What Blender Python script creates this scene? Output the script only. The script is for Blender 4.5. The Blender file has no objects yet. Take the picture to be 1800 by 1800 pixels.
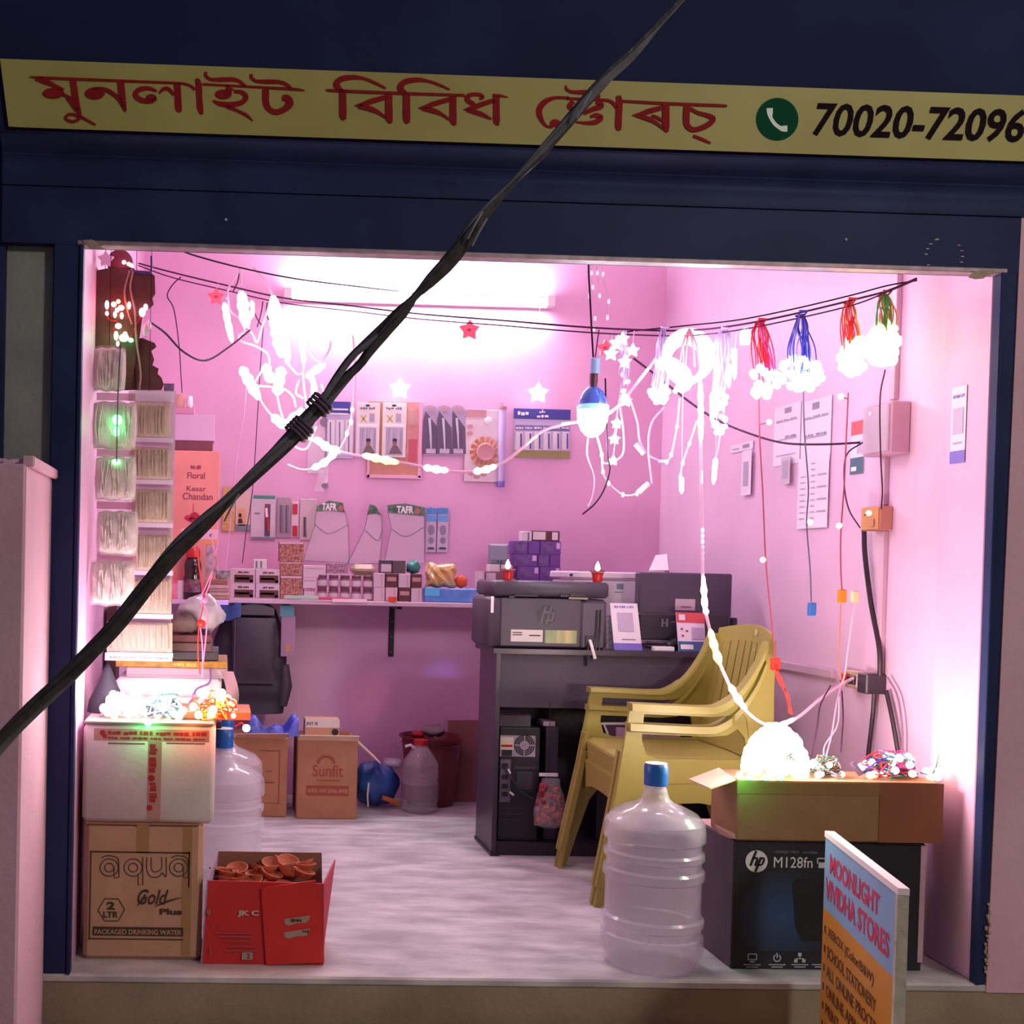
import bpy, bmesh, math, random
from mathutils import Vector, Matrix, Euler
from mathutils.geometry import tessellate_polygon
rnd = random.Random(7)
SC = bpy.context.scene
COL = SC.collection

# ------------------------------------------------------------------ camera
D0 = 3.04                      # camera distance from the shop front (m)
CAMZ = 1.037                   # lens height above the shop floor (m)
YAW, PITCH, ROLL = .032, .0219, .0222
FPX, PPX, PPY = 2100.0, 454.9, 1040.7
CAMP = Vector((0, -D0, CAMZ))
_f = Vector((math.sin(YAW)*math.cos(PITCH), math.cos(YAW)*math.cos(PITCH), -math.sin(PITCH)))
_r = Vector((math.cos(YAW), -math.sin(YAW), 0))
_d = _f.cross(_r)
CR = _r*math.cos(ROLL) - _d*math.sin(ROLL)
CD = _r*math.sin(ROLL) + _d*math.cos(ROLL)
CF = _f
cam = bpy.data.cameras.new('camera')
cam.sensor_width = 36.0
cam.lens = FPX/1800*36
cam.shift_x = (900-PPX)/1800
cam.shift_y = (PPY-900)/1800
cam.clip_start = .05
camo = bpy.data.objects.new('camera', cam)
COL.objects.link(camo)
m3 = Matrix((CR, -CD, -CF)).transposed()
camo.matrix_world = Matrix.Translation(CAMP) @ m3.to_4x4()
SC.camera = camo

# ------------------------------------------------------------------ world, street lamp, exposure
vs = SC.view_settings
vs.view_transform = 'Standard'; vs.look = 'None'; vs.gamma = 1.0; vs.use_curve_mapping = False
vs.exposure = 0.2
w = bpy.data.worlds.new('night_sky'); SC.world = w; w.use_nodes = True
bg = w.node_tree.nodes['Background']
bg.inputs[0].default_value = (.42, .45, .60, 1); bg.inputs[1].default_value = .15
def lamp(name, kind, loc, energy, color=(1, 1, 1), size=.1, aim=None, **kw):
    l = bpy.data.lights.new(name, kind); l.energy = energy; l.color = color
    if kind in ('POINT', 'SPOT'): l.shadow_soft_size = size
    if kind == 'AREA': l.size = size
    for k, v in kw.items(): setattr(l, k, v)
    o = bpy.data.objects.new(name, l); COL.objects.link(o); o.location = loc
    if aim is not None:
        o.rotation_euler = (Vector(aim)-Vector(loc)).to_track_quat('-Z', 'Y').to_euler()
    return o
lamp('street_lamp_light', 'POINT', (3.4, -4.4, 3.6), 320, (1.0, .90, .78), .35)
try:
    SC.cycles.use_denoising = True
    SC.cycles.max_bounces = 12; SC.cycles.diffuse_bounces = 9; SC.cycles.transparent_max_bounces = 16
    SC.cycles.caustics_reflective = False; SC.cycles.caustics_refractive = False
    SC.cycles.sample_clamp_indirect = 6.0
except Exception:
    pass

# ------------------------------------------------------------------ photo point -> world point at depth y
def W(px, py, Y=0.0):
    v = CF + CR*((px-PPX)/FPX) + CD*((py-PPY)/FPX)
    return CAMP + v*((Y+D0)/v.y)
def PM(Y, px=900, py=1000):                       # photo pixels per metre at depth Y
    return 1.0/(W(px+1, py, Y)-W(px, py, Y)).length
def XR(x0, x1, y, Y): return W(x0, y, Y).x, W(x1, y, Y).x
def floor_y(px, py, z=0.0):                       # depth of a photo point lying on height z
    v = CF + CR*((px-PPX)/FPX) + CD*((py-PPY)/FPX)
    return (CAMP + v*((z-CAMZ)/v.z)).y
XL, XRR, H, DB = -.3613, 1.9687, 1.8243, 2.3662   # opening left/right/top, depth of the back wall

# ------------------------------------------------------------------ materials
def lin(h):
    h = h.lstrip('#'); c = [int(h[i:i+2], 16)/255 for i in (0, 2, 4)]
    return tuple(x/12.92 if x <= .04045 else ((x+.055)/1.055)**2.4 for x in c)
_M = {}
def MT(name, hexc, rough=.6, metal=0.0, var=0.0, scale=8.0, hex2=None, bump=0.0, bscale=40.0, alpha=1.0, spec=None, emit=0.0, stretch=None, tr=0.0, coat=0.0):
    if name in _M: return _M[name]
    m = bpy.data.materials.new(name); m.use_nodes = True; _M[name] = m
    nt = m.node_tree; p = nt.nodes['Principled BSDF']; c = lin(hexc)
    p.inputs['Base Color'].default_value = (*c, 1); p.inputs['Roughness'].default_value = rough
    p.inputs['Metallic'].default_value = metal; p.inputs['Alpha'].default_value = alpha
    if spec is not None: p.inputs['Specular IOR Level'].default_value = spec
    if tr: p.inputs['Transmission Weight'].default_value = tr
    if coat: p.inputs['Coat Weight'].default_value = coat
    tc = nt.nodes.new('ShaderNodeTexCoord'); mp = nt.nodes.new('ShaderNodeMapping')
    nt.links.new(tc.outputs['Object'], mp.inputs[0])
    if stretch: mp.inputs['Scale'].default_value = stretch
    n = nt.nodes.new('ShaderNodeTexNoise'); n.inputs['Scale'].default_value = scale; n.inputs['Detail'].default_value = 5
    nt.links.new(mp.outputs[0], n.inputs['Vector'])
    r = nt.nodes.new('ShaderNodeValToRGB'); r.color_ramp.elements[0].position = .35; r.color_ramp.elements[1].position = .68
    v = var if var else .04
    c2 = lin(hex2) if hex2 else tuple(min(1, x*(1+v)) for x in c)
    c1 = c if hex2 else tuple(x*(1-v) for x in c)
    r.color_ramp.elements[0].color = (*c1, 1); r.color_ramp.elements[1].color = (*c2, 1)
    nt.links.new(n.outputs[0], r.inputs[0]); nt.links.new(r.outputs[0], p.inputs['Base Color'])
    if bump:
        b = nt.nodes.new('ShaderNodeBump'); b.inputs['Strength'].default_value = bump; b.inputs['Distance'].default_value = .01
        n2 = nt.nodes.new('ShaderNodeTexNoise'); n2.inputs['Scale'].default_value = bscale; n2.inputs['Detail'].default_value = 4
        nt.links.new(mp.outputs[0], n2.inputs['Vector']); nt.links.new(n2.outputs[0], b.inputs['Height']); nt.links.new(b.outputs[0], p.inputs['Normal'])
    if emit:
        p.inputs['Emission Color'].default_value = (*c, 1); p.inputs['Emission Strength'].default_value = emit
    return m
def EM(name, rgb, strength, sample=False):
    if name in _M: return _M[name]
    m = bpy.data.materials.new(name); m.use_nodes = True; _M[name] = m
    p = m.node_tree.nodes['Principled BSDF']
    p.inputs['Base Color'].default_value = (.6, .6, .6, 1)
    p.inputs['Emission Color'].default_value = (*rgb, 1); p.inputs['Emission Strength'].default_value = strength
    try: m.cycles.emission_sampling = 'AUTO' if sample else 'NONE'
    except Exception: pass
    return m

# ------------------------------------------------------------------ geometry collector
class G:
    def __init__(s): s.v = []; s.f = []
    def add(s, vs, fs):
        o = len(s.v); s.v += [Vector(a) for a in vs]; s.f += [tuple(i+o for i in f) for f in fs]; return s
    def box(s, x0, y0, z0, x1, y1, z1, b=.0):
        if x0 > x1: x0, x1 = x1, x0
        if y0 > y1: y0, y1 = y1, y0
        if z0 > z1: z0, z1 = z1, z0
        b = min(b, (x1-x0)*.4, (y1-y0)*.4, (z1-z0)*.4)
        if b <= 0:
            return s.add([(x, y, z) for x in (x0, x1) for y in (y0, y1) for z in (z0, z1)],
                         [(0, 1, 3, 2), (4, 6, 7, 5), (0, 4, 5, 1), (2, 3, 7, 6), (0, 2, 6, 4), (1, 5, 7, 3)])
        vs = []; ix = {}
        X = (x0, x1); Y = (y0, y1); Z = (z0, z1)
        for i in (0, 1):
            for j in (0, 1):
                for k in (0, 1):
                    sx, sy, sz = (1-2*i)*b, (1-2*j)*b, (1-2*k)*b
                    for a in range(3):
                        p = [X[i]+sx, Y[j]+sy, Z[k]+sz]; p[a] = (X[i], Y[j], Z[k])[a]
                        ix[i, j, k, a] = len(vs); vs.append(p)
        fs = []
        for a in range(3):
            for e in (0, 1):
                q = []
                for (u, v_) in ((0, 0), (1, 0), (1, 1), (0, 1)):
                    t = [u, v_]; t.insert(a, e); q.append(ix[t[0], t[1], t[2], a])
                fs.append(tuple(q))
        for a in range(3):
            o1, o2 = [t for t in range(3) if t != a]
            for u in (0, 1):
                for v_ in (0, 1):
                    t0 = [0, 0, 0]; t0[o1] = u; t0[o2] = v_; t1 = list(t0); t1[a] = 1
                    fs.append((ix[(*t0, o1)], ix[(*t1, o1)], ix[(*t1, o2)], ix[(*t0, o2)]))
        for i in (0, 1):
            for j in (0, 1):
                for k in (0, 1): fs.append((ix[i, j, k, 0], ix[i, j, k, 1], ix[i, j, k, 2]))
        return s.add(vs, fs)
    def xf(s, m):
        s.v = [m @ a for a in s.v]; return s
    def put(s, g, m=None):
        return s.add([m @ a for a in g.v] if m else g.v, g.f)
    def tube(s, pts, r, n=8, caps=True, squash=1.0):
        pts = [Vector(p) for p in pts]; N = len(pts)
        rs = r if isinstance(r, (list, tuple)) else [r]*N
        vs = []; prev = None
        for i, p in enumerate(pts):
            t = (pts[min(i+1, N-1)]-pts[max(i-1, 0)])
            if t.length < 1e-9: t = Vector((0, 0, 1))
            t.normalize()
            if prev is None:
                a = t.cross(Vector((0, 1, 0)))
                if a.length < .1: a = t.cross(Vector((1, 0, 0)))
            else:
                a = prev - t*prev.dot(t)
                if a.length < 1e-6: a = t.orthogonal()
            a.normalize(); prev = a; b = t.cross(a)
            for k in range(n):
                an = 2*math.pi*k/n
                vs.append(p + a*(math.cos(an)*rs[i]) + b*(math.sin(an)*rs[i]*squash))
        fs = [(i*n+k, i*n+(k+1) % n, (i+1)*n+(k+1) % n, (i+1)*n+k) for i in range(N-1) for k in range(n)]
        if caps: fs += [tuple(range(n)), tuple((N-1)*n+k for k in range(n))]
        return s.add(vs, fs)
    def lathe(s, prof, c=(0, 0, 0), n=24, sx=1.0, sy=1.0):
        c = Vector(c); vs = []; N = len(prof)
        for (r, z) in prof:
            for k in range(n):
                an = 2*math.pi*k/n; vs.append(c+Vector((math.cos(an)*r*sx, math.sin(an)*r*sy, z)))
        fs = [(i*n+k, i*n+(k+1) % n, (i+1)*n+(k+1) % n, (i+1)*n+k) for i in range(N-1) for k in range(n)]
        if prof[0][0] > 1e-5: fs.append(tuple(range(n)))
        if prof[-1][0] > 1e-5: fs.append(tuple((N-1)*n+k for k in range(n)))
        return s.add(vs, fs)
    def ball(s, c, r, n=10, m=7):
        c = Vector(c); r = r if isinstance(r, (tuple, list)) else (r, r, r)
        vs = [c+Vector((0, 0, r[2]))]
        for i in range(1, m):
            t = math.pi*i/m
            for k in range(n):
                a = 2*math.pi*k/n
                vs.append(c+Vector((r[0]*math.sin(t)*math.cos(a), r[1]*math.sin(t)*math.sin(a), r[2]*math.cos(t))))
        vs.append(c-Vector((0, 0, r[2]))); L = len(vs)-1
        fs = [(0, 1+k, 1+(k+1) % n) for k in range(n)]
        for i in range(m-2):
            fs += [(1+i*n+k, 1+(i+1)*n+k, 1+(i+1)*n+(k+1) % n, 1+i*n+(k+1) % n) for k in range(n)]
        fs += [(L, 1+(m-2)*n+(k+1) % n, 1+(m-2)*n+k) for k in range(n)]
        return s.add(vs, fs)
    def plate(s, outline, f0, f1, holes=()):
        loops = [list(outline)]+[list(h) for h in holes]
        tri = tessellate_polygon([[Vector((a, b, 0)) for a, b in l] for l in loops])
        flat = [p for l in loops for p in l]; n = len(flat)
        vs = [f0(*p) for p in flat]+[f1(*p) for p in flat]
        fs = [tuple(t) for t in tri]+[tuple(i+n for i in reversed(t)) for t in tri]
        o = 0
        for l in loops:
            L = len(l)
            fs += [(o+i, o+(i+1) % L, n+o+(i+1) % L, n+o+i) for i in range(L)]; o += L
        return s.add(vs, fs)
    def xz(s, outline, y0, y1, holes=()):
        return s.plate(outline, lambda a, b: (a, y0, b), lambda a, b: (a, y1, b), holes)
    def grid(s, fn, nu, nv, back=None):
        vs = [Vector(fn(i/nu, j/nv)) for i in range(nu+1) for j in range(nv+1)]
        q = lambda i, j: i*(nv+1)+j
        fs = [(q(i, j), q(i+1, j), q(i+1, j+1), q(i, j+1)) for i in range(nu) for j in range(nv)]
        if back is None: return s.add(vs, fs)
        n = len(vs); vs = vs+[Vector(back(i/nu, j/nv)) for i in range(nu+1) for j in range(nv+1)]
        fs += [tuple(n+a for a in reversed(f)) for f in fs]
        rim = [q(i, 0) for i in range(nu+1)]+[q(nu, j) for j in range(1, nv+1)]+[q(i, nv) for i in range(nu-1, -1, -1)]+[q(0, j) for j in range(nv-1, 0, -1)]
        fs += [(rim[k], rim[(k+1) % len(rim)], n+rim[(k+1) % len(rim)], n+rim[k]) for k in range(len(rim))]
        return s.add(vs, fs)
def B(*a, b=.0): return G().box(*a, b=b)

ORG = {}
def mesh_of(name, g, mat, smooth):
    me = bpy.data.meshes.new(name)
    me.from_pydata([tuple(a) for a in g.v], [], g.f)
    bm = bmesh.new(); bm.from_mesh(me)
    bmesh.ops.recalc_face_normals(bm, faces=bm.faces); bm.to_mesh(me); bm.free()
    if mat: me.materials.append(mat)
    if smooth:
        me.polygons.foreach_set('use_smooth', [True]*len(me.polygons))
        try: me.set_sharp_from_angle(angle=math.radians(40 if smooth is True else smooth))
        except Exception: pass
    me.update()
    return me
def tag(o, label=None, cat=None, group=None, kind=None):
    if label: o['label'] = label
    if cat: o['category'] = cat
    if group: o['group'] = group
    if kind: o['kind'] = kind
    return o
def thing(name, label, cat, loc=(0, 0, 0), group=None, rz=0.0, kind=None):
    o = bpy.data.objects.new(name, None); o.empty_display_size = .05
    COL.objects.link(o); o.location = loc; o.rotation_euler = (0, 0, rz); ORG[o.name] = Vector(loc)
    return tag(o, label, cat, group, kind)
def part(name, g, mat, parent, smooth=False, local=False, label=None, kind=None):
    o0 = ORG.get(parent.name, Vector())
    if not local: g = G().add([a-o0 for a in g.v], g.f)
    me = mesh_of(name, g, mat, smooth)
    o = bpy.data.objects.new(name, me); COL.objects.link(o); o.parent = parent
    ORG[o.name] = Vector() if local else o0
    return tag(o, label, None, None, kind)
def single(name, label, cat, g, mat, group=None, smooth=False, kind=None, loc=None):
    if loc is None:
        xs = [a.x for a in g.v]; ys = [a.y for a in g.v]; zs = [a.z for a in g.v]
        loc = Vector(((min(xs)+max(xs))/2, (min(ys)+max(ys))/2, min(zs)))
    loc = Vector(loc)
    me = mesh_of(name, G().add([a-loc for a in g.v], g.f), mat, smooth)
    o = bpy.data.objects.new(name, me); COL.objects.link(o); o.location = loc; ORG[o.name] = loc
    return tag(o, label, cat, group, kind)
def struct(name, g, mat, smooth=False, parent=None):
    if parent: return part(name, g, mat, parent, smooth)
    o = single(name, None, None, g, mat, None, smooth, 'structure', loc=(0, 0, 0)); return o
def dup(root, loc=None, rz=None, label=None, off=None):
    r = root.copy(); COL.objects.link(r)
    if loc is not None: r.location = loc
    if off is not None: r.location = Vector(root.location)+Vector(off)
    if rz is not None: r.rotation_euler = (0, 0, rz)
    if label: r['label'] = label
    for ch in list(root.children):
        c = ch.copy(); COL.objects.link(c); c.parent = r
        for g in list(ch.children):
            d = g.copy(); COL.objects.link(d); d.parent = c
    ORG[r.name] = Vector(r.location)
    return r

# ------------------------------------------------------------------ lettering
_T = {}
def text_geo(s, bold=0.0, shear=0.0, sp=1.0):
    k = (s, bold, shear, sp)
    if k in _T: return _T[k]
    c = bpy.data.curves.new('t', 'FONT'); c.body = s; c.size = 1; c.offset = bold; c.shear = shear; c.space_character = sp
    c.resolution_u = 3; c.fill_mode = 'FRONT'
    o = bpy.data.objects.new('t', c); COL.objects.link(o)
    dg = bpy.context.evaluated_depsgraph_get(); e = o.evaluated_get(dg); me = e.to_mesh()
    vs = [(v.co.x, v.co.y) for v in me.vertices]; fs = [tuple(p.vertices) for p in me.polygons]
    e.to_mesh_clear(); bpy.data.objects.remove(o); bpy.data.curves.remove(c)
    xs = [a for a, b in vs]; ys = [b for a, b in vs]
    x0, x1, y0, y1 = min(xs), max(xs), min(ys), max(ys)
    _T[k] = ([((a-x0)/(x1-x0), (b-y0)/(y1-y0)) for a, b in vs], fs)
    return _T[k]
def text_on(parent, s, fn, mat, bold=.0, shear=0.0, sp=1.0, name='lettering', label=None, local=False):
    """fn(u, v) -> point, u 0..1 along the line, v 0..1 upwards"""
    vs, fs = text_geo(s, bold, shear, sp)
    g = G().add([fn(a, b) for a, b in vs], fs)
    return part(name, g, mat, parent, label=label, local=local)
def ptext(parent, s, x0, y0, x1, y1, Y, mat, bold=.0, shear=0.0, sp=1.0, name='lettering', label=None):
    a = W(x0, y1, Y); b = W(x1, y1, Y); t = W(x0, y0, Y)
    return text_on(parent, s, lambda u, v: (a.x+(b.x-a.x)*u, Y, a.z+(t.z-a.z)*v - 0.0), mat, bold, shear, sp, name, label)
def marks_on(parent, fn, mat, n=3, seed=1):
    """a line of print too small to read: short broken dashes; fn as in text_on"""
    R = random.Random(seed); g = G(); u = 0.0
    wd = [R.uniform(.6, 1.6) for _ in range(n*3)]; s = sum(wd)+.9*(n-1)+.25*2*n
    for k, w_ in enumerate(wd):
        a = u; b = u+w_/s; u = b+(.9 if k % 3 == 2 else .25)/s; v0 = R.uniform(0, .2); v1 = R.uniform(.7, 1)
        b = min(b, 1); g.add([fn(a, v0), fn(b, v0), fn(b, v1), fn(a, v1)], [(0, 1, 2, 3)])
    return part('small_print', g, mat, parent)
def pmarks(parent, x0, y0, x1, y1, Y, mat, n=3, seed=1):
    a = W(x0, y1, Y); b = W(x1, y1, Y); t = W(x0, y0, Y)
    return marks_on(parent, lambda u, v: (a.x+(b.x-a.x)*u, Y, a.z+(t.z-a.z)*v), mat, n, seed)
def pb(x0, y0, x1, y1, Y, dep, b=.002, z0=None, z1=None):
    """a box whose front face covers a photo rectangle at depth Y"""
    xm = (x0+x1)/2; ym = (y0+y1)/2
    X0 = W(x0, ym, Y).x; X1 = W(x1, ym, Y).x
    if z0 is None: z0 = W(xm, y1, Y).z
    if z1 is None: z1 = W(xm, y0, Y).z
    return G().box(X0, Y, z0, X1, Y+dep, z1, b)
def prect(parent, name, x0, y0, x1, y1, Y, mat, t=.001, label=None):
    return part(name, pb(x0, y0, x1, y1, Y-t, t, 0), mat, parent, label=label)
def cr(pts, n=6):
    """Catmull-Rom through tuples of any length"""
    P = [tuple(p) for p in pts]; out = []
    if len(P) < 3 or n < 2: return P
    Q = [tuple(2*a-b for a, b in zip(P[0], P[1]))]+P+[tuple(2*a-b for a, b in zip(P[-1], P[-2]))]
    for i in range(1, len(Q)-2):
        for k in range(n):
            t = k/n
            out.append(tuple(.5*((2*b)+(-a+c)*t+(2*a-5*b+4*c-d)*t*t+(-a+3*b-3*c+d)*t**3) for a, b, c, d in zip(Q[i-1], Q[i], Q[i+1], Q[i+2])))
    out.append(P[-1]); return out
def PL(pts, Y=None, n=5):
    """photo polyline -> smooth world polyline; each point (x, y) or (x, y, Y)"""
    q = [(p[0], p[1], p[2] if len(p) > 2 else Y) for p in pts]
    return [W(a, b, c) for a, b, c in cr(q, n)]
def ribbon(pts, n=7, close=False):
    """brush stroke: list of (x, y, width) in photo pixels -> 2-D outline strip"""
    q = cr(pts, n); L = []; R = []
    for i, (x, y, wd) in enumerate(q):
        a = q[max(i-1, 0)]; b = q[min(i+1, len(q)-1)]
        dx, dy = b[0]-a[0], b[1]-a[1]; l = math.hypot(dx, dy) or 1
        nx, ny = -dy/l*wd/2, dx/l*wd/2
        L.append((x+nx, y+ny)); R.append((x-nx, y-ny))
    return L, R
def strokes(g, lst, Y, t=.0006, n=7):
    for st in lst:
        L, R = ribbon(st, n); N = len(L)
        g.add([W(*p, Y) for p in L]+[W(*p, Y) for p in R], [(i, i+1, N+i+1, N+i) for i in range(N-1)])
def ell(g, cx, cy, rx, ry, Y, n=20, rot=0.0):
    p = []
    for k in range(n):
        a = 2*math.pi*k/n; x, y = rx*math.cos(a), ry*math.sin(a)
        p.append(W(cx+x*math.cos(rot)-y*math.sin(rot), cy+x*math.sin(rot)+y*math.cos(rot), Y))
    g.add(p, [tuple(range(n))])
def YW(x):                                        # depth of the long hanging wire where it crosses photo column x
    s = .6+(x-235)*(.328/1375); return D0*(1/s-1)
# ================================================================== SETTING
PINK = MT('pink_wall_paint', '#dcaacc', .55, var=.05, scale=3, bump=.05, bscale=60)
PINKR = MT('pink_wall_paint_lit', '#d8b2cf', .5, var=.05, scale=3, bump=.05, bscale=60)  # paler copy of the wall pink: the right wall's direct light in the colour
NAVY = MT('navy_shutter_paint', '#2b3258', .5, var=.18, scale=4, bump=.04, bscale=14, spec=.08)
NAVYD = MT('dark_frame_paint', '#22263f', .35, var=.2, scale=6)
CONC = MT('grey_screed', '#a49fa2', .42, scale=5, hex2='#d6d2d2', bump=.12, bscale=30, stretch=(1, 2.4, 1))
PLINTH = MT('plinth_cement', '#8a7a66', .85, scale=4, hex2='#a3927c', bump=.3, bscale=50)
GREYW = MT('grey_outer_plaster', '#85878a', .9, scale=5, hex2='#969790', bump=.3, bscale=40)
PIERP = MT('pink_outer_plaster', '#d2a3b8', .8, scale=4, hex2='#dcb0c2', bump=.2, bscale=50)
RUST = MT('bare_steel_edge', '#a08a94', .5, metal=.3, var=.2, scale=30)
PLAS = MT('bare_plaster', '#b39a8c', .9, var=.15, scale=30, bump=.4)

struct('floor', B(-.9, -.045, -.022, 2.7, DB, 0, b=.005), CONC)
struct('floor_plinth', B(-2.2, -.043, -.45, 3.2, 2.5, -.022), PLINTH)
struct('floor_step', B(-.40, -.55, -.45, 3.2, -.03, -.122, b=.01), PLINTH)
struct('ground', B(-8, -9, -.6, 9, -.03, -.40), PLINTH)
struct('wall_back', B(XL-.2, DB, -.02, XRR+.3, DB+.12, 2.72), PINK)
struct('wall_left', B(XL-.15, .19, -.02, XL-.012, DB, 2.72), PINK)
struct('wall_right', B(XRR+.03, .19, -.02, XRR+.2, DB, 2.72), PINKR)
struct('ceiling', B(XL-.2, .02, 2.66, XRR+.3, DB+.1, 2.78), MT('ceiling_white', '#e6d7e2', .8, var=.03))
struct('trim_1', B(XL-.06, -.012, 0, XL, .19, 2.66, b=.004), PINK)            # left reveal of the opening
struct('trim_2', B(XRR, -.012, 0, XRR+.06, .19, 2.66, b=.004), MT('pink_reveal_led_tint', '#dcaacb', .5, var=.05, scale=3))         # right reveal; its stronger pink stands in for pink LED light
# steel jambs of the shutter
jl = W(92, 600, -.03).x; jr = W(1785, 600, -.03).x
g = G().box(jl, -.045, -.0, XL-.006, -.010, H+.01, b=.004); g.box(XL-.006, -.05, 0.0, XL+.004, -.018, H, b=.002)
struct('door_frame_left', g, NAVY)
jb = W(1731, 1710, -.045).x; jt = W(1788, 480, -.045).x
g = G().xz([(XRR+.008, .0), (jb, .0), (jt, H+.01), (XRR+.008, H+.01)], -.045, -.010); g.box(XRR-.004, -.05, 0, XRR+.008, -.018, H, b=.002)
struct('door_frame_right', g, NAVY)
# upper front wall, outer walls and the low pier on the left
struct('wall_front', B(-2.4, -.01, H+.012, 3.4, .02, 4.2), PINK)
zt = W(50, 268, -.01).z
struct('wall_front_left', B(W(8, 600, -.01).x, -.012, -.4, jl+.002, .1, zt, b=.003), GREYW)
struct('wall_outer_left', B(-2.4, -.03, -.4, W(9, 600, -.01).x, .1, 4.0), NAVY)
pierx = W(95, 900, 0).x
zp = W(70, 830, -.2).z
struct('wall_pier', B(-1.6, -.44, -.45, pierx, .0, zp, b=.006), PIERP)
gp = G()
for k in range(26):
    x = -.66+(pierx+.66)*k/25; h = rnd.uniform(.004, .02)
    gp.box(x-.014, -.43+rnd.uniform(0, .1), zp-.005, x+.014, -.02, zp+h, b=.004)
struct('trim_3', gp, PIERP)                                                # ragged broken plaster on the pier
zw = W(1760, 1746, -.05).z; zk_ = W(1795, 345, -.03).z
struct('wall_front_right', G().xz([(jb+.004, zw), (3.4, zw), (3.4, zk_), (jt+.006, zk_), (jt+.003, H)], -.047, .1), PIERP)
gr = G()
for k in range(18):
    y = 1590+k*7; x = W(1733+(1710-y)*.047, y, -.05).x
    gr.ball((x+rnd.uniform(-.004, .006), -.048, W(1730, y, -.05).z), (rnd.uniform(.002, .006), .004, rnd.uniform(.004, .008)), 6, 4)
struct('trim_4', gr, PLAS)                                                 # crumbled plaster beside the right jamb

# ------------------------------------------------------------------ rolled shutter box over the opening
sb = thing('shutter_box', 'dark navy rolling shutter box above the lit shop opening', 'shutter', (.8, -.03, H))
zb = W(900, 262, -.10).z                                                   # just under the banner
prof = [(-.046, H-.0), (-.046, H+.05), (-.047, H+.18), (-.052, zb-.11), (-.056, zb-.075), (-.052, zb-.068), (-.056, zb-.045), (-.062, zb-.040), (-.058, zb-.034), (-.085, zb-.008), (-.096, zb)]
g = G(); xs = [-.56+ (3.2+.56)*i/24 for i in range(25)]
N = len(prof)
vs = [(x, y, z) for x in xs for (y, z) in prof]+[(x, .0, z) for x in xs for (y, z) in prof]
off = len(xs)*N
fs = []
for i in range(24):
    for j in range(N-1):
        a = i*N+j; fs.append((a, a+1, a+N+1, a+N)); fs.append((off+a, off+a+N, off+a+N+1, off+a+1))
for i in range(24):
    fs.append((i*N, (i+1)*N, off+(i+1)*N, off+i*N)); fs.append((i*N+N-1, off+i*N+N-1, off+(i+1)*N+N-1, (i+1)*N+N-1))
for j in range(N-1):
    fs.append((j, off+j, off+j+1, j+1)); a = 24*N+j; fs.append((a, a+1, off+a+1, off+a))
g.add(vs, fs)
part('hood_sheet', g, NAVY, sb, smooth=60)
part('fascia_sheet', B(-2.2, -.10, zb, 3.3, -.0, 4.0, b=.003), MT('navy_fascia', '#20264a', .75, var=.2, scale=3, spec=.12), sb)
part('edge_angle', B(XL-.012, -.050, H-.002, XRR+.012, -.012, H+.010, b=.002), RUST, sb)
for (cx, cy, pts) in ((170, 430, [(-25, -8), (-8, -9), (2, -4), (5, 2), (14, 8), (6, 9), (-12, 7), (-20, 0)]),
                      (1728, 482, [(-26, 6), (-22, 0), (-8, -7), (6, -6), (22, -8), (18, 0), (8, 3), (0, 8), (-14, 9)])):
    g = G().plate([(cx+a, cy+b) for a, b in pts], lambda a, b: W(a, b, -.053), lambda a, b: W(a, b, -.044))
    part('bare_patch', g, PLAS, sb, label='chipped corner showing bare plaster')
for (x, y) in ((397, 386), (1487, 421)):
    c = W(x, y, -.048); part('screw', G().ball(c, (.004, .003, .004), 8, 6), MT('bright_screw', '#e8ecf5', .2, metal=.6), sb)
# scratched ring of dots in the paint
g = G()
for k in range(11):
    a = rnd.uniform(0, 6.28); c = W(1660+math.cos(a)*32, 450+math.sin(a)*32, -.0475)
    g.box(c.x-.004, c.y, c.z-.001, c.x+.004, c.y+.004, c.z+.001)
part('scratch_marks', g, RUST, sb)

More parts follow.
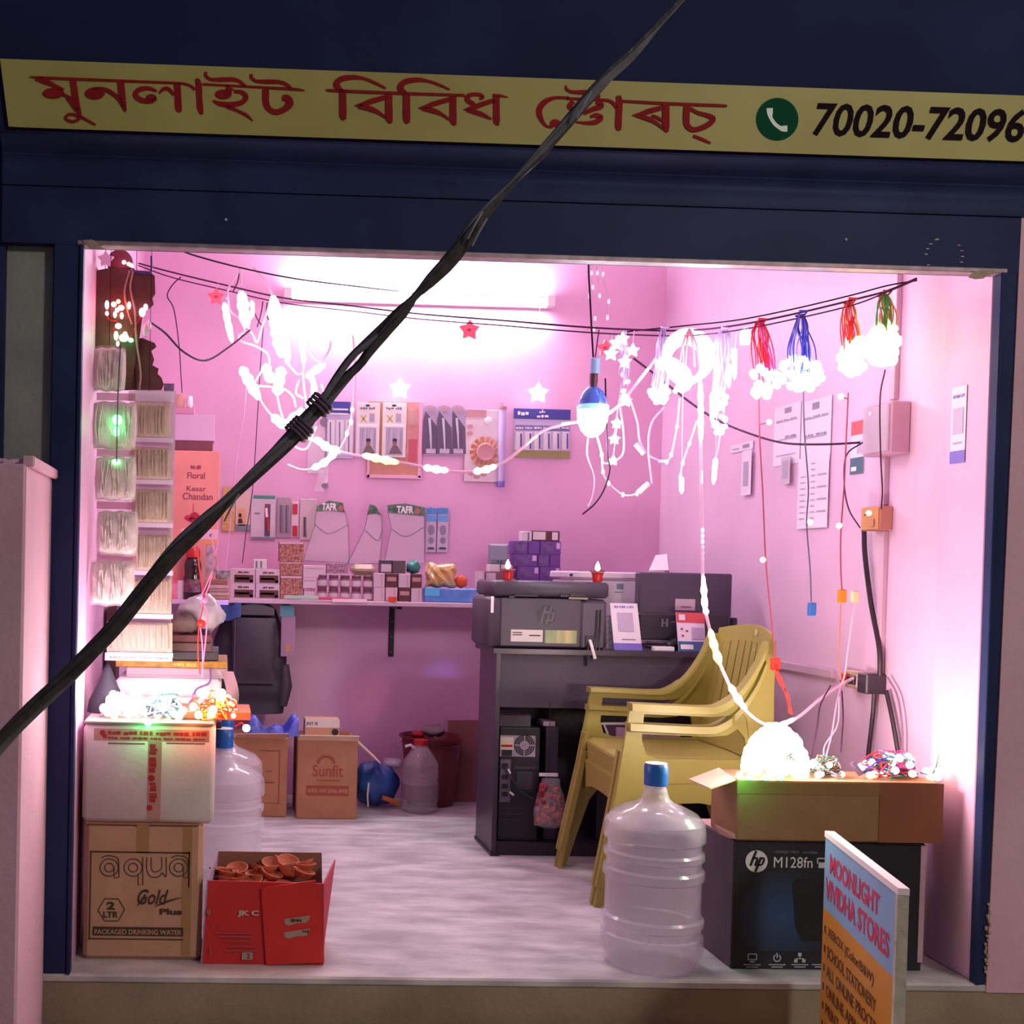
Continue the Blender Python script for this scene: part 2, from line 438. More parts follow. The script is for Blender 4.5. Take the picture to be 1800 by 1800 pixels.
# ------------------------------------------------------------------ yellow name banner
YB = -.112
bn = thing('name_banner', 'long yellow banner with red script and a phone number above the shutter', 'sign', W(900, 240, YB))
g = G()
def ban(u, v, y):
    x = 0+u*1900; yt = 103+(168-103)*x/1800; yb_ = 222+(283-222)*x/1800
    xl = x + (0 if u > .01 else v*15)
    p = W(xl, yt+(yb_-yt)*v, YB); p.y += y + .0012*math.sin(u*23)*math.sin(v*3.1)
    return p
g.grid(lambda u, v: ban(u, v, 0), 60, 6, lambda u, v: ban(u, v, .003))
part('cloth', g, MT('banner_yellow', '#a0944c', .6, scale=3, hex2='#aaa15a', bump=.05, bscale=8), bn, smooth=True)
RED = MT('banner_red', '#8e1d22', .7, spec=.1, var=.08); YT = YB-.0020
g = G()
S_ = [  # headline and letters of the shop name, brush strokes (x, y, width) in photo pixels
 [(52, 135, 2), (80, 136.5, 4.5), (180, 140.5, 4.5), (300, 145.5, 4.5), (322, 147, 4.5), (335, 151, 5), (343, 158, 5)],
 [(356, 148, 4.5), (440, 152.5, 4.5), (515, 156.5, 5), (536, 159, 2)],
 [(62, 138, 5), (78, 142, 10), (98, 151, 6), (112, 159, 7)], [(110, 165, 6), (118, 169, 5), (127, 173, 5)],
 [(128.5, 140, 11), (132, 165, 11), (135, 182, 10), (140, 200, 7)], [(118, 171, 5), (128, 183, 7), (136, 194, 8)],
 [(139, 199, 6), (143, 205, 5), (155, 212, 4.5), (168.5, 219.5, 3.5)],
 [(141, 203, 8), (137, 210, 6), (126, 213.5, 5), (115.5, 208, 5), (120, 201.5, 5), (130, 201, 5), (138, 204, 5)],
 [(162, 156.5, 6), (176, 155, 5), (190, 159, 7), (204, 168.5, 7), (213, 179, 7), (220.5, 195.5, 4)],
 [(212.5, 143, 12), (214.5, 165, 12), (217, 182, 10), (221, 196, 4)],
 [(276, 160, 4), (261, 155, 7), (245, 157.5, 9), (238, 166, 9), (247, 175, 9), (264, 178, 8), (275, 173, 7)],
 [(280, 164, 4), (288, 156, 6.5), (297, 157, 7), (306, 167, 5)],
 [(311.5, 147, 12), (313, 175, 12), (314, 190, 12), (317, 197, 6)],
 [(345.5, 138, 6), (349, 148, 11), (350.5, 175, 11), (352, 191, 11), (355, 201, 5)],
 [(362, 126, 5), (362, 133, 6), (371, 139.5, 6), (389, 140, 8), (408, 139.5, 8), (421, 143, 6), (431, 152, 7)],
 [(442, 130, 5), (442, 136, 6), (451, 142.5, 6), (472, 143.5, 8), (490, 144, 7), (503, 148, 6), (512, 156, 6)],
 [(405, 153, 15), (401, 160, 12), (395, 166, 8)],
 [(411, 160.5, 6), (425, 162.5, 8), (432, 171, 10), (424, 180.5, 9), (405, 184, 10), (387, 182.5, 9), (374, 177, 4)],
 [(395, 186, 5), (406, 190, 7), (418, 195, 6), (433, 202.5, 6), (444.5, 212.5, 2)],
 [(467, 157, 12), (467.5, 180, 12), (473, 191.5, 10), (485, 197, 10), (499, 192.5, 11), (509, 182, 14), (505, 173, 13), (496, 172, 9)],
 [(573, 157.5, 2), (590, 159, 5), (700, 163.5, 5), (817, 167.5, 5)],
 [(602.5, 158, 12), (603, 180, 12), (603.5, 203, 12), (607, 210, 5)],
 [(601, 160, 8), (594, 153, 10), (592, 146, 11), (601, 138.5, 10), (620, 135.5, 8), (641, 138, 5), (662, 146.5, 4.5), (679, 155, 3)],
 [(684, 166, 12), (684, 190, 12), (684.7, 208, 12), (688.5, 216, 4)],
 [(680, 170, 8), (652, 178, 9), (640, 182.5, 8), (624, 185.5, 2)], [(630, 186.5, 6), (650, 190.5, 9), (665, 197, 6), (679, 206.5, 4)],
 [(715, 163, 12), (715, 185, 12), (715.5, 209, 12), (719, 216, 5)],
 [(713, 164, 8), (706, 158, 10), (704.5, 151, 11), (714, 143, 10), (734, 140, 8), (754, 142.7, 5), (775, 150, 4.5), (791, 157.5, 3)],
 [(796.5, 170, 12), (796.5, 194, 12), (797, 212, 12), (801, 220, 4)],
 [(792, 174, 8), (764, 182, 9), (752, 186.5, 8), (736, 190, 2)], [(742, 190.5, 6), (762, 194.5, 9), (777, 201, 6), (791, 210.5, 4)],
 [(872.5, 169, 12), (872.5, 195, 12), (873, 213, 12), (876, 220.5, 4)], [(866, 167, 5), (880, 168.5, 5), (893, 171, 2)],
 [(870, 176, 8), (848, 183, 9), (832, 189, 9), (815, 193, 2)], [(820, 193.5, 6), (843, 199.5, 9), (864, 209.5, 4)],
 [(834, 184, 8), (823, 177, 9), (822, 170, 9), (831, 166, 7), (843, 166.5, 7), (849, 171, 6), (843, 174.5, 4)],
 [(1000, 172, 5), (976, 172, 6), (958, 179, 10), (948, 193, 11), (950.5, 208, 9), (960, 221, 5), (972, 223.5, 5)],
 [(996, 173, 5), (1030, 174.5, 5), (1066, 176, 5), (1078, 181, 6), (1085, 190, 5)],
 [(995, 150, 3), (996, 156.5, 5), (1006, 161.5, 6), (1026, 162, 8), (1044, 163, 7), (1055, 171, 6)],
 [(1008, 178, 9), (1001, 187, 9), (1012, 193, 8), (1028, 187, 7), (1040, 178, 7)],
 [(1050, 177, 10), (1057, 186, 10), (1043, 191.5, 9), (1026, 199, 7)],
 [(1011, 214, 3), (1030, 216, 6), (1047, 214.5, 9), (1056, 207, 10), (1048, 202.5, 8), (1038, 205, 5)],
 [(1087.5, 168, 8), (1089, 180, 11), (1088, 205, 11), (1087.5, 222, 11), (1090, 229, 5)],
 [(1094, 177.5, 4.5), (1180, 182, 5), (1268, 185.5, 5), (1277, 187, 2)],
 [(1171, 184, 12), (1171, 208, 12), (1171, 224, 12), (1174, 232, 4)],
 [(1167, 188, 8), (1140, 195.5, 9), (1128, 200, 8), (1112, 202.5, 2)], [(1118, 202.5, 5), (1140, 208.5, 8), (1153, 215, 6), (1167, 226, 4)], [(1146, 202, 3), (1155, 206, 5), (1165, 212, 5)],
 [(1208, 186, 11), (1207, 205, 11), (1208, 219, 10), (1216, 227, 9), (1228, 226.5, 9), (1245, 219, 10), (1254, 209, 9), (1245, 203, 8), (1226, 197.5, 6), (1213, 190, 6)],
 [(1219, 238.5, 5), (1235, 245, 5.5), (1249.5, 251.5, 3.5)]]
for lo_, hi_ in ((0, 560), (560, 920), (920, 1400)):
    g = G(); strokes(g, [s_ for s_ in S_ if lo_ <= s_[0][0] < hi_], YT)
    for e in ((94, 163.5, 19, 9.2), (167, 163.8, 17.5, 10.5), (266, 171.5, 9.5, 6.5), (392.5, 166, 15, 9), (976, 216.5, 9.5, 7)):
        if lo_ <= e[0] < hi_: ell(g, *e, YT)
    part('lettering', g, RED, bn)
g = G(); ell(g, 1366.5, 209.5, 37, 37.5, YT, 40); part('phone_disc', g, MT('sign_green', '#0f4a34', .7, spec=.05), bn)
g = G(); strokes(g, [[(1353, 190, 11), (1353.5, 199, 10), (1355, 207, 6.5), (1361, 216.5, 6.5), (1370, 224, 7), (1376, 226, 10), (1384, 226, 11)]], YT-.001)
part('phone_handset', g, MT('sign_white', '#dfe8df', .5), bn)
a0 = W(1428, 246, YT); b0 = W(1800, 254, YT); t0 = W(1428, 186, YT)
text_on(bn, '70020-72096', lambda u, v: (a0.x+(b0.x-a0.x)*u, YT, a0.z+.0095+(t0.z-a0.z)*v-(a0.z-b0.z)*u*.12), MT('sign_black', '#1c0f16', .7, spec=.05), .020, .22)
# ================================================================== COMMON MATERIALS
CARD = MT('kraft_cardboard', '#ba9074', .8, scale=10, hex2='#c59d80', bump=.08, bscale=90)
CARD2 = MT('dark_kraft_cardboard', '#9c6a4a', .8, scale=10, hex2='#a87656', bump=.08, bscale=90)
INK = MT('carton_ink', '#4a3428', .8)
INK2 = MT('carton_ink_brown', '#7c4436', .8)
WHT = MT('matt_white', '#e8e2e4', .6)
WHITEB = MT('white_printed_card', '#d9d0cf', .55, var=.05)
BLK = MT('black_plastic', '#262129', .4, var=.15, scale=20)
DKG = MT('dark_grey_plastic', '#3d3744', .45, var=.08)
RUBY = MT('red_plastic', '#b3151c', .35)
TAPE = MT('brown_tape', '#b98f62', .25, alpha=.75)
FILM = MT('clear_film', '#efe9f2', .12, alpha=.22)
FILM3 = MT('thin_clear_film', '#e8e6ea', .15, alpha=.24)
FILM2 = MT('milky_film', '#ece4ee', .25, alpha=.42)
JUG = MT('jug_plastic', '#e6e0ee', .14, alpha=.36, coat=.6)
BLUE = MT('cap_blue', '#1f63b8', .35)
CREAM = MT('wick_cotton', '#b5a08f', .8, scale=30, hex2='#c9b6a6', bump=.5, bscale=60, stretch=(6, 6, .7))
CREAM2 = MT('wick_cotton_pale', '#c6bbae', .8, scale=20, hex2='#dbd2c6', bump=.6, bscale=50, stretch=(5, 5, 1))

def flapbox(root, x0, y0, x1, y1, Y, dep, mat, z0=None, b=.004, name='body', z1=None):
    return part(name, pb(x0, y0, x1, y1, Y, dep, b, z0=z0, z1=z1), mat, root)

# ================================================================== FRONT LEFT
# -- 1. water carton
ya = .065
t = thing('water_carton', 'large kraft carton printed with a water brand at the left end of the doorstep', 'box', W(250, 1686, ya))
flapbox(t, 147, 1449, 355, 1686, ya, .30, CARD, z0=0, b=.012)
ztop_a = W(250, 1449, ya).z
Yp = ya-.0012
part('top_seam', pb(150, 1446, 350, 1452, ya-.001, .29, .001, z0=ztop_a-.002, z1=ztop_a+.004), CARD2, t)
part('tape', pb(240, 1449, 262, 1500, ya-.0012, .001, 0), TAPE, t)
part('tape', pb(320, 1455, 336, 1680, ya-.0012, .001, 0), TAPE, t)
g = G()
for (x0, y0, x1, y1) in ((158, 1497, 334, 1499.5), (158, 1650, 322, 1652), (157, 1497, 159.5, 1652), (331, 1497, 333.5, 1560)): g.put(pb(x0, y0, x1, y1, Yp, .0008, 0))
part('printed_frame', g, INK, t)
g = G()   # outlined "aqua"
def ol(fn): g.put(fn)
for (cx, kind) in ((192, 'a'), (234, 'q'), (275, 'u'), (314, 'a')):
    base = 1541; top = 1506
    for dd in (0, 1):
        r = 16-dd*8
        if kind in 'aq':
            strokes(g, [[(cx+math.cos(t_)*r*1.0, 1525+math.sin(t_)*r*.95, 1.6) for t_ in [k*.393 for k in range(17)]]], Yp-.0006, n=3)
    if kind == 'a':
        strokes(g, [[(cx-14, 1508, 1.6), (cx-2, 1504, 1.6), (cx+14, 1508, 1.6), (cx+17, 1520, 1.6), (cx+17, 1542, 1.6)], [(cx+9, 1524, 1.5), (cx+9, 1542, 1.5), (cx+17, 1542, 1.5)]], Yp-.0006)
    if kind == 'q':
        strokes(g, [[(cx+17, 1506, 1.6), (cx+17, 1556, 1.6), (cx+9, 1556, 1.6), (cx+9, 1536, 1.6)]], Yp-.0006, n=1)
    if kind == 'u':
        strokes(g, [[(cx-17, 1507, 1.6), (cx-17, 1528, 1.6), (cx-10, 1541, 1.6), (cx+4, 1541, 1.6), (cx+10, 1534, 1.6), (cx+17, 1541, 1.6), (cx+17, 1507, 1.6)], [(cx-9, 1507, 1.5), (cx-9, 1526, 1.5), (cx-3, 1533, 1.5), (cx+9, 1526, 1.5), (cx+9, 1507, 1.5)]], Yp-.0006, n=4)
part('outlined_lettering', g, INK, t)
ptext(t, 'Gold', 241, 1563, 296, 1590, Yp, INK, .02, .35)
g = G(); strokes(g, [[(272, 1594, 1), (290, 1586, 4), (318, 1578, 1.5)], [(241, 1592, 1.5), (248, 1584, 4), (256, 1572, 3)]], Yp-.0004); part('swash', g, INK, t)
ptext(t, 'Plus', 280, 1597, 320, 1608, Yp, INK, .045)
g = G(); hx = [(172, 1600), (184, 1580), (208, 1580), (219, 1599), (208, 1619), (184, 1619)]
for a, b in zip(hx, hx[1:]+hx[:1]): strokes(g, [[(*a, 1.6), (*b, 1.6)]], Yp-.0004, n=1)
part('hexagon_outline', g, INK, t)
ptext(t, '2', 187, 1585, 202, 1599, Yp, INK, .05); ptext(t, 'LTR', 181, 1602, 208, 1613, Yp, INK, .04)
prect(t, 'printed_band', 163, 1630, 322, 1645, Yp, INK)
ptext(t, 'PACKAGED DRINKING WATER', 166, 1633, 319, 1642, Yp-.0012, CARD, .02)

# -- 2. white thermocol carton on top of it
yc = .055
za = ztop_a+.004; zc = W(262, 1272, yc).z
t = thing('white_carton', 'white carton with red printed tape stacked on the kraft water carton', 'box', W(262, 1446, yc))
g = G().box(W(145, 1350, yc).x, yc, za, W(378, 1350, yc).x, yc+.29, zc, b=.014)
part('body', g, MT('white_carton_board', '#cdc3be', .75, scale=12, hex2='#d8cfca', bump=.1, bscale=60), t, smooth=50)
TPR = MT('carton_tape_print', '#b98a80', .4); RDI = MT('red_ink', '#a81e26', .6)
part('lid_edge', pb(147, 1268, 377, 1279, yc-.002, .29, .002, z0=zc-.004, z1=zc+.004), MT('carton_lid_grey', '#8d7a70', .7), t)
prect(t, 'tape', 165, 1282, 368, 1303, yc, TPR); prect(t, 'tape', 259, 1303, 283, 1440, yc, TPR)
for (x, y, r) in ((180, 1288, 5), (266, 1368, 6), (263, 1420, 5), (184, 1294, 4)):
    g = G(); ell(g, x, y, r, r, yc-.0022); part('tape_logo', g, RDI, t)
pmarks(t, 190, 1284, 363, 1292, yc-.0022, RDI, 6, 3)
pmarks(t, 190, 1295, 360, 1299, yc-.0022, RDI, 7, 4)
for (y0, y1, s) in ((1308, 1358, 'CARE WITH'), (1376, 1410, 'FRAGILE')):
    a = W(262, y0, yc-.002); b = W(262, y1, yc-.002); c = W(277, y0, yc-.002)
    marks_on(t, lambda u, v: (c.x-(c.x-a.x)*(1-v), yc-.0022, a.z+(b.z-a.z)*u), RDI, 2, y0)
prect(t, 'print_line', 190, 1306, 255, 1308, yc, INK2); prect(t, 'print_line', 292, 1306, 360, 1308, yc, INK2)

# -- 3. red paper carton with clay lamps
yj = .045
t = thing('red_carton', 'red paper carton with cut-open top of clay lamps before the kraft carton', 'box', W(460, 1693, yj))
REDC = MT('red_carton_board', '#c8262a', .6, scale=6, hex2='#d03033', bump=.05); REDI = MT('carton_inside', '#8a6050', .8)
xa, xb = XR(354, 568, 1620, yj); zt_ = W(460, 1549, yj).z; zt2 = W(480, 1498, yj+.20).z; xb2 = W(584, 1520, yj+.20).x; xa2 = W(381, 1520, yj+.20).x
dj = .20
def wall(p0, p1, p2, p3, th):     # four corner points -> thin slab
    n = (Vector(p1)-Vector(p0)).cross(Vector(p3)-Vector(p0)).normalized()*th
    return G().add([p0, p1, p2, p3]+[Vector(p)+n for p in (p0, p1, p2, p3)], [(0, 1, 2, 3), (7, 6, 5, 4), (0, 4, 5, 1), (1, 5, 6, 2), (2, 6, 7, 3), (3, 7, 4, 0)])
part('front_panel', wall((xa, yj, 0), (xb, yj, 0), (xb-.004, yj, zt_-.004), (xa+.012, yj, zt_), -.004), REDC, t)
part('back_panel', wall((xa2-.01, yj+dj, 0), (xb2-.02, yj+dj, 0), (xb2-.03, yj+dj, zt2), (xa2, yj+dj, zt2), -.004), REDI, t)
part('left_panel', wall((xa, yj, 0), (xa2-.01, yj+dj, 0), (xa2, yj+dj, zt2), (xa+.012, yj, zt_+.002), .004), MT('carton_left_inside', '#a58aa6', .8), t)
part('right_panel', wall((xb, yj, 0), (xb2-.02, yj+dj, 0), (xb2-.0, yj+dj*.75, zt2-.006), (xb-.004, yj, zt_-.004), .004), MT('red_carton_side_lit', '#c23a4c', .6, var=.08), t)  # right panel is the same red board with pink light mixed into its colour
part('bottom_panel', B(xa, yj+.001, .001, xb, yj+dj-.002, .005), REDI, t)
g = G().xz([(W(x, y, yj).x, W(x, y, yj).z) for x, y in ((459, 1560), (554, 1546), (564, 1600), (570, 1690), (468, 1695), (464, 1640))], yj-.008, yj-.004)
part('loose_flap', g, MT('red_flap', '#d62c26', .6, var=.06), t)
ptext(t, 'JK C', 417, 1600, 455, 1612, yj-.005, MT('gold_print', '#cdb6a4', .5), .05)
for (y, x0, x1) in ((1640, 378, 440), (1646, 384, 440), (1654, 392, 440), (1663, 404, 444), (1671, 396, 452)): prect(t, 'small_print', x0, y, x1, y+1.6, yj-.004, MT('faded_print', '#b5585a', .6))
g = G(); strokes(g, [[(370, 1664, 3), (369, 1672, 2), (371, 1676, 3)], [(366, 1678, 2), (374, 1677, 2)]], yj-.0055); ell(g, 367, 1603, 4, 6, yj-.0055); ell(g, 374, 1628, 2, 2, yj-.0055)
part('printed_mark', g, MT('faded_print', '#b5585a', .6), t)
prect(t, 'number_label', 425, 1674, 444, 1687, yj-.004, MT('label_tan', '#ab9684', .6)); ptext(t, '2', 434, 1676, 439, 1685, yj-.0056, INK, .03)
for y in (1613, 1636):
    g = G().plate([(499, y+3), (538, y-3), (545, y-4), (543, y+4), (538, y+9), (520, y+10), (508, y+14), (501, y+12)], lambda a, b: W(a, b, yj-.0095), lambda a, b: W(a, b, yj-.008))
    part('torn_label', g, MT('label_tan', '#ab9684', .6), t)
pmarks(t, 511, 1615, 530, 1621, yj-.0102, INK, 1, 2); pmarks(t, 532, 1635, 543, 1640, yj-.0102, INK, 1, 5)
# clay lamps
CLAY = MT('terracotta', '#b96a4d', .85, var=.12, scale=30, bump=.2)
def diya():
    r = .030
    g = G().lathe([(0, .002), (.014, 0), (.022, .006), (.029, .017), (.031, .020), (.028, .0205), (.024, .016), (.014, .008), (0, .007)], n=14)
    g.add([(.028, -.006, .018), (.043, 0, .0215), (.028, .006, .018), (.030, 0, .010)], [(0, 1, 2), (0, 3, 1), (1, 3, 2), (0, 2, 3)])
    return g
dm = mesh_of('clay_lamp', diya(), CLAY, True)
fill = zt_-.040
spots = []
for k in range(30):
    u = (k % 6+.5)/6; v = (k//6+.5)/5
    x = xa+.035+(xb-xa-.06)*u+rnd.uniform(-.008, .008); y = yj+.03+(dj-.05)*v+rnd.uniform(-.006, .006)
    spots.append((x, y, fill-.012+.03*v+rnd.uniform(-.004, .006)+(.018 if (u > .5 and v > .3) else 0)))
words_ = ['at the left front corner', 'along the front edge, second from the left', 'at the middle of the front edge']
for k, (x, y, z) in enumerate(spots):
    o = bpy.data.objects.new('clay_lamp', dm); COL.objects.link(o); o.location = (x, y, z); o.rotation_euler = (rnd.uniform(-.4, .4), rnd.uniform(-.35, .35), rnd.uniform(0, 6.28))
    tag(o, 'small unglazed terracotta oil lamp in the heap inside the red carton', 'clay lamp', 'clay lamps in the red carton')
fl = single('clay_lamp_heap', 'lower layer of terracotta lamps filling the red carton', 'clay lamps', G().box(xa+.01, yj+.006, .006, xb-.012, yj+dj-.012, fill-.014, b=.01), CLAY, kind='stuff')

# -- 4. water jugs
def jug(loc, label, fillz=None):
    t = thing('water_jug', label, 'water jug', loc, 'twenty litre water jugs')
    R = .131; k = .520
    pr = [(0, .006), (.085, .004), (.108, .0), (.122, .012), (R, .045), (R, .086), (R-.007, .090), (R-.007, .110), (R, .114), (R, .132), (R-.008, .138),
          (R-.008, .232), (R-.001, .238), (R-.001, .258), (R-.009, .264), (R-.009, .285), (R-.002, .290), (R-.002, .304), (R-.010, .310), (R-.010, .330), (R-.001, .338), (R, .362), (R-.004, .384), (R-.022, .405), (R-.055, .422), (.048, .432), (.036, .444), (.031, .458), (.029, .470)]
    g = G().lathe([(r, z) for r, z in pr], n=40); part('bottle', g, JUG, t, smooth=28, local=True)
    ci = G().lathe([(.0285, .468), (.0295, .50), (.0295, .52), (0, .52)], n=24); part('neck', G().lathe([(.027, .462), (.027, .486)], n=20), JUG, t, smooth=True, local=True)
    g = G().lathe([(.0300, .478), (.0308, .482), (.0300, .488), (.0308, .493), (.0300, .499), (.0310, .504), (.0310, .528), (.028, .534), (0, .534)], n=28)
    cap_ = part('cap', g, BLUE, t, smooth=35, local=True)
    part('cap_seal', G().lathe([(.0, .5342), (.027, .5342), (.0285, .5365), (0, .5368)], n=24), WHT, cap_, local=True)
    return t
cj = W(1145, 1640, .092)
jf = jug((cj.x, .092, 0), 'clear water jug with blue cap at the front edge of the step, before the chairs')
g = G().lathe([(0, .008), (.116, .012), (.124, .045), (.124, .105), (.119, .14), (.119, .225), (.115, .24), (.115, .265), (.119, .285), (.119, .33), (.122, .362), (.118, .372), (0, .372)], n=32)
part('water', g, MT('jug_water', '#cfc6d6', .03, alpha=.30), jf, smooth=60, local=True)
cj = W(391, 1400, .62); jug((cj.x, .62, 0), 'clear water jug standing just behind the white carton')
cj = W(392, 1400, .93); jug((cj.x, .93, 0), 'clear water jug farthest back, half hidden by the jug behind the white carton')

# -- 5. dark stand behind, foam box, magazines
t = thing('wooden_stand', 'tall dark wooden stand behind the white carton, under the foam box', 'stand', (-.2, .66, 0))
WD = MT('dark_wood', '#4a2430', .5, scale=4, hex2='#5a3038', stretch=(1, 1, 6))
part('top', B(XL, .40, .565, .012, .95, .585, b=.003), WD, t)
for (x, y) in ((XL+.005, .41), (-.185, .41), (XL+.005, .90), (-.185, .90)): part('leg', B(x, y, 0, x+.04, y+.04, .565), WD, t)
part('side_panel', B(XL, .80, .585, XL+.03, .94, .90), WD, t)
def onst(name, label, cat, px, Y, dep, mat, z0=None, b=.004, group=None): return single(name, label, cat, pb(*px, Y, dep, b, z0=z0), mat, group)
fb = thing('foam_box', 'white lidded foam box lit pink behind the light tangles on the left', 'box', W(295, 1262, .42))
FO = MT('white_foam', '#eee6ea', .7, bump=.1, bscale=120)
z1 = W(295, 1226, .42).z; z2 = W(295, 1193, .42).z
x0, x1 = XR(201, 389, 1230, .42)
part('body', B(x0+.006, .424, .5855, x1-.006, .76, z1, b=.010), FO, fb, smooth=50)
part('lid', B(x0, .42, z1+.001, x1, .77, z2, b=.012), FO, fb, smooth=50)
zt0 = z2+.001
stack = [('magazine_stack', 'thick grey paper stack lying on the foam box', 'paper', (222, 1174, 400, 1191), MT('grey_paper', '#9a8796', .8, scale=2, hex2='#b7a6b2', stretch=(1, 1, 90)), .44, .30),
         ('yellow_book', 'dark book with yellow lettered spine on the grey paper stack', 'book', (203, 1162, 400, 1174), MT('yellow_spine', '#a97a25', .6, var=.3, scale=60), .44, .28),
         ('dark_book', 'charcoal book at the bottom of the stack above the yellow spine', 'book', (300, 1147, 384, 1162), MT('charcoal_cover', '#3a363c', .6), .46, .26),
         ('brown_book', 'brown covered book under the crumpled white bag', 'book', (298, 1132, 372, 1147), MT('brown_cover', '#5e4640', .7), .46, .25),
         ('maroon_book', 'thin maroon book between the brown book and the white bag', 'book', (299, 1119, 370, 1132), MT('maroon_cover', '#6a3a3c', .7), .47, .25)]
zz = zt0
for (n_, lb, ct, px, mt_, Y, dp) in stack:
    h = (px[3]-px[1])/PM(Y); o = single(n_, lb, ct, pb(*px, Y, dp, .002, z0=zz, z1=zz+h), mt_); zz += h+.0006
    if n_ == 'yellow_book':
        a = W(305, 1172, Y); b = W(344, 1164, Y)
        marks_on(o, lambda u, v: (a.x+(b.x-a.x)*u, Y-.0008, o.location.z+.004+h*.6*v), MT('yellow_print', '#dca832', .5), 2, 8)
# crumpled bag
def crumple(g, c, r, seed, n=14, m=9, amp=.25, squash=None):
    R = random.Random(seed); ph = [(R.uniform(0, 6), R.uniform(0, 6), R.randint(2, 5), R.randint(2, 4)) for _ in range(4)]
    o = len(g.v); g.ball(c, r, n, m); c = Vector(c)
    for i in range(o, len(g.v)):
        d = g.v[i]-c; a = math.atan2(d.y, d.x); e = math.asin(max(-1, min(1, d.z/(d.length+1e-9))))
        k = 1+amp*sum(math.sin(f*a+p)*math.sin(h*e+q) for p, q, f, h in ph)/2+R.uniform(-amp, amp)*.22
        g.v[i] = c+d*k
    return g
zb_ = zz+.037
g = crumple(G(), (W(352, 1095, .56).x, .58, zb_+.045), (.072, .078, .052), 3, 18, 12, .22)
lo = min(a.z for a in g.v); g.v = [a+Vector((0, 0, zz-lo)) for a in g.v]
single('plastic_bag', 'crumpled white plastic bag on the book stack under the left shelf', 'bag', g, MT('white_bag_plastic', '#cfc4cb', .3, alpha=.9, var=.1, scale=10), smooth=80)
g = crumple(G(), (W(322, 1098, .48).x-.005, .525, zb_+.035), (.046, .045, .030), 9, 14, 9, .25); lo = min(a.z for a in g.v); g.v = [a+Vector((0, -.02, zz-lo)) for a in g.v]
single('cloth_roll', 'brown grey folded cloth beside the crumpled white bag', 'cloth', g, MT('taupe_cloth', '#75615f', .9, bump=.3), smooth=80)
# torn paper hanging from the stack
g = G().grid(lambda u, v: (W(388+u*22+10*math.sin(v*3), 1180+v*85, 0.41).x, .405+.01*math.sin(v*6+u*3), W(390, 1180+v*80, .41).z), 5, 8, lambda u, v: (W(388+u*22+10*math.sin(v*3), 1180+v*85, 0.41).x, 0.407+.01*math.sin(v*6+u*3), W(390, 1180+v*80, .41).z))
single('paper_sheet', 'creased brown paper hanging down at the right of the foam box', 'paper', g, MT('brown_paper', '#a08088', .8, var=.1), smooth=True)
# ================================================================== SHELF ALONG THE BACK WALL
YS = 2.10
ZS = W(580, 1055, YS).z                              # top of the shelf
sh = thing('wall_shelf', 'thin pale shelf board running along the pink back wall', 'shelf', (.6, DB, ZS))
SHM = MT('shelf_board', '#c9a9ba', .4, var=.06)
xe = W(1010, 1060, YS).x; xw = W(402, 1058, 1.80).x
part('board', G().box(XL-.01, 2.08, ZS-.02, xe, DB, ZS, b=.002), SHM, sh)
part('board', G().box(XL-.01, 1.79, ZS-.02, xw, 2.0795, ZS, b=.002), SHM, sh)
for px in (500, 688):
    x = W(px, 1100, DB).x; zb_ = W(px, 1154, DB).z
    g = G().box(x-.012, DB-.010, zb_, x+.012, DB, ZS-.021, b=.002); g.box(x-.010, 2.13, ZS-.034, x+.010, DB-.009, ZS-.0205, b=.002)
    br = part('bracket', g, BLK, sh)
    gs = G()
    for k in (0, 1, 2): gs.ball((x, DB-.011, zb_+.02+.07*k), (.004, .003, .004), 8, 5)
    part('screw', gs, MT('bracket_screw', '#a59aa5', .3, metal=.7), br)
# papers sticking out over the shelf front
for k, (x0, x1, y0, y1, c) in enumerate(((500, 560, 1047, 1053, '#a8c7b0'), (560, 612, 1050, 1055, '#c23a66'), (584, 645, 1053, 1059, '#e9c9d6'))):
    single('loose_sheet', ['pale green sheet edge poking out under the brown patterned boxes', 'crimson sheet edge poking out under the small jars', 'white and pink sheet edge sagging lowest off the shelf'][k], 'paper',
           pb(x0, y0, x1, y1, YS-.03, .12, .0005, z0=ZS-.0005+.0012*k, z1=ZS+.0004+.0012*k) if False else pb(x0, y0, x1, y1, YS-.028-.002*k, .004, .0005), MT('sheet%d' % k, c, .5))

def sbox(px, Y, dep, label, name, mat, group=None, z0=None, z1=None, cat='box', bands=(), txt=None, b=.0015, tmat=None):
    """a small carton on the shelf with printed panels (fractions of the front face)"""
    x0, y0, x1, y1 = px; xm = (x0+x1)/2
    t = thing(name, label, cat, W(xm, y1, Y) if z0 is None else (W(xm, y1, Y).x, Y, z0), group)
    g = pb(*px, Y, dep, b, z0=z0, z1=z1)
    part('body', g, mat, t)
    X0 = min(a.x for a in g.v); X1 = max(a.x for a in g.v); Z0 = min(a.z for a in g.v); Z1 = max(a.z for a in g.v)
    for (u0, v0, u1, v1, m_) in bands:
        part('printed_panel', G().box(X0+(X1-X0)*u0, Y-.0010, Z0+(Z1-Z0)*v0, X0+(X1-X0)*u1, Y+.001, Z0+(Z1-Z0)*v1), m_, t)
    if txt:
        s, u0, v0, u1, v1 = txt
        marks_on(t, lambda u, v: (X0+(X1-X0)*(u0+(u1-u0)*u), Y-.0018, Z0+(Z1-Z0)*(v0+(v1-v0)*v)), tmat or INK, 2, int(x0))
    return t
PKW = MT('pinkish_white_box', '#cdb6c2', .55, var=.06); DBR = MT('dark_brown_print', '#5a2f30', .5, var=.1); GRT = MT('grey_teal_print', '#6d7f8a', .5)
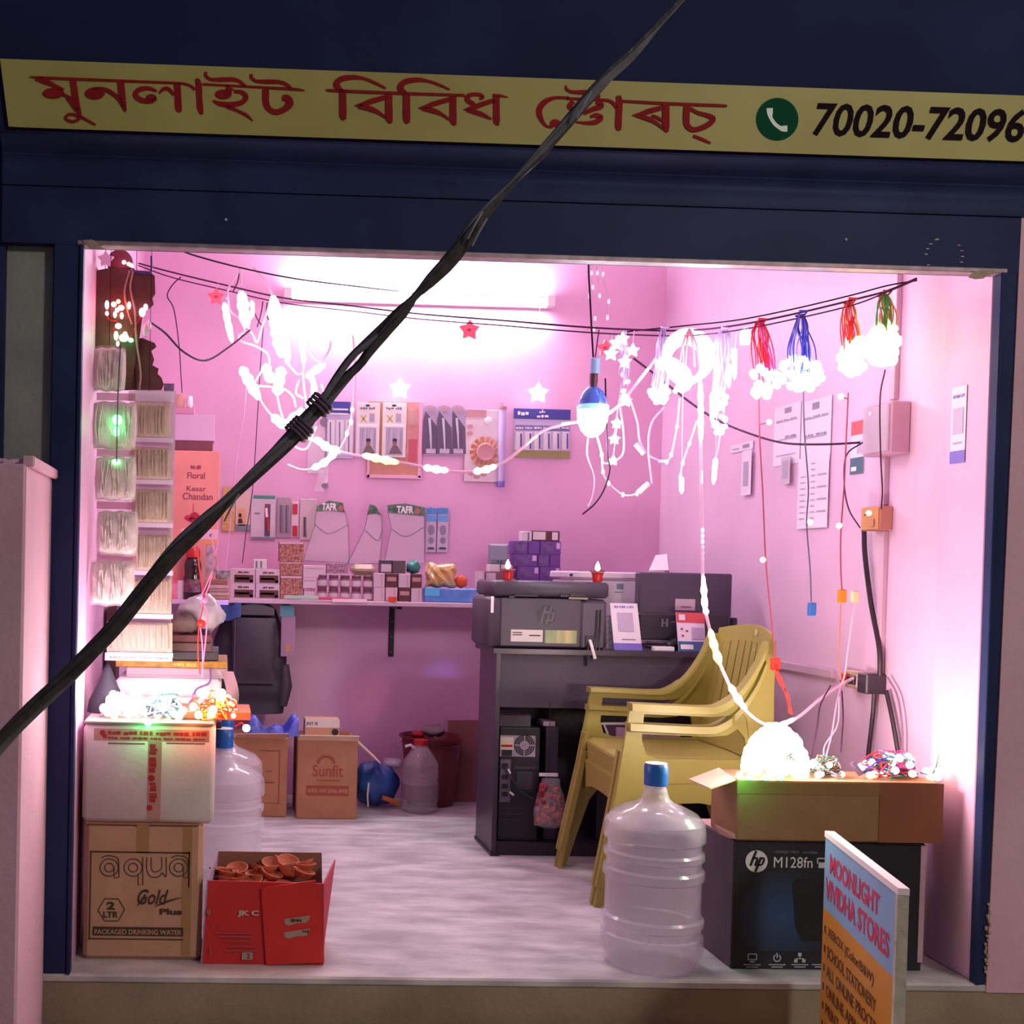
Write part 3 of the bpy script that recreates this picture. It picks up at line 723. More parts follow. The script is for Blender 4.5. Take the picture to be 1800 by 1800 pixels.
ROS = MT('rose_print', '#b88a8c', .5)
PAT = MT('brown_patterned_box', '#6d3226', .5, scale=90, hex2='#c98f80')
PAT2 = MT('purple_patterned_box', '#6a3c64', .5, scale=90, hex2='#c597ac')
# soap cartons 2 x 2
for r, (y0, y1) in enumerate(((1020.5, 1047), (993, 1019.5))):
    for c_, (x0, x1) in enumerate(((405, 448), (449.5, 492))):
        z0 = ZS+.0005+r*.064; z1 = z0+.063
        sbox((x0, y0, x1, y1), YS+.02, .07, '%s soap carton, %s of the two by two stack beside the brown patterned cartons' % ('left' if c_ == 0 else 'right', 'bottom row' if r == 0 else 'top row'),
             'soap_box', PKW, 'soap cartons on the shelf', z0, z1, bands=((.16, .06, .94, .58, DBR), (.22, .26, .78, .40, ROS), (.80, .08, .93, .24, GRT)), txt=('', .3, .68, .75, .84))
sbox((446, 975, 469, 993), YS+.03, .05, 'tiny white carton standing on the top right soap carton', 'small_box', WHITEB, None, ZS+.0005+.1285, ZS+.17, bands=((.15, .1, .3, .8, GRT), (.5, .1, .65, .8, GRT)))
zz = ZS+.0005
for k, (y0, y1) in enumerate(((1006, 1047), (982, 1005), (946, 981))):
    h = (y1-y0)/PM(YS); sbox((492.8+(k == 2)*-2, y0, 531+(k == 2)*3, y1), YS+.015, .085, 'brown flower patterned carton, %s of the stack of three' % ('bottom', 'middle', 'top')[k], 'patterned_box', PAT, 'brown patterned cartons', zz, zz+h, bands=((0.02, .9, .98, .97, PKW),)); zz += h+.0008
# mixed small cartons
zz = ZS+.0005
for k, (x0, y0, x1, y1) in enumerate(((534, 1028, 553, 1047), (532.5, 1008, 556, 1027), (533, 982, 573, 1003))):
    h = (y1-y0)/PM(YS); z1 = zz+h
    sbox((x0, y0, x1, y1), YS+.02+.0*k, .05, ('lavender white carton at the bottom, left of the small jars', 'lavender white carton in the middle, left of the small jars', 'wide white carton on top, left of the small jars')[k], 'small_box', PKW, None, zz, z1, bands=((.1, .7, .9, .76, ROS),) if k else ((.0, .75, 1, 1, PAT2),)); zz = z1+.0008
JB = MT('jar_body', '#7d5262', .35, var=.15, scale=40); JL = MT('jar_label', '#c4adba', .5); JT = MT('jar_lid', '#6a4350', .4, var=.1)
pxm = 1/PM(YS)
def jar():
    t = thing('small_jar', None, 'jar', (0, 0, 0), 'small jars in two rows on the shelf')
    part('body', G().lathe([(.0, 0), (.020, 0), (.022, .003), (.022, .034), (.019, .038)], n=14), JB, t, smooth=True, local=True)
    part('label', G().lathe([(.0224, .006), (.0226, .007), (.0226, .029), (.0224, .030)], n=14), JL, t, smooth=True, local=True)
    part('lid', G().lathe([(.019, .0382), (.020, .040), (.020, .052), (.018, .054), (0, .054)], n=14), JT, t, smooth=True, local=True)
    return t
j0 = None
for r in (0, 1):
    for k, px in enumerate((566, 586, 606, 626, 646)):
        x = W(px, 1040, YS+.03).x; lb = 'brown jar with pale label, %s row on the shelf, %s from the left' % (('bottom', 'top')[r], ('first', 'second', 'third', 'fourth', 'fifth')[k])
        if j0 is None: j0 = jar(); j0['label'] = lb; o = j0
        else: o = dup(j0, label=lb)
        o.location = (x, YS+.03, ZS+.0005+r*.0548)
sbox((574, 979, 612, 999), YS+.035, .05, 'purple patterned carton lying on top of the small jars', 'patterned_box', PAT2, None, ZS+.1105, ZS+.16, bands=((0, .0, 1, .1, PKW),))
sbox((617, 980, 662, 1001), YS+.04, .05, 'beige pouch slumped on the small jars, in front of the middle film pack', 'pouch', MT('beige_pouch', '#b39a84', .5, var=.15, scale=20), None, ZS+.1105, ZS+.158, b=.02)
# cartons 4 x 2
for r, (y0, y1) in enumerate(((1031, 1054), (1007, 1030))):
    for k, (x0, x1) in enumerate(((657, 676.5), (678, 698.5), (701, 721.5), (723, 741.5))):
        wm = (PKW, DBR, PKW, DBR)[k] if r else (PKW, PKW, DBR, PKW)[k]
        z0 = ZS+.0005+r*.0605; ml = 'brown' if wm is DBR else 'white'
        sbox((x0, y0, x1, y1), YS+.01, .06, '%s medicine carton, %s row, %s of four from the small jars' % (ml, ('lower', 'upper')[r], ('first', 'second', 'third', 'fourth')[k]), 'medicine_box', wm, 'medicine cartons right of the jars', z0, z0+.0595,
             bands=((.1, .45, .9, .75, ROS),) if wm is DBR else ((.7, .1, .76, .9, ROS),))
single('red_sticker_roll', 'small orange red roll at the foot of the medicine cartons', 'roll', G().lathe([(0, 0), (.018, 0), (.018, .02), (0, .02)], (W(690, 1050, YS-.012).x, YS-.011, ZS+.0005), 16), MT('orange_roll', '#d9431e', .5), smooth=True)
sbox((668, 981, 689, 1003), YS+.03, .05, 'dark carton with lilac label standing on the white medicine carton', 'small_box', MT('slate_box', '#4c4652', .5), None, ZS+.1215, ZS+.178, bands=((.1, .1, .95, .7, PKW),))
sbox((690, 981, 713, 1003), YS+.03, .05, 'dark taupe carton standing beside the dark one with lilac label', 'small_box', MT('taupe_box', '#5a4a50', .5), None, ZS+.1215, ZS+.178)
g = crumple(G(), (W(727, 995, YS+.04).x, YS+.04, ZS+.148), (.034, .028, .027), 5, 12, 8, .3); lo = min(a.z for a in g.v); g.v = [a+Vector((0, 0, ZS+.1215-lo)) for a in g.v]
single('green_pouch', 'teal green crumpled pouch on the last medicine cartons', 'pouch', g, MT('teal_pouch', '#2f7d74', .4, var=.15), smooth=80)
# gold snack pouch on the blue carton, orange pouch
sbox((747, 1035, 838, 1060), YS+.005, .085, 'bright blue crumpled carton at the right end of the shelf', 'blue_carton', MT('blue_carton', '#2f7fc4', .35, scale=9, hex2='#8f9fe0'), None, ZS+.0005, ZS+.062, bands=((.0, .45, .28, .9, MT('cyan_print', '#5cc3ea', .3)),), b=.004)
gx = W(775, 1012, YS+.04).x
def gpk(u, v, s): a, b = 2*u-1, 2*v-1; return (gx+a*.066*(1+.06*math.sin(5*b)), YS+.045-s*.028*(max(0, 1-a**4)*max(0, 1-b**4))**.5+.004*math.sin(9*a+6*b), ZS+.063+.052*(b+1)*(1-.03*math.cos(4*a))+.003*math.sin(7*a))
g = G().grid(lambda u, v: gpk(u, v, 1), 18, 14, lambda u, v: gpk(u, v, -.8)); lo = min(a.z for a in g.v); g.v = [a+Vector((0, 0, ZS+.0625-lo)) for a in g.v]
gp_ = single('gold_snack_pack', 'shiny gold snack pouch on the bright blue carton', 'packet', g, MT('gold_foil', '#c99a55', .25, metal=.5, scale=20, hex2='#f0d9a8', bump=.3, bscale=20), smooth=80)
g = crumple(G(), (W(810, 1022, YS+.05).x, YS+.05, ZS+.09), (.026, .02, .028), 4, 12, 8, .2); lo = min(a.z for a in g.v); g.v = [a+Vector((0, 0, ZS+.0625-lo)) for a in g.v]
single('orange_snack_pack', 'small orange red pouch leaning beside the gold snack pouch', 'packet', g, MT('orange_foil', '#d8552c', .35), smooth=80)
# notebooks and device
sbox((846, 1004, 851, 1060), YS+.0, .14, 'thin white spined notebook standing at the end of the blue carton', 'notebook', PKW, None, ZS+.0005, None, 'notebook', b=.0005)
MB_ = MT('maroon_print_box', '#7a5261', .5, var=.1)
zz = ZS+.0005
for k, (y0, y1) in enumerate(((1040, 1060), (1020, 1039), (1003, 1019))):
    h = (y1-y0)/PM(YS); sbox((852, y0, 903, y1), YS+.03, .10, 'mauve carton with white label, %s of the pile beside the black printer' % ('bottom', 'middle', 'top')[k], 'mauve_box', MB_, 'mauve cartons by the printer', zz, zz+h, bands=((.05, .1, .38, .85, PKW),)); zz += h+.0008
for k, (x0, x1) in enumerate(((860, 879), (881, 900))):
    sbox((x0, 989, x1, 1001), YS+.035, .06, '%s small plain white carton under the grey device' % ('left', 'right')[k], 'small_box', WHITEB, None, zz, zz+.031)
z0 = zz+.0318
t = thing('grey_device', 'grey plastic wall socket unit standing on two small white cartons', 'device', (W(877, 988, YS+.04).x, YS+.04, z0))
xa_, xb_ = XR(861, 894, 970, YS+.04); z1 = W(877, 956, YS+.04).z
GD = MT('slate_plastic', '#7b7f90', .4, var=.05)
part('housing', B(xa_, YS+.04, z0, xb_, YS+.08, z1, b=.006), GD, t)
part('face_plate', B(xa_+.005, YS+.037, z0+.018, xb_-.005, YS+.041, z1-.006, b=.002), MT('slate_plastic2', '#8d92a2', .35), t)
for u in (.40, .58): part('socket_hole', G().box(xa_+(xb_-xa_)*u, YS+.0365, z0+.008, xa_+(xb_-xa_)*u+.006, YS+.0405, z0+.015), BLK, t)
# purple ink cartons
PUR = MT('purple_box', '#6a3f92', .45, var=.1, scale=14); PURD = MT('dark_purple_print', '#4c2f6c', .45, scale=30, hex2='#8a6aa0'); PWL = MT('lilac_label', '#cdb8dd', .5)
rows = [(1018, 1062, ((912, 948), (949, 985))), (995, 1017, ((909, 948), (949, 985))), (973, 994, ((903, 945), (946, 966), (967, 985))), (949, 972, ((902, 928), (929, 949), (950, 986)))]
zz = ZS+.0005; n_ = 0
for r, (y0, y1, cols) in enumerate(rows):
    h = (y1-y0)/PM(YS)
    for k, (x0, x1) in enumerate(cols):
        wide = x1-x0 > 30
        sbox((x0, y0, x1, y1), YS+.05+.002*(r % 2), .08, 'purple ink carton, %s row from the top, %s from the left in its row' % (('fourth', 'third', 'second', 'top')[r], ('first', 'second', 'third')[k]), 'ink_box', PUR, 'purple ink cartons behind the black printer', zz, zz+h,
             bands=((.14, .12, .62, .8, PURD), (.78, .45, .95, .9, PWL)) if wide else ((.1, .1, .85, .9, PURD if (k+r) % 2 else PUR),))
    zz += h+.0007
sbox((917, 931, 935, 947.5), YS+.06, .05, 'small white carton on the top left of the purple cartons', 'small_box', WHITEB, None, zz, zz+.042, bands=((.6, .1, .75, .9, PURD),))
sbox((936, 932, 984, 948), YS+.06, .06, 'maroon and white carton lying on top of the purple cartons', 'maroon_box', MT('deep_maroon_box', '#4d2233', .5), None, zz, zz+.046, bands=((.02, .15, .48, .9, WHITEB), (.72, .15, .93, .88, WHITEB)))

# ------------------------------------------------------------------ things on the left wing of the shelf
YL = 1.84
t = thing('incense_box', 'tall salmon incense display carton with a red flower, on the left end of the shelf', 'box', W(345, 1052, YL))
SAL = MT('salmon_board', '#d98b80', .55, var=.05)
zb1 = W(345, 792, YL).z
part('body', pb(296, 792, 384, 1052, YL+.0, .13, .003, z0=ZS+.0005), SAL, t)
prect(t, 'print_panel', 318, 930, 383, 948, YL, MT('pale_pink_print', '#dcb0bd', .5)); prect(t, 'print_panel', 355, 949, 383, 957, YL, MT('orange_print', '#d9935a', .5)); prect(t, 'print_panel', 362, 958, 381, 1012, YL, MT('mauve_picture', '#8f6f80', .5, scale=40, hex2='#c9a7ac'))
MARN = MT('maroon_ink', '#8c3f4c', .6)
pmarks(t, 335, 817, 353, 825, YL-.0015, MARN, 2, 4)
for s, x0, x1, y0, y1 in (('Floral', 329, 360, 830, 841), ('Kesar', 328, 362, 854, 863), ('Chandan', 321, 374, 866, 878)): ptext(t, s, x0, y0, x1, y1, YL-.0015, MARN, .01)
g = G()
for (cx, cy, rx, ry, ro) in ((333, 911, 9, 5, .2), (342, 907, 8, 7, 0), (350, 911, 9, 5, -.3), (340, 914, 9, 5, 0)): ell(g, cx, cy, rx, ry, YL-.0016, 14, ro)
part('printed_flower', g, MT('crimson_print', '#b02340', .5), t)
g = G(); strokes(g, [[(340, 885, .8), (340, 905, .8)]], YL-.0016, n=1); part('printed_stem', g, MARN, t)
g = G(); ell(g, 371, 941, 3, 3, YL-.0022); part('printed_mark', g, PURD, t)
zz = zb1+.0006
for (nm, lb, px, mt_, dp) in (('dark_box', 'dark maroon open carton lying between the salmon carton and the white one', (296, 774, 374, 791), MT('dark_maroon_box', '#6a3742', .6, var=.2), .11), ('white_box', 'plain lilac white carton on top of the dark maroon one', (296, 727, 377, 773), MT('lilac_white_box', '#c3a3bf', .5, var=.04), .12),
                          ('lid_box', 'thin rose lidded carton on the lilac white carton', (296, 715, 342, 726), MT('rose_box', '#b9809c', .5), .10)):
    h = (px[3]-px[1])/PM(YL, 340); single(nm, lb, 'box', pb(*px, YL+.005, dp, .002, z0=zz, z1=zz+h), mt_); zz += h+.0006
g = G(); xr_ = W(313, 700, YL+.05).x
g.lathe([(0, 0), (.026, 0), (.030, .056), (0, .056)], (xr_, YL+.05, zz), 18)
single('paper_cup_stack', 'tan paper cup standing highest on the left shelf', 'cup', g, MT('tan_cup', '#b98480', .6), smooth=True)
g = crumple(G(), (xr_+.048, YL+.05, zz+.027), (.014, .014, .026), 8, 10, 8, .15); lo = min(a.z for a in g.v); g.v = [a+Vector((0, 0, zz-lo)) for a in g.v]
single('tissue_roll', 'white tissue scrap beside the tan paper cup', 'paper', g, MT('tissue_white', '#efdcea', .7), smooth=80)
# cola bottle
xb_ = W(338, 1040, YL-.03).x
t = thing('cola_bottle', 'dark cola bottle with red cap in front of the salmon carton', 'bottle', (xb_, YL-.028, ZS))
h = (1052-962)/PM(YL, 338)
part('bottle', G().lathe([(0, .0005), (.033, .0005), (.037, .01), (.037, h*.42), (.033, h*.47), (.034, h*.55), (.036, h*.66), (.030, h*.76), (.024, h*.80)], (xb_, YL-.03, ZS), 20), MT('cola', '#2c1416', .15, var=.4, scale=60), t, smooth=True)
part('cap', G().lathe([(.024, h*.801), (.029, h*.81), (.029, h*.95), (.022, h), (0, h)], (xb_, YL-.03, ZS), 18), RUBY, t, smooth=35)
part('label_band', G().lathe([(.0374, h*.14), (.0376, h*.15), (.0376, h*.38), (.0374, h*.39)], (xb_, YL-.03, ZS), 20), MT('bottle_label', '#4a2530', .4, scale=60, hex2='#8a5560'), t, smooth=True)
sbox((297, 1020, 323, 1050), YL-.04, .04, 'small red and white carton left of the cola bottle', 'small_box', MT('red_white_box', '#d34d60', .5, scale=20, hex2='#e7a6b4'), None, ZS+.0005, None, bands=((.6, 0, .98, 1, PKW),))
zz = ZS+.0005
for k, c in enumerate(('#a8806c', '#b98d76', '#a27863', '#c09880', '#8a5a44')):
    h = .0145+(k == 4)*.008
    g = pb(366, 1040, 404-k, 1050, 1.81, .10, .003, z0=zz, z1=zz+h); single('flat_packet', ('lowest', 'second lowest', 'middle', 'second highest', 'topmost dark')[k]+' tan flat packet in the pile at the corner of the shelf', 'packet', g, MT('packet%d' % k, c, .5, var=.12, scale=30), 'tan packets at the shelf corner'); zz += h+.0006
sbox((379, 1000, 404, 1016), 1.84, .05, 'little dark printed carton on the pile of tan packets', 'small_box', MT('slate_print', '#5c5668', .5, scale=50, hex2='#b9a9ad'), None, zz, zz+.036)

# ------------------------------------------------------------------ cards and packs hung on the back wall
YW_ = DB-.006
def hung(name, label, px, mat, cat='packet', group=None, t=.004, rnd_=0, Y=None):
    Y = Y or YW_-.012
    x0, y0, x1, y1 = px
    o = thing(name, label, cat, W((x0+x1)/2, y1, Y), group)
    part('card', pb(x0, y0, x1, y1, Y, t, .0015), mat, o)
    c = W((x0+x1)/2, y0+3, Y)
    part('hook', G().tube([(c.x, DB, c.z+.012), (c.x, Y-.008, c.z+.010), (c.x, Y-.012, c.z+.004)], .0016, 6), RUST, o)
    return o
YC = YW_-.012
BLUC = MT('pen_card_blue', '#3a3f8e', .45); LIL = MT('lilac_card', '#b7aecb', .45); OLV = MT('olive_print', '#8d8a52', .5)
t = hung('pen_card', 'wide blue topped pen card with six pens, right of the hanging tube', (904, 722, 1002, 805), LIL)
prect(t, 'header', 903, 719, 1003, 737, YC, BLUC); prect(t, 'print_strip', 906, 748, 1001, 757, YC, MT('slate_blue', '#6a6aa0', .5)); prect(t, 'footer', 904, 792, 1002, 805, YC, OLV)
for k in range(6):
    x = 907+k*16.3; prect(t, 'pen_slot', x, 759, x+12, 791, YC, WHITEB, .003); part('pen', G().tube([W(x+9, 762, YC-.005), W(x+9, 789, YC-.005)], .0035, 8), BLUC, t)
pmarks(t, 910, 722, 929, 730, YC-.0016, WHT, 1, 3); pmarks(t, 944, 729, 964, 734, YC-.0016, WHT, 1, 4); pmarks(t, 948, 722, 958, 726, YC-.0016, WHT, 1, 6)
for k in range(6): pmarks(t, 907+k*16, 750, 920+k*16, 754, YC-.0016, WHITEB, 1, k)
t = hung('toothbrush_card', 'blue headed toothbrush card partly behind the black cable', (571, 728, 622, 806), LIL)
prect(t, 'header', 576, 706, 616, 727, YC, BLUC)
for k in range(3): prect(t, 'brush_cell', 575+k*16, 738, 588+k*16, 800, YC, WHITEB, .002); part('brush', G().tube([W(581+k*16, 742, YC-.003), W(581+k*16, 798, YC-.003)], .003, 8), MT('slate_blue', '#6a6aa0', .5), t)
for y in (718, 726): prect(t, 'print_line', 580, y, 612, y+3, YC-.001, WHITEB)
# framed sheet with two white packs and a rose strip
t = thing('sample_frame', 'pale pink display frame holding two white packets with a man pictured', 'frame', W(690, 842, YC))
FRM = MT('pink_frame', '#d7a3bd', .4)
part('backing', pb(645, 706, 742, 840, YC+.006, .006, .001), MT('amber_backing', '#b98173', .5, scale=4, hex2='#c28a5a'), t)
for (x0, y0, x1, y1) in ((736, 706, 742, 840), (645, 835, 742, 841), (645, 800, 650, 841)): part('frame_bar', pb(x0, y0, x1, y1, YC-.002, .010, .001), FRM, t)
prect(t, 'rose_strip', 715, 708, 737, 818, YC+.006, MT('rose_strip', '#c07c80', .5, scale=20, hex2='#d39a94')); prect(t, 'rose_picture', 718, 772, 733, 812, YC+.0045, MT('red_picture', '#b65060', .5)); prect(t, 'print_panel', 718, 722, 734, 748, YC+.0045, MT('tan_picture', '#b98f86', .5))
MANS = MT('picture_skin', '#8a6258', .6); MANH = MT('picture_hair', '#2c2330', .6); MANB = MT('picture_shirt', '#6b5a5c', .6); CUR = MT('picture_curtain', '#8f8498', .6, scale=60, hex2='#bdb1c0', stretch=(3, 1, .1))
for k, (x0, x1) in enumerate(((626, 667), (672, 714))):
    p = hung('razor_packet', ('left', 'right')[k]+' white packet picturing a man under a curtain, in the pink frame', (x0, 708, x1, 804), WHITEB, 'packet', 'white picture packets', .003, Y=YC-.006)
    Yp_ = YC-.006; cx = (x0+x1)/2
    prect(p, 'picture', x0+6, 752, x1-6, 800, Yp_, CUR); prect(p, 'print_band', x0+3, 745, x1-3, 750, Yp_, WHT)
    g = G(); strokes(g, [[(cx-12, 730, 2.2), (cx-3, 742, 2.2)], [(cx-3, 730, 2.2), (cx-12, 742, 2.2)]], Yp_-.0013, n=1); part('printed_cross', g, MT('yellow_ink', '#b8a640', .5), p)
    prect(p, 'printed_pack', cx+3, 727, cx+12, 742, Yp_, MT('grey_picture', '#a59aa8', .5))
    pmarks(p, x0+7, 715, x1-8, 720, Yp_-.0012, MT('slate_ink', '#6d6578', .6), 2, k)
    g = G(); ell(g, cx+1, 778, 4, 5.5, Yp_-.0013); part('printed_face', g, MANS, p)
    g = G(); ell(g, cx+1, 773.5, 4.4, 3, Yp_-.0016); part('printed_hair', g, MANH, p)
    g = G().add([W(*q, Yp_-.0013) for q in ((cx-3, 783), (cx+5, 783), (cx+14, 798), (cx-10, 798))], [(0, 1, 2, 3)]); part('printed_shirt', g, MANB, p)
    g = G(); ell(g, cx, 713, 4, 2, Yp_-.0014); part('hang_hole', g, MANH, p)
# razor blister cards
RZ = MT('purple_grey_card', '#5d4d66', .5); RZL = MT('grey_card_tip', '#a79ab2', .5)
for k, x in enumerate((744, 768, 792)):
    o = thing('razor_card', ('leftmost', 'middle', 'rightmost')[k]+' of three overlapping razor cards with arched tops', 'packet', W(x+14, 800, YC), 'razor cards on the back wall')
    Yr = YC-.004*(k == 1)-.0
    pts = [(x, 722), (x+3, 715), (x+12, 712), (x+22, 715), (x+27, 722), (x+27, 800), (x, 800)]
    part('card', G().plate(pts, lambda a, b: W(a, b, Yr), lambda a, b: W(a, b, Yr+.003)), RZL, o)
    g = G().add([W(*q, Yr-.0006) for q in ((x, 740), (x+4, 722), (x+26, 752), (x+27, 798), (x, 798))], [(0, 1, 2, 3, 4)]); part('printed_panel', g, RZ, o)
    part('razor_handle', G().tube([W(x+11, 735, Yr-.005), W(x+13, 765, Yr-.007), W(x+14, 792, Yr-.004)], [.006, .005, .0035], 8), MT('silver_plastic', '#b9b1bf', .3), o)
    prect(o, 'footer', x+5, 789, x+22, 797, Yr-.0006, MT('pale_lilac', '#c7b6c9', .5))
    prect(o, 'brand_patch', x+9, 717, x+20, 723, Yr-.0003, ROS)
# coil pack
t = hung('orange_toy_card', 'white card with an orange fan shaped toy between razor cards and tube', (817, 720, 880, 847), MT('white_card_print', '#cfbcc4', .5, scale=12, hex2='#dccdd2'))
prect(t, 'header', 819, 720, 855, 733, YC, ROS)
c = W(853, 795, YC-.012); cc = [0]
g = G()
for k in range(14):
    a = 2*math.pi*k/14; r0, r1 = .038, .072
    g.add([(c.x+math.cos(a-.15)*r0, c.y+.003, c.z+math.sin(a-.15)*r0), (c.x+math.cos(a-.1)*r1, c.y-.003, c.z+math.sin(a-.1)*r1), (c.x+math.cos(a+.16)*r1*.97, c.y+.004, c.z+math.sin(a+.16)*r1*.97), (c.x+math.cos(a+.2)*r0, c.y-.001, c.z+math.sin(a+.2)*r0)], [(0, 1, 2, 3)])
part('petals', g, MT('orange_toy', '#cf8460', .45, var=.1), t)
g = G().lathe([(.030, .0), (.040, .004), (.042, .010), (.036, .013), (.030, .010)], (0, 0, 0), 24); g.xf(Matrix.Translation(c) @ Matrix.Rotation(math.pi/2, 4, 'X')); part('ring', g, MT('rose_ring', '#c38e90', .4), t, smooth=True)
g = G().lathe([(0, .006), (.018, .006), (.018, 0), (0, 0)], (0, 0, 0), 16); g.xf(Matrix.Translation(c) @ Matrix.Rotation(math.pi/2, 4, 'X')); part('hub', g, MT('olive_hub', '#8d9a7a', .4), t)
g = G()
q = W(858, 740, YC-.006); g.lathe([(.012, 0), (.018, .002), (.018, .006), (.012, .008)], (0, 0, 0), 18); g.xf(Matrix.Translation(q) @ Matrix.Rotation(math.pi/2, 4, 'X')); part('white_ring', g, WHT, t, smooth=True)
g = G()
for (x, y) in ((826, 750), (826, 762), (828, 832), (838, 838), (850, 834)): ell(g, x, y, 6, 4, YC-.0008)
part('printed_marks', g, ROS, t)
# long tube
x = W(882, 780, YC-.014).x
t = thing('hanging_tube', 'long pale lilac tube hanging left of the wide pen card', 'tube', W(882, 858, YC-.014))
za_, zb_ = W(882, 720, YC).z, W(882, 846, YC).z
part('tube', G().lathe([(.016, zb_), (.0165, zb_+.01), (.0165, za_-.005), (.015, za_)], (x, YC-.014, 0), 18), MT('lilac_tube', '#b4a3cc', .25, var=.05), t, smooth=True)
part('top_cap', G().lathe([(.0168, za_-.002), (.0175, za_), (.0175, za_+.012), (0, za_+.012)], (x, YC-.014, 0), 18), ROS, t, smooth=35)
part('bottom_cap', G().lathe([(0, zb_-.026), (.017, zb_-.026), (.019, zb_-.004), (.0168, zb_)], (x, YC-.014, 0), 18), MT('violet_cap', '#6c5aa6', .4), t, smooth=35)
part('hook', G().tube([(x, DB, za_+.03), (x, YC-.014, za_+.026), (x, YC-.014, za_+.010)], .0016, 6), RUST, t)
# cloth-like pouch left of the pen cards
t = hung('film_pouch', 'limp clear pouch with a knotted tail under the LED rope', (541, 744, 578, 832), FILM2, t=.002)
g = G().grid(lambda u, v: (W(556+u*18+3*math.sin(v*5), 826+v*38, YC).x, YC-.004-.006*math.sin(u*5+v*4), W(560, 826+v*38, YC).z), 5, 6); part('tail', g, FILM2, t, smooth=True)
g = G(); ell(g, 570, 742, 8, 8, YC-.002); ell(g, 571, 854, 6, 5, YC-.012); part('black_print', g, MT('grey_print', '#7a6d80', .5), t)
# lower-left packs
for (lb, px, body, extra) in (('gold bangle strip, leftmost of the packs hung above the shelf', (391, 856, 413, 934), MT('gold_strip', '#b88f4c', .4, scale=30, hex2='#d6b676', stretch=(1, 1, 3)), None),
                              ('blue and cream pack with a tiny portrait, second of the hung packs', (414, 864, 440, 932), MT('cream_card', '#d2b9ae', .5), 'man'),
                              ('white green edged pack with a red white pen, third of the hung packs', (441, 871, 484, 948), MT('mint_card', '#cbbccb', .5), 'pen'),
                              ('grey clear pack with two silver items, fourth of the hung packs', (487, 874, 511, 945), MT('grey_film_card', '#a2909c', .4), 'two'),
                              ('narrow red and white clip pack, fifth of the hung packs', (512, 882, 525, 945), MT('white_strip', '#d9c2c9', .5), 'red'),
                              ('pale clear pack with a dark item, rightmost of the hung packs', (527, 877, 556, 949), MT('pale_film_card', '#c6b0b4', .4), 'dark')):
    t = hung('hung_pack', lb, px, body, 'packet', 'packs hung above the shelf')
    x0, y0, x1, y1 = px
    if extra == 'man':
        prect(t, 'picture', x0+4, y0+30, x1-8, y1-8, YC, MT('peach_picture', '#d3a274', .5)); prect(t, 'print_band', x0, y1-10, x1, y1, YC, GRT)
        g = G(); ell(g, x0+8, y0+42, 3, 4, YC-.0016); g.add([W(*q, YC-.0016) for q in ((x0+4, y0+56), (x0+5, y0+48), (x0+11, y0+47), (x0+13, y0+56))], [(0, 1, 2, 3)]); part('printed_person', g, MANH, t)
    if extra == 'pen':
        prect(t, 'header', x0+4, y0, x1, y0+6, YC, MT('teal_print', '#3f8f7c', .5)); prect(t, 'window', x0+24, y0+15, x0+34, y1-5, YC, MT('plum_window', '#5c4660', .5))
        part('pen', G().tube([W(x0+28, y0+18, YC-.006), W(x0+30, y0+62, YC-.006)], .0045, 8), RUBY, t); part('pen_cap', G().tube([W(x0+27, y0+22, YC-.007), W(x0+28, y0+38, YC-.007)], .006, 8), WHT, t)
        prect(t, 'printed_shape', x0+6, y0+30, x0+16, y0+33, YC, GRT); prect(t, 'edge', x0, y1-4, x1, y1, YC, GRT)
    if extra == 'two':
        for u in (8, 18): part('metal_item', G().tube([W(x0+u, y0+14, YC-.004), W(x0+u, y0+62, YC-.004)], [.006, .008], 8), MT('steel_grey', '#7a7084', .3, metal=.4), t)
    if extra == 'red':
        prect(t, 'red_block', x0+2, y0+4, x1-2, y0+22, YC, MT('crimson', '#b01c38', .4), .004); prect(t, 'red_block', x0+2, y0+42, x1-2, y1-2, YC, MT('crimson', '#b01c38', .4), .004)
    if extra == 'dark':
        part('dark_item', G().tube([W(x0+9, y0+32, YC-.004), W(x0+9, y1-6, YC-.004)], .006, 8), MT('slate_item', '#4f4656', .4), t)
for k, (x0, x1) in enumerate(((749, 767), (769, 788))):
    t = hung('comb_pack', ('left', 'right')[k]+' of two tall blue topped packs at the end of the film packs', (x0, 893, x1, 971), MT('lilac_pack', '#b3a2bb', .45, scale=25, hex2='#cfc0d2'), 'packet', 'blue topped packs')
    prect(t, 'header', x0, 893, x1, 904, YC, MT('azure', '#3d82c4', .4)); prect(t, 'header', x0, 906, x1, 917, YC, MT('azure_pale', '#5d9ad2', .4))
    g = G(); ell(g, (x0+x1)/2, 932, 6, 9, YC-.0006); ell(g, (x0+x1)/2, 950, 5, 6, YC-.0006); part('printed_toy', g, MT('toy_print', '#8b7f98', .5), t)
    prect(t, 'print_band', x0+3, 962, x1-4, 966, YC, MT('dark_ink', '#4a3a55', .5))
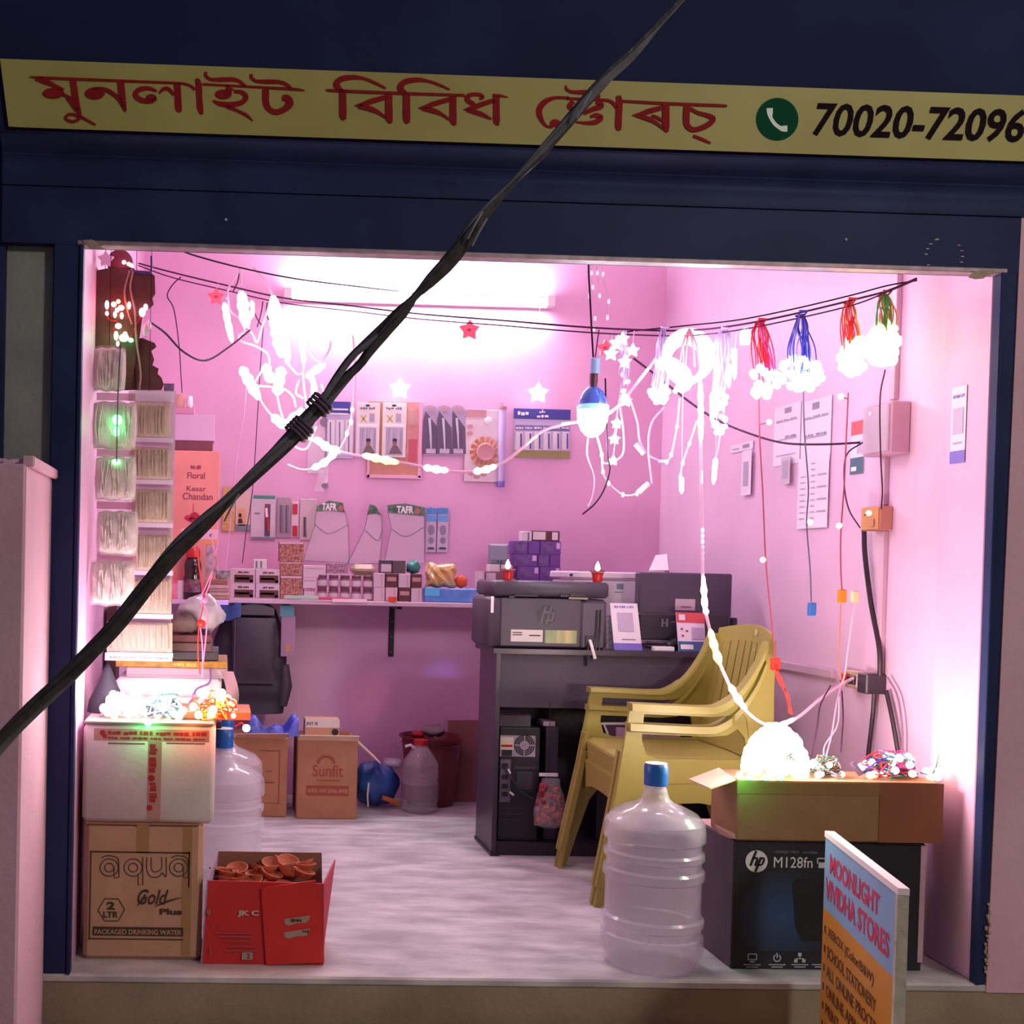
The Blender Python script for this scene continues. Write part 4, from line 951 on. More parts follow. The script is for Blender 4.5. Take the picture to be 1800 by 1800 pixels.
# big film packs with green printed headers
EDG = MT('film_edge', '#7f7c80', .4)
for k, (out, hd, cur, tx) in enumerate((([(556, 896), (606, 899), (612, 925), (614, 990), (533, 985), (553, 925)], [(557, 890), (578, 880), (603, 884), (606, 901), (580, 897), (556, 899)], [(552, 921), (578, 938), (612, 922)], True),
                                        ([(648, 900), (670, 905), (672, 932), (668, 990), (610, 992), (640, 932)], [(650, 886), (661, 890), (670, 906), (661, 903), (645, 905)], [(642, 932), (664, 950), (672, 930)], False),
                                        ([(681, 896), (746, 900), (746, 990), (672, 1004), (688, 928)], [(680, 888), (712, 885), (747, 892), (747, 908), (712, 904), (684, 902)], [(688, 930), (714, 943), (746, 926)], True))):
    Yk = YW_-.05-.004*k
    xs_ = [a for a, b in out]; ys_ = [b for a, b in out]
    t = thing('film_pack', ('left wide', 'narrow folded middle', 'right wide')[k]+' clear film pack with green printed header standing behind the small jars', 'packet', W(sum(xs_)/len(xs_), max(ys_), Yk), 'clear film packs with green headers')
    part('film', G().plate(out, lambda a, b: W(a, b, Yk), lambda a, b: W(a, b, Yk+.006)), FILM3, t)
    for a, b in zip(out, out[1:]+out[:1]): part('edge', G().tube([W(*a, Yk-.001), W(*b, Yk-.001)], .0017, 5), EDG, t)
    part('fold_line', G().tube(PL(cur, Yk-.002), .0022, 5), EDG, t)
    part('header', G().plate(hd, lambda a, b: W(a, b, Yk-.003), lambda a, b: W(a, b, Yk-.0005)), MT('green_header', '#2c4e3e', .45, scale=60, hex2='#5e8468'), t)
    if tx:
        ax, ay, bx, by = (566, 897, 592, 884) if k == 0 else (697, 902, 727, 889)
        ptext(t, 'TAFR', ax, by, bx, ay, Yk-.0036, WHT, .04)
        g = G(); ell(g, bx+7, (ay+by)/2+3, 5, 5, Yk-.0036); part('printed_fruit', g, MT('red_fruit', '#b0625c', .5), t)
    c = W((xs_[0]+xs_[1])/2, ys_[0]-4, Yk); part('hook', G().tube([(c.x, DB, c.z+.01), (c.x, Yk-.004, c.z+.006)], .0016, 6), RUST, t)
# ================================================================== FLOOR AT THE BACK
def flr(px, py): return floor_y(px, py, 0)
# rucksack hung under the shelf
Yb = 2.13; xb_ = W(440, 1160, Yb).x
t = thing('rucksack', 'black rucksack hanging under the shelf above the blue bags', 'rucksack', W(440, 1256, Yb))
RS = MT('black_nylon', '#2b2330', .6, var=.12, bump=.15, bscale=50); RS2 = MT('black_nylon_grey', '#3c333c', .55, var=.1)
hw = (505-376)/2/PM(Yb); zt_ = ZS-.026; zb_ = W(440, 1254, Yb).z; hh = zt_-zb_
def sack(u, v):
    a = 2*math.pi*u; k = (.62+.38*min(1, v*3.0))*(1-.10*max(0, v-.8)*3); k *= 1 if v > .02 else .8
    ex = abs(math.cos(a))**.6*math.copysign(1, math.cos(a)); ey = abs(math.sin(a))**.8*math.copysign(1, math.sin(a))
    return (xb_+ex*hw*k, Yb+.06+ey*.085*k*(.7+.3*v)+.004*math.sin(v*30), zt_-hh*v)
g = G().grid(sack, 32, 22); g.add([Vector(sack(i/24, 0)) for i in range(24)], [tuple(range(24))]); g.add([Vector(sack(i/24, 1)) for i in range(24)], [tuple(range(24))])
part('main_bag', g, RS, t, smooth=70)
def pocket(u, v): return (xb_+.012+(u-.5)*hw*1.15, Yb-.035-.028*math.sin(math.pi*u)**.6*math.sin(math.pi*min(1, v*1.1+.02))**.5, zt_-hh*(.12+.60*v))
part('front_pocket', G().grid(pocket, 14, 14, lambda u, v: (pocket(u, v)[0], Yb+.02, pocket(u, v)[2])), RS2, t, smooth=60)
part('top_flap', G().grid(lambda u, v: (xb_+.01+(u-.5)*hw*1.1, Yb-.03-.01*math.sin(math.pi*u)+v*.1, zt_-.015+.03*math.sin(math.pi*u)*.6+.004*v), 10, 4, lambda u, v: (xb_+.01+(u-.5)*hw*1.1, Yb-.028+v*.1, zt_-.045)), MT('grey_label_flap', '#5a565a', .6), t, smooth=60)
for s in (-1, 1): part('strap', G().tube([(xb_+s*hw*.3, Yb+.04, zt_-.01), (xb_+s*hw*.2, Yb+.03, ZS-.0215)], .008, 6, squash=.4), RS2, t)
for s in (-1, 1): part('side_pocket', G().tube([(xb_+s*hw*.93, Yb+.02, zt_-hh*.55), (xb_+s*hw*.97, Yb+.02, zt_-hh*.75), (xb_+s*hw*.9, Yb+.02, zt_-hh*.93)], [.02, .03, .02], 10), RS2, t, smooth=True)
part('zip', G().tube([pocket(.06, .04+.9*k/10) for k in range(11)], .0016, 5), MT('zip_grey', '#6b6470', .4), t)
g = G().grid(lambda u, v: (W(388+u*36, 1060, 2.1).x, 2.09+.006*math.sin(u*6), W(400, 1062+v*26+4*math.sin(u*5), 2.1).z), 6, 4, lambda u, v: (W(388+u*36, 1060, 2.1).x, 2.094+.006*math.sin(u*6), W(400, 1062+v*26+4*math.sin(u*5), 2.1).z))
single('blue_tag', 'blue printed bag corner beside the top of the rucksack', 'bag', g, MT('blue_print_bag', '#33508f', .4, var=.2, scale=30), smooth=True)
t = thing('hung_sachet', 'clear sachet with teal header hanging just right of the rucksack', 'packet', W(508, 1155, 2.12))
part('film', pb(494, 1082, 519, 1154, 2.12, .006, .001), MT('sachet', '#b08aa4', .3, alpha=.8), t); part('header', pb(492, 1064, 517, 1084, 2.118, .004, .001), MT('teal_header', '#5d98a0', .45), t)
prect(t, 'gold_print', 502, 1133, 510, 1146, 2.12, MT('gold_print2', '#b08a50', .4)); c = W(504, 1064, 2.12); part('string', G().tube([(c.x, 2.12, c.z-.004), (c.x, 2.12, ZS-.021)], .0012, 5), BLK, t)
# blue LED on the bag corner, built with the lights later
# kraft boxes
Yk = flr(460, 1436)
t = thing('kraft_box', 'tall kraft carton behind the two left water jugs', 'box', W(455, 1436, Yk))
part('body', pb(405, 1296, 505, 1436, Yk, .24, .004, z0=0), CARD2, t)
g = G()
for (x0, y0, x1, y1) in ((456, 1319, 491, 1320.5), (490, 1319, 491.5, 1412), (456, 1411, 491, 1412), (466, 1355, 478, 1356.5), (460, 1374, 482, 1377), (460, 1396, 470, 1397)): g.put(pb(x0, y0, x1, y1, Yk-.001, .001, 0))
part('printed_frame', g, INK2, t)
zk = W(455, 1296, Yk).z
part('flap', wall(W(412, 1296, Yk), W(503, 1296, Yk), W(508, 1289, Yk-.05)+Vector((0, 0, 0)), W(418, 1289, Yk-.05), .003), CARD, t)
g = G().grid(lambda u, v: (W(436+u*90, 1260, Yk).x, Yk+.02+v*.10, zk+.03+.03*math.sin(u*7+v*2)+.02*math.sin(u*15)+.012*math.sin(v*9)), 24, 8, lambda u, v: (W(436+u*90, 1260, Yk).x, Yk+.02+v*.10, zk+.003))
single('blue_bag', 'blue plastic bag crumpled on the tall kraft carton below the rucksack', 'bag', g, MT('blue_plastic', '#3f4cae', .35, scale=20, hex2='#6f80d8', bump=.3, bscale=15), smooth=60)
# sunfit carton
Ys = flr(575, 1440)
t = thing('printed_carton', 'square kraft carton with sun logo lettering, beside the blue packet bag', 'box', W(575, 1440, Ys))
xa_, xb2_ = XR(522, 628, 1380, Ys)
part('body', pb(522, 1300, 628, 1440, Ys, .26, .004, z0=0), CARD2, t)
zs_ = W(575, 1300, Ys).z
CREAMF = MT('cream_flap', '#cfb59c', .7)
part('flap', wall((xa_, Ys-.002, zs_+.001), (xb2_, Ys-.002, zs_+.001), (xb2_, Ys-.03, zs_+.022), (xa_+.005, Ys-.03, zs_+.022), .003), CREAMF, t)
p0 = W(624, 1299, Ys); p1 = W(670, 1342, Ys); part('flap', wall((p0.x, Ys+.01, p0.z), (p0.x, Ys+.20, p0.z), (p1.x, Ys+.20, p1.z), (p1.x, Ys+.01, p1.z), .004), CREAMF, t)
ptext(t, 'Sunfit', 549, 1344, 603, 1365, Ys-.001, MT('rust_ink', '#8e4232', .7), .012)
g = G(); strokes(g, [[(559+14*(1-math.cos(k*.35)), 1342-12*math.sin(k*.35), 5) for k in range(10)]], Ys-.001); part('sun_logo', g, MT('rust_ink', '#8e4232', .7), t)
prect(t, 'printed_band', 538, 1381, 613, 1399, Ys, MT('rust_ink', '#8e4232', .7)); pmarks(t, 541, 1385, 611, 1394, Ys-.0016, CARD2, 4, 6); prect(t, 'print_line', 556, 1371, 598, 1373, Ys, MT('rust_ink', '#8e4232', .7))
t = thing('small_carton', 'little white and tan printed carton lying on the sun logo carton', 'box', (W(566, 1296, Ys+.05).x, Ys+.05, zs_))
part('body', pb(536, 1264, 597, 1296, Ys+.06, .09, .002, z0=zs_+.0015), CARD, t)
prect(t, 'white_band', 537, 1264, 597, 1279, Ys+.06, WHITEB); ptext(t, 'JNT IE', 538, 1269, 559, 1276, Ys+.0585, INK, .03)
g = G(); ell(g, 589, 1287, 6, 6, Ys+.0585); part('printed_disc', g, MANH, t)
# blue packet bag
Yp_ = flr(665, 1424)
t = thing('packet_bag', 'shiny blue bag of packets on the floor beside the five litre bottle', 'bag', W(665, 1424, Yp_))
g = crumple(G(), (W(665, 1390, Yp_).x, Yp_+.08, .095), (.098, .075, .092), 6, 22, 14, .12); lo = min(a.z for a in g.v); g.v = [a-Vector((0, 0, lo-.001)) for a in g.v]
part('bag', g, MT('royal_blue_film', '#20428f', .25, scale=9, hex2='#3f6fc2', bump=.3, bscale=18), t, smooth=70)
g = crumple(G(), (W(694, 1350, Yp_).x, Yp_+.08, .19), (.045, .04, .022), 12, 14, 8, .2); part('white_neck', g, MT('white_film', '#b9aec4', .3, var=.1), t, smooth=70)
part('orange_strip', G().tube([W(672, 1402, Yp_+.002), W(690, 1408, Yp_+.006), W(702, 1415, Yp_+.014)], [.010, .011, .008], 6, squash=.5), MT('orange_film', '#d07a26', .35), t)
part('white_strip', G().tube([W(648, 1376, Yp_+.010), W(646, 1398, Yp_+.006), W(647, 1418, Yp_+.016)], .004, 6, squash=.5), WHT, t)
# five litre bottle
Yq = flr(738, 1426)+.0; xq = W(738, 1390, Yq).x
t = thing('five_litre_bottle', 'clear ribbed five litre bottle with red cap in front of the red tub', 'bottle', (xq, Yq, 0))
h = (1428-1302)/PM(Yq); R = .078
pr = [(0, .004), (R-.01, .002), (R, .015), (R, .03)]
for k in range(6): z = .04+k*.026; pr += [(R-.005, z), (R, z+.008), (R, z+.014), (R-.005, z+.022)]
pr += [(R, .205), (R-.006, .225), (R-.025, .255), (.036, .280), (.026, .292), (.026, .296)]
k_ = (h-.022)/.296
part('bottle', G().lathe([(r, z*k_) for r, z in pr], (xq, Yq, 0), 28), MT('bottle_plastic', '#e0d6de', .12, alpha=.30, coat=.4), t, smooth=60)
part('cap', G().lathe([(.027, h-.024), (.031, h-.022), (.031, h-.002), (.027, h), (0, h)], (xq, Yq, 0), 22), RUBY, t, smooth=35)
part('label', G().lathe([(R+.0008, .055), (R+.0012, .057), (R+.0012, .12), (R+.0008, .122)], (xq, Yq, 0), 28).xf(Matrix.Identity(4)), MT('bottle_sticker', '#9a7c88', .4, alpha=.4), t, smooth=True)
part('handle', G().tube([(xq-.03, Yq-.02, h-.035), (xq-.05, Yq-.03, h-.02), (xq-.07, Yq-.02, h-.028)], .006, 6), WHT, t, smooth=True)
# tub
Yt = 2.215; xt = W(757, 1350, Yt).x; zt_ = W(757, 1292, Yt).z
t = thing('waste_tub', 'dark red plastic tub behind the five litre bottle', 'tub', (xt, Yt, 0))
TB = MT('maroon_plastic', '#6d1c26', .4, var=.1)
part('tub', G().lathe([(0, .003), (.10, 0), (.104, .004), (.130, zt_-.012), (.143, zt_-.008), (.143, zt_), (.134, zt_), (.126, zt_-.012), (.10, .01), (0, .01)], (xt, Yt, 0), 32), TB, t, smooth=40)
part('handle_rim', G().lathe([(.128, zt_-.04), (.133, zt_-.034), (.131, zt_-.028), (.127, zt_-.034), (.128, zt_-.04)], (xt, Yt, 0), 32), TB, t, smooth=True)
g = crumple(G(), (W(762, 1285, Yt-.04).x, Yt-.03, zt_+.018), (.055, .05, .026), 14, 14, 8, .22); lo = min(a.z for a in g.v); g.v = [a+Vector((0, 0, zt_-lo-.006)) for a in g.v]
single('paper_bundle', 'grey folded paper lying on top of the red tub', 'paper', g, MT('grey_bundle', '#8a7682', .7, var=.1), smooth=60)
g = crumple(G(), (W(735, 1291, Yt-.06).x, Yt-.05, zt_+.01), (.03, .03, .014), 15, 12, 7, .2); lo = min(a.z for a in g.v); g.v = [a+Vector((0, 0, zt_-lo-.006)) for a in g.v]
single('red_wrapper', 'scrap of bright red wrapper on the left of the tub rim', 'wrapper', g, RUBY, smooth=60)
Yc_ = 2.33
single('cardboard_sheet', 'plain cardboard sheet leaning on the back wall behind the tub', 'cardboard', wall(W(788, 1266, DB-.012)*1, W(846, 1266, DB-.012), (W(846, 1400, 2.28).x, 2.26, 0), (W(788, 1400, 2.28).x, 2.26, 0), .005), MT('plum_card', '#8a5a58', .8, var=.08))
# ================================================================== DESK AND WHAT IS ON IT
YD = 1.26
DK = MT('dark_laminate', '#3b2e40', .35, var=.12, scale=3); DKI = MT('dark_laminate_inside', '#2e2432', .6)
dx0 = W(866, 1400, YD).x; dx1 = min(W(1300, 1300, YD).x, XRR-.03); dz = W(1000, 1142, YD).z
dk = thing('desk', 'dark brown computer desk with open front below, carrying the printers', 'desk', ((dx0+dx1)/2, YD+.15, 0))
g = G().xz([(dx0-.012, dz-.018), (dx1, dz-.018), (dx1, dz), (dx0-.012, dz)], YD-.012, 1.565); g.box(W(905, 1140, 1.565).x, 1.565, dz-.018, dx1, 1.98, dz)
part('desk_top', g, DK, dk)
part('side_panel', B(dx0, YD, .012, dx0+.018, 1.53, dz-.018, b=.001), DK, dk)
part('side_panel', B(dx1-.018, YD, .012, dx1, 1.96, dz-.018, b=.001), DK, dk)
zm = W(900, 1243, YD+.01).z
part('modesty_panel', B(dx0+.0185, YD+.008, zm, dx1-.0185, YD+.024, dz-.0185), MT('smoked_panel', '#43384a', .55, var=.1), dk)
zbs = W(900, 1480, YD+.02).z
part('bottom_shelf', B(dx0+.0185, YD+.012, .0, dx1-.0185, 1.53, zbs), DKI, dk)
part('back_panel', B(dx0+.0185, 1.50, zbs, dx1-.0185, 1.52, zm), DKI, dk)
part('foot', B(dx0-.004, YD-.004, 0, dx0+.03, 1.535, .012), BLK, dk)
# computer tower
YT_ = YD+.035
x0, x1 = XR(877, 948, 1360, YT_); z1_ = W(912, 1279, YT_).z
t = thing('computer_tower', 'black computer tower turned back side out inside the desk', 'computer', ((x0+x1)/2, YT_, zbs))
part('case', B(x0, YT_, zbs, x1, 1.49, z1_, b=.003), BLK, t)
CG = MT('steel_plate', '#a798ab', .4, metal=.3)
def tp(px, mat, nm, th=.002, Y=YT_, par=None): return prect(par or t, nm, *px, Y, mat, th)
ps = tp((879, 1293, 941, 1330), CG, 'power_supply'); 
tp((880, 1296, 903, 1318), MT('cream_sticker', '#cfc0ae', .5), 'sticker', .0028, par=ps); tp((881, 1309, 901, 1313), RUBY, 'red_stripe', .0034, par=ps); tp((882, 1318, 900, 1329), BLK, 'power_socket', .004, par=ps)
g = G()
for r in (17, 13.5, 10): strokes(g, [[(922+math.cos(k*.349)*r, 1310+math.sin(k*.349)*r, 2.4) for k in range(19)]], YT_-.0032, n=2)
part('fan_grille', g, BLK, ps)
g = G(); ell(g, 922, 1310, 6.5, 6.5, YT_-.0034); g.put(pb(905, 1309, 940, 1311.2, YT_-.0038, .0004, 0)); g.put(pb(921, 1293, 923, 1328, YT_-.0038, .0004, 0)); part('fan_hub', g, CG, ps)
pp0 = tp((879, 1335, 897, 1410), MT('port_plate', '#75687c', .4, metal=.3), 'port_plate')
for (y0, y1) in ((1342, 1352), (1362, 1370), (1378, 1386), (1392, 1400)): tp((882, y0, 893, y1), BLK, 'port', .004, par=pp0)
tp((903, 1347, 942, 1352), DKG, 'slot_cover'); tp((908, 1356, 936, 1388), DKG, 'vent_panel', .003)
for y in (1420, 1430, 1440): tp((880, y, 915, y+1.5), DKG, 'case_rib', .003)
part('cable', G().tube(PL([(888, 1348, YT_-.004), (898, 1366, YT_-.016), (918, 1392, YT_-.014), (938, 1405, YT_-.004)]), .004, 6), DKG, t)
part('cable', G().tube(PL([(893, 1352, YT_-.008), (897, 1360, YT_-.014)]), .004, 6), WHT, t); part('cable', G().tube(PL([(896, 1392, YT_-.006), (903, 1398, YT_-.01)]), .004, 6), WHT, t)
single('power_adapter', 'flat black adapter lying on the computer tower under the desk', 'adapter', pb(877, 1256, 934, 1278, YT_+.0, .16, .004, z0=z1_+.0006), DKG)
g = G().tube([W(892, 1267, YT_-.006), W(897, 1258, YT_-.006)], .006, 8)
# slim black unit, white strip, sweets
t2 = thing('slim_unit', 'slim upright black unit standing right of the computer tower', 'device', W(968, 1478, YT_+.02))
part('case', pb(958, 1276, 980, 1478, YT_+.02, .18, .003, z0=zbs), DKG, t2); part('top_clip', pb(955, 1268, 976, 1277, YT_+.012, .08, .001, z0=W(968, 1276, YT_+.02).z+.0), MT('lilac_clip', '#9a859d', .5), t2)
t = thing('sweets_bag', 'clear bag of small orange red sweets hanging beside the computer tower', 'bag', W(966, 1452, YT_-.03))
SW = [MT('sweet_orange', '#c2503a', .5), MT('sweet_rose', '#a8415a', .5), MT('sweet_red', '#8f2b35', .5)]
ball = [mesh_of('sweet', G().ball((0, 0, 0), (.013, .009, .010), 8, 5), m_, True) for m_ in SW]
for k in range(95):
    y = rnd.uniform(1380, 1447); hw_ = 11+11*min(1, (y-1368)/50); x = rnd.uniform(965-hw_, 966+hw_)
    o = bpy.data.objects.new('sweet', ball[k % 3]); COL.objects.link(o); o.parent = t; o.location = W(x, y, YT_-.035+rnd.uniform(-.018, .022))-Vector(t.location); o.rotation_euler = (rnd.uniform(0, 3), rnd.uniform(0, 3), rnd.uniform(0, 3))
part('film', G().lathe([(.03, .0), (.058, .01), (.062, .06), (.050, .12), (.035, .155), (.034, .18)], W(966, 1455, YT_-.03), 20, 1, .6), FILM, t, smooth=True)
part('header_strip', pb(948, 1359, 981, 1365, YT_-.032, .004, .0005), WHT, t)
c = W(964, 1360, YT_-.03); part('string', G().tube([(c.x, c.y, c.z), (c.x, YD+.005, zm+.02)], .0012, 5), BLK, t)
# files under the desk seen through the chair
single('red_carton_file', 'red based pink file box on the desk shelf seen through the chair arm', 'box', pb(1122, 1312, 1200, 1480, YT_, .16, .002, z0=zbs+.0005), MT('file_red', '#a02c42', .5))
single('pink_file', 'pale pink file box lying on the red one, seen through the chair arm', 'box', pb(1124, 1282, 1196, 1311, YT_+.0, .16, .002, z0=W(1161, 1312, YT_).z+.001), MT('file_pink', '#c08cae', .5))
t = thing('paper_tray', 'black wire tray with pale papers under the desk, behind the chair seat', 'tray', W(1078, 1330, YT_+.02))
part('tray', pb(1050, 1318, 1104, 1478, YT_+.02, .15, .002, z0=zbs+.0005), BLK, t); part('paper', pb(1052, 1300, 1082, 1317, YT_+.02, .12, .001), MT('grey_sheets', '#9d8f9c', .6), t); part('paper', pb(1083, 1278, 1106, 1317, YT_+.03, .12, .001), MT('pink_sheets', '#c49fc0', .6), t)
part('rail', G().tube([W(1050, 1272, YT_+.02), W(1104, 1272, YT_+.02)], .005, 6), WHT, t); part('rail', G().tube([W(1062, 1274, YT_+.02), W(1072, 1300, YT_+.02)], .004, 6), WHT, t); part('post', G().tube([W(1052, 1270, YT_+.03), W(1052, 1318, YT_+.03)], .004, 6), BLK, t); part('post', G().tube([W(1103, 1270, YT_+.03), W(1103, 1318, YT_+.03)], .004, 6), BLK, t)

# ------------------------------------------------------------------ black printer
YPp = YD+.02
P_ = MT('printer_black', '#463d4b', .45, var=.06); P2 = MT('printer_dark', '#2c2631', .4)
x0, x1 = XR(858, 1067, 1095, YPp); zl = W(960, 1050, YPp).z; zt_ = W(960, 1022, YPp).z
pr_ = thing('black_printer', 'black laser printer seen from behind with round logo and two stickers', 'printer', ((x0+x1)/2, YPp, dz))
part('body', B(x0, YPp, dz+.0005, x1, YPp+.29, zl-.004, b=.012), P_, pr_, smooth=50)
part('scanner_lid', B(W(869, 1030, YPp).x, YPp-.004, zl, x1+.004, YPp+.31, zt_, b=.010), P_, pr_, smooth=50)
part('rear_door', pb(880, 1052, 1021, 1137, YPp-.006, .01, .003), P_, pr_)
part('rear_column', pb(1023, 1060, 1062, 1139, YPp-.003, .01, .003), MT('printer_column', '#584d5c', .5), pr_)
for (a, b, c_, d) in ((895, 1047, 905, 1052), (905, 1045, 946, 1049), (985, 1044, 1000, 1050), (1002, 1044, 1030, 1049)): part('hinge', pb(a, b, c_, d, YPp-.008, .012, .001), P2, pr_)
part('paper_guide', pb(1000, 1050, 1034, 1054, YPp-.012, .01, .001), MT('tan_strip', '#8d7a68', .5), pr_)
prect(pr_, 'white_strip', 863, 1048, 868, 1077, YPp, WHT)
g = G(); ell(g, 960, 1081, 17, 17.5, YPp-.0072, 28); part('logo_disc', g, P2, pr_)
g = G(); strokes(g, [[(960, 1065, 3), (955, 1081, 3.2), (951, 1096, 3)], [(970, 1066, 3), (965, 1081, 3.2), (960, 1098, 3)], [(957, 1078, 3), (962, 1075, 3), (964, 1081, 3)], [(966, 1079, 2.6), (973, 1078, 3), (970, 1090, 3), (963, 1090, 2.6)]], YPp-.0082); part('logo_letters', g, MT('logo_relief', '#5b5162', .35), pr_)
prect(pr_, 'white_sticker', 898, 1107, 954, 1128, YPp-.006, WHITEB); prect(pr_, 'foil_sticker', 958, 1108, 1014, 1131, YPp-.006, MT('foil_sticker', '#3c7a4a', .35, scale=7, hex2='#c2b27a', stretch=(3, 1, .3)))
for y in (1111, 1115): prect(pr_, 'print_line', 901, y, 918, y+1.5, YPp-.0072, INK)
prect(pr_, 'print_line', 930, 1116, 950, 1118, YPp-.0072, INK)
prect(pr_, 'power_inlet', 1030, 1118, 1044, 1134, YPp-.003, BLK, .008)
part('power_plug', G().tube(PL([(1037, 1126, YPp-.01), (1040, 1136, YPp-.03), (1046, 1158, YPp-.035)]), .006, 8), WHT, pr_)
part('cord', G().tube(PL([(1034, 1128, YPp-.008), (1033, 1150, YPp-.03), (1030, 1170, YPp-.02)]), .004, 6), BLK, pr_)
for x in (1050, 1056): part('cord', G().tube(PL([(x, 1072, YPp-.008), (x-1, 1110, YPp-.014), (x-3, 1146, YPp-.03)]), .003, 6), BLK, pr_)
FLM = EM('lamp_flame', (1, .62, .22), 14)
for k, (px, lb) in enumerate(((892, 'small red electric oil lamp with glowing flame on the left of the black printer'), (1050, 'small red electric oil lamp with glowing flame on the right of the black printer'))):
    c = W(px, 1020, YPp+.04); c.z = zt_+.0004
    t = thing('flame_lamp', lb, 'lamp', c)
    part('cup', G().lathe([(0, 0), (.016, 0), (.020, .030), (.023, .032), (.023, .036), (0, .036)], c, 18), RUBY, t, smooth=35)
    part('saucer', G().lathe([(.0, .036), (.026, .037), (.030, .042), (0, .040)], c, 18), MT('lamp_saucer', '#b9847c', .4), t)
    part('flame', G().lathe([(.003, .041), (.009, .050), (.007, .062), (.0015, .076), (0, .077)], c, 10, 1.1), FLM, t, smooth=True)
    lamp('flame_glow', 'POINT', (c.x, c.y, c.z+.065), .25, (1, .6, .25), .008)
# ------------------------------------------------------------------ white printer behind, monitor, paper panel
YW2 = 1.62
PWT = MT('white_printer', '#cfc2cf', .4, var=.04)
t = thing('white_printer', 'white printer standing behind the black printer and the monitor', 'printer', W(1070, 1140, YW2))
x0, x1 = XR(1006, 1140, 1060, YW2); zt2 = W(1070, 1018, YW2).z; zt3 = W(1070, 1005, YW2).z
part('body', B(x0, YW2, dz+.0005, x1, YW2+.30, zt2-.004, b=.008), PWT, t); part('lid', B(x0-.008, YW2-.01, zt2, x1, YW2+.31, zt3, b=.006), MT('white_printer_lid', '#dccbd9', .35), t)
prect(t, 'name_plate', 1084, 1026, 1096, 1036, YW2, GRT); prect(t, 'name_plate', 1080, 1040, 1094, 1041.5, YW2, GRT)
g = G().tube(PL([(1003, 1011, YW2-.015), (1015, 1005, YW2+.05), (1040, 1006, YW2+.1), (1060, 1004, YW2+.15)]), .005, 6); part('black_cable', g, BLK, t)
pp = [W(1140, 1005, 1.70), W(1175, 1004, 1.70), W(1172, 976, 1.80), W(1152, 978, 1.80)]
t = thing('paper_support', 'white tilted paper support panel rising behind the monitor', 'tray', (W(1157, 1005, 1.7).x, 1.72, dz))
part('panel', wall(*pp, .006), WHT, t); part('dark_edge', wall(W(1168, 1006, 1.702), W(1176, 1006, 1.702), W(1174, 980, 1.80), W(1171, 978, 1.80), -.006), DKG, t)
part('base', B(pp[0].x, 1.69, dz+.0005, pp[1].x, 1.78, pp[0].z, b=.004), PWT, t)
YM = 1.40
t = thing('monitor', 'black monitor seen from behind with a small sticker, right of the black printer', 'monitor', (W(1205, 1140, YM).x, YM, dz))
MB2 = MT('monitor_black', '#483c50', .4, var=.05)
part('screen_back', pb(1123, 1007, 1287, 1085, YM, .05, .006), MB2, t); part('lower_back', pb(1122, 1078, 1284, 1128, YM-.012, .06, .008), MT('monitor_black2', '#352d3b', .35), t)
part('stand_neck', pb(1185, 1125, 1222, 1138, YM+.0, .03, .002, z0=dz+.006), BLK, t); part('stand_base', B(W(1150, 1140, YM).x, YM-.04, dz+.0005, W(1258, 1140, YM).x, YM+.12, dz+.009, b=.003), BLK, t)
part('sticker', pb(1187, 1053, 1222, 1073, YM-.001, .002, .0004), MT('lilac_sticker', '#bfa9b9', .5), t); prect(t, 'print_line', 1198, 1066, 1215, 1068, YM-.001, MARN)
g = G()
for (a, b, c_, d) in ((1163, 1088, 1166, 1102), (1171, 1088, 1174, 1102), (1166, 1094, 1171, 1096), (1180, 1092, 1187, 1094)): g.put(pb(a, b, c_, d, YM-.0135, .001, 0))
part('moulded_mark', g, MT('grey_mark', '#7a7280', .5), t)
prect(t, 'lower_edge_strip', 1126, 1126, 1280, 1128, YM-.0125, MT('grey_mark', '#7a7280', .5))
# scan-to-pay cards (codes themselves left out)
t = thing('payment_card', 'white payment card with violet foot leaning between printer and monitor', 'card', W(1102, 1143, YD+.02))
p = [W(1080, 1143, YD+.015), W(1129, 1144, YD+.015), W(1120, 1061, YD+.055), W(1072, 1060, YD+.055)]
for q in p[:2]: q.z = dz+.001
def quadmap(p): return lambda u, v: tuple((p[0]*(1-u)+p[1]*u)*(1-v)+(p[3]*(1-u)+p[2]*u)*v+Vector((0, -.0016, 0)))
fm = quadmap(p); CW = MT('card_white', '#e2d0e2', .45)
part('card', wall(*p, -.003), CW, t)
def cpanel(t, fm, u0, v0, u1, v1, mat, nm): return part(nm, G().add([Vector(fm(*q_))+Vector((0, -.0003*len(t.children), 0)) for q_ in ((u0, v0), (u1, v0), (u1, v1), (u0, v1))], [(0, 1, 2, 3)]), mat, t)
VIO = MT('violet_print', '#6f5bbd', .5)
cpanel(t, fm, 0, 0, 1, .15, VIO, 'violet_foot'); text_on(t, 'BHIM UPI', lambda u, v: tuple(Vector(fm(.15+.7*u, .90+.045*v))), VIO, .02)
cpanel(t, fm, .3, .22, .8, .24, GRT, 'print_line'); cpanel(t, fm, .22, .40, .78, .80, MT('pale_code_patch', '#b7a3c4', .5), 'grey_panel')
t = thing('red_card', 'red, white and blue payment card leaning on the desk edge before the monitor', 'card', W(1215, 1146, YD+.02))
p = [W(1193, 1147, YD+.012), W(1240, 1147, YD+.012), W(1238, 1078, YD+.045), W(1188, 1076, YD+.045)]
for q in p[:2]: q.z = dz+.001
fm2 = quadmap(p); part('card', wall(*p, -.003), CW, t)
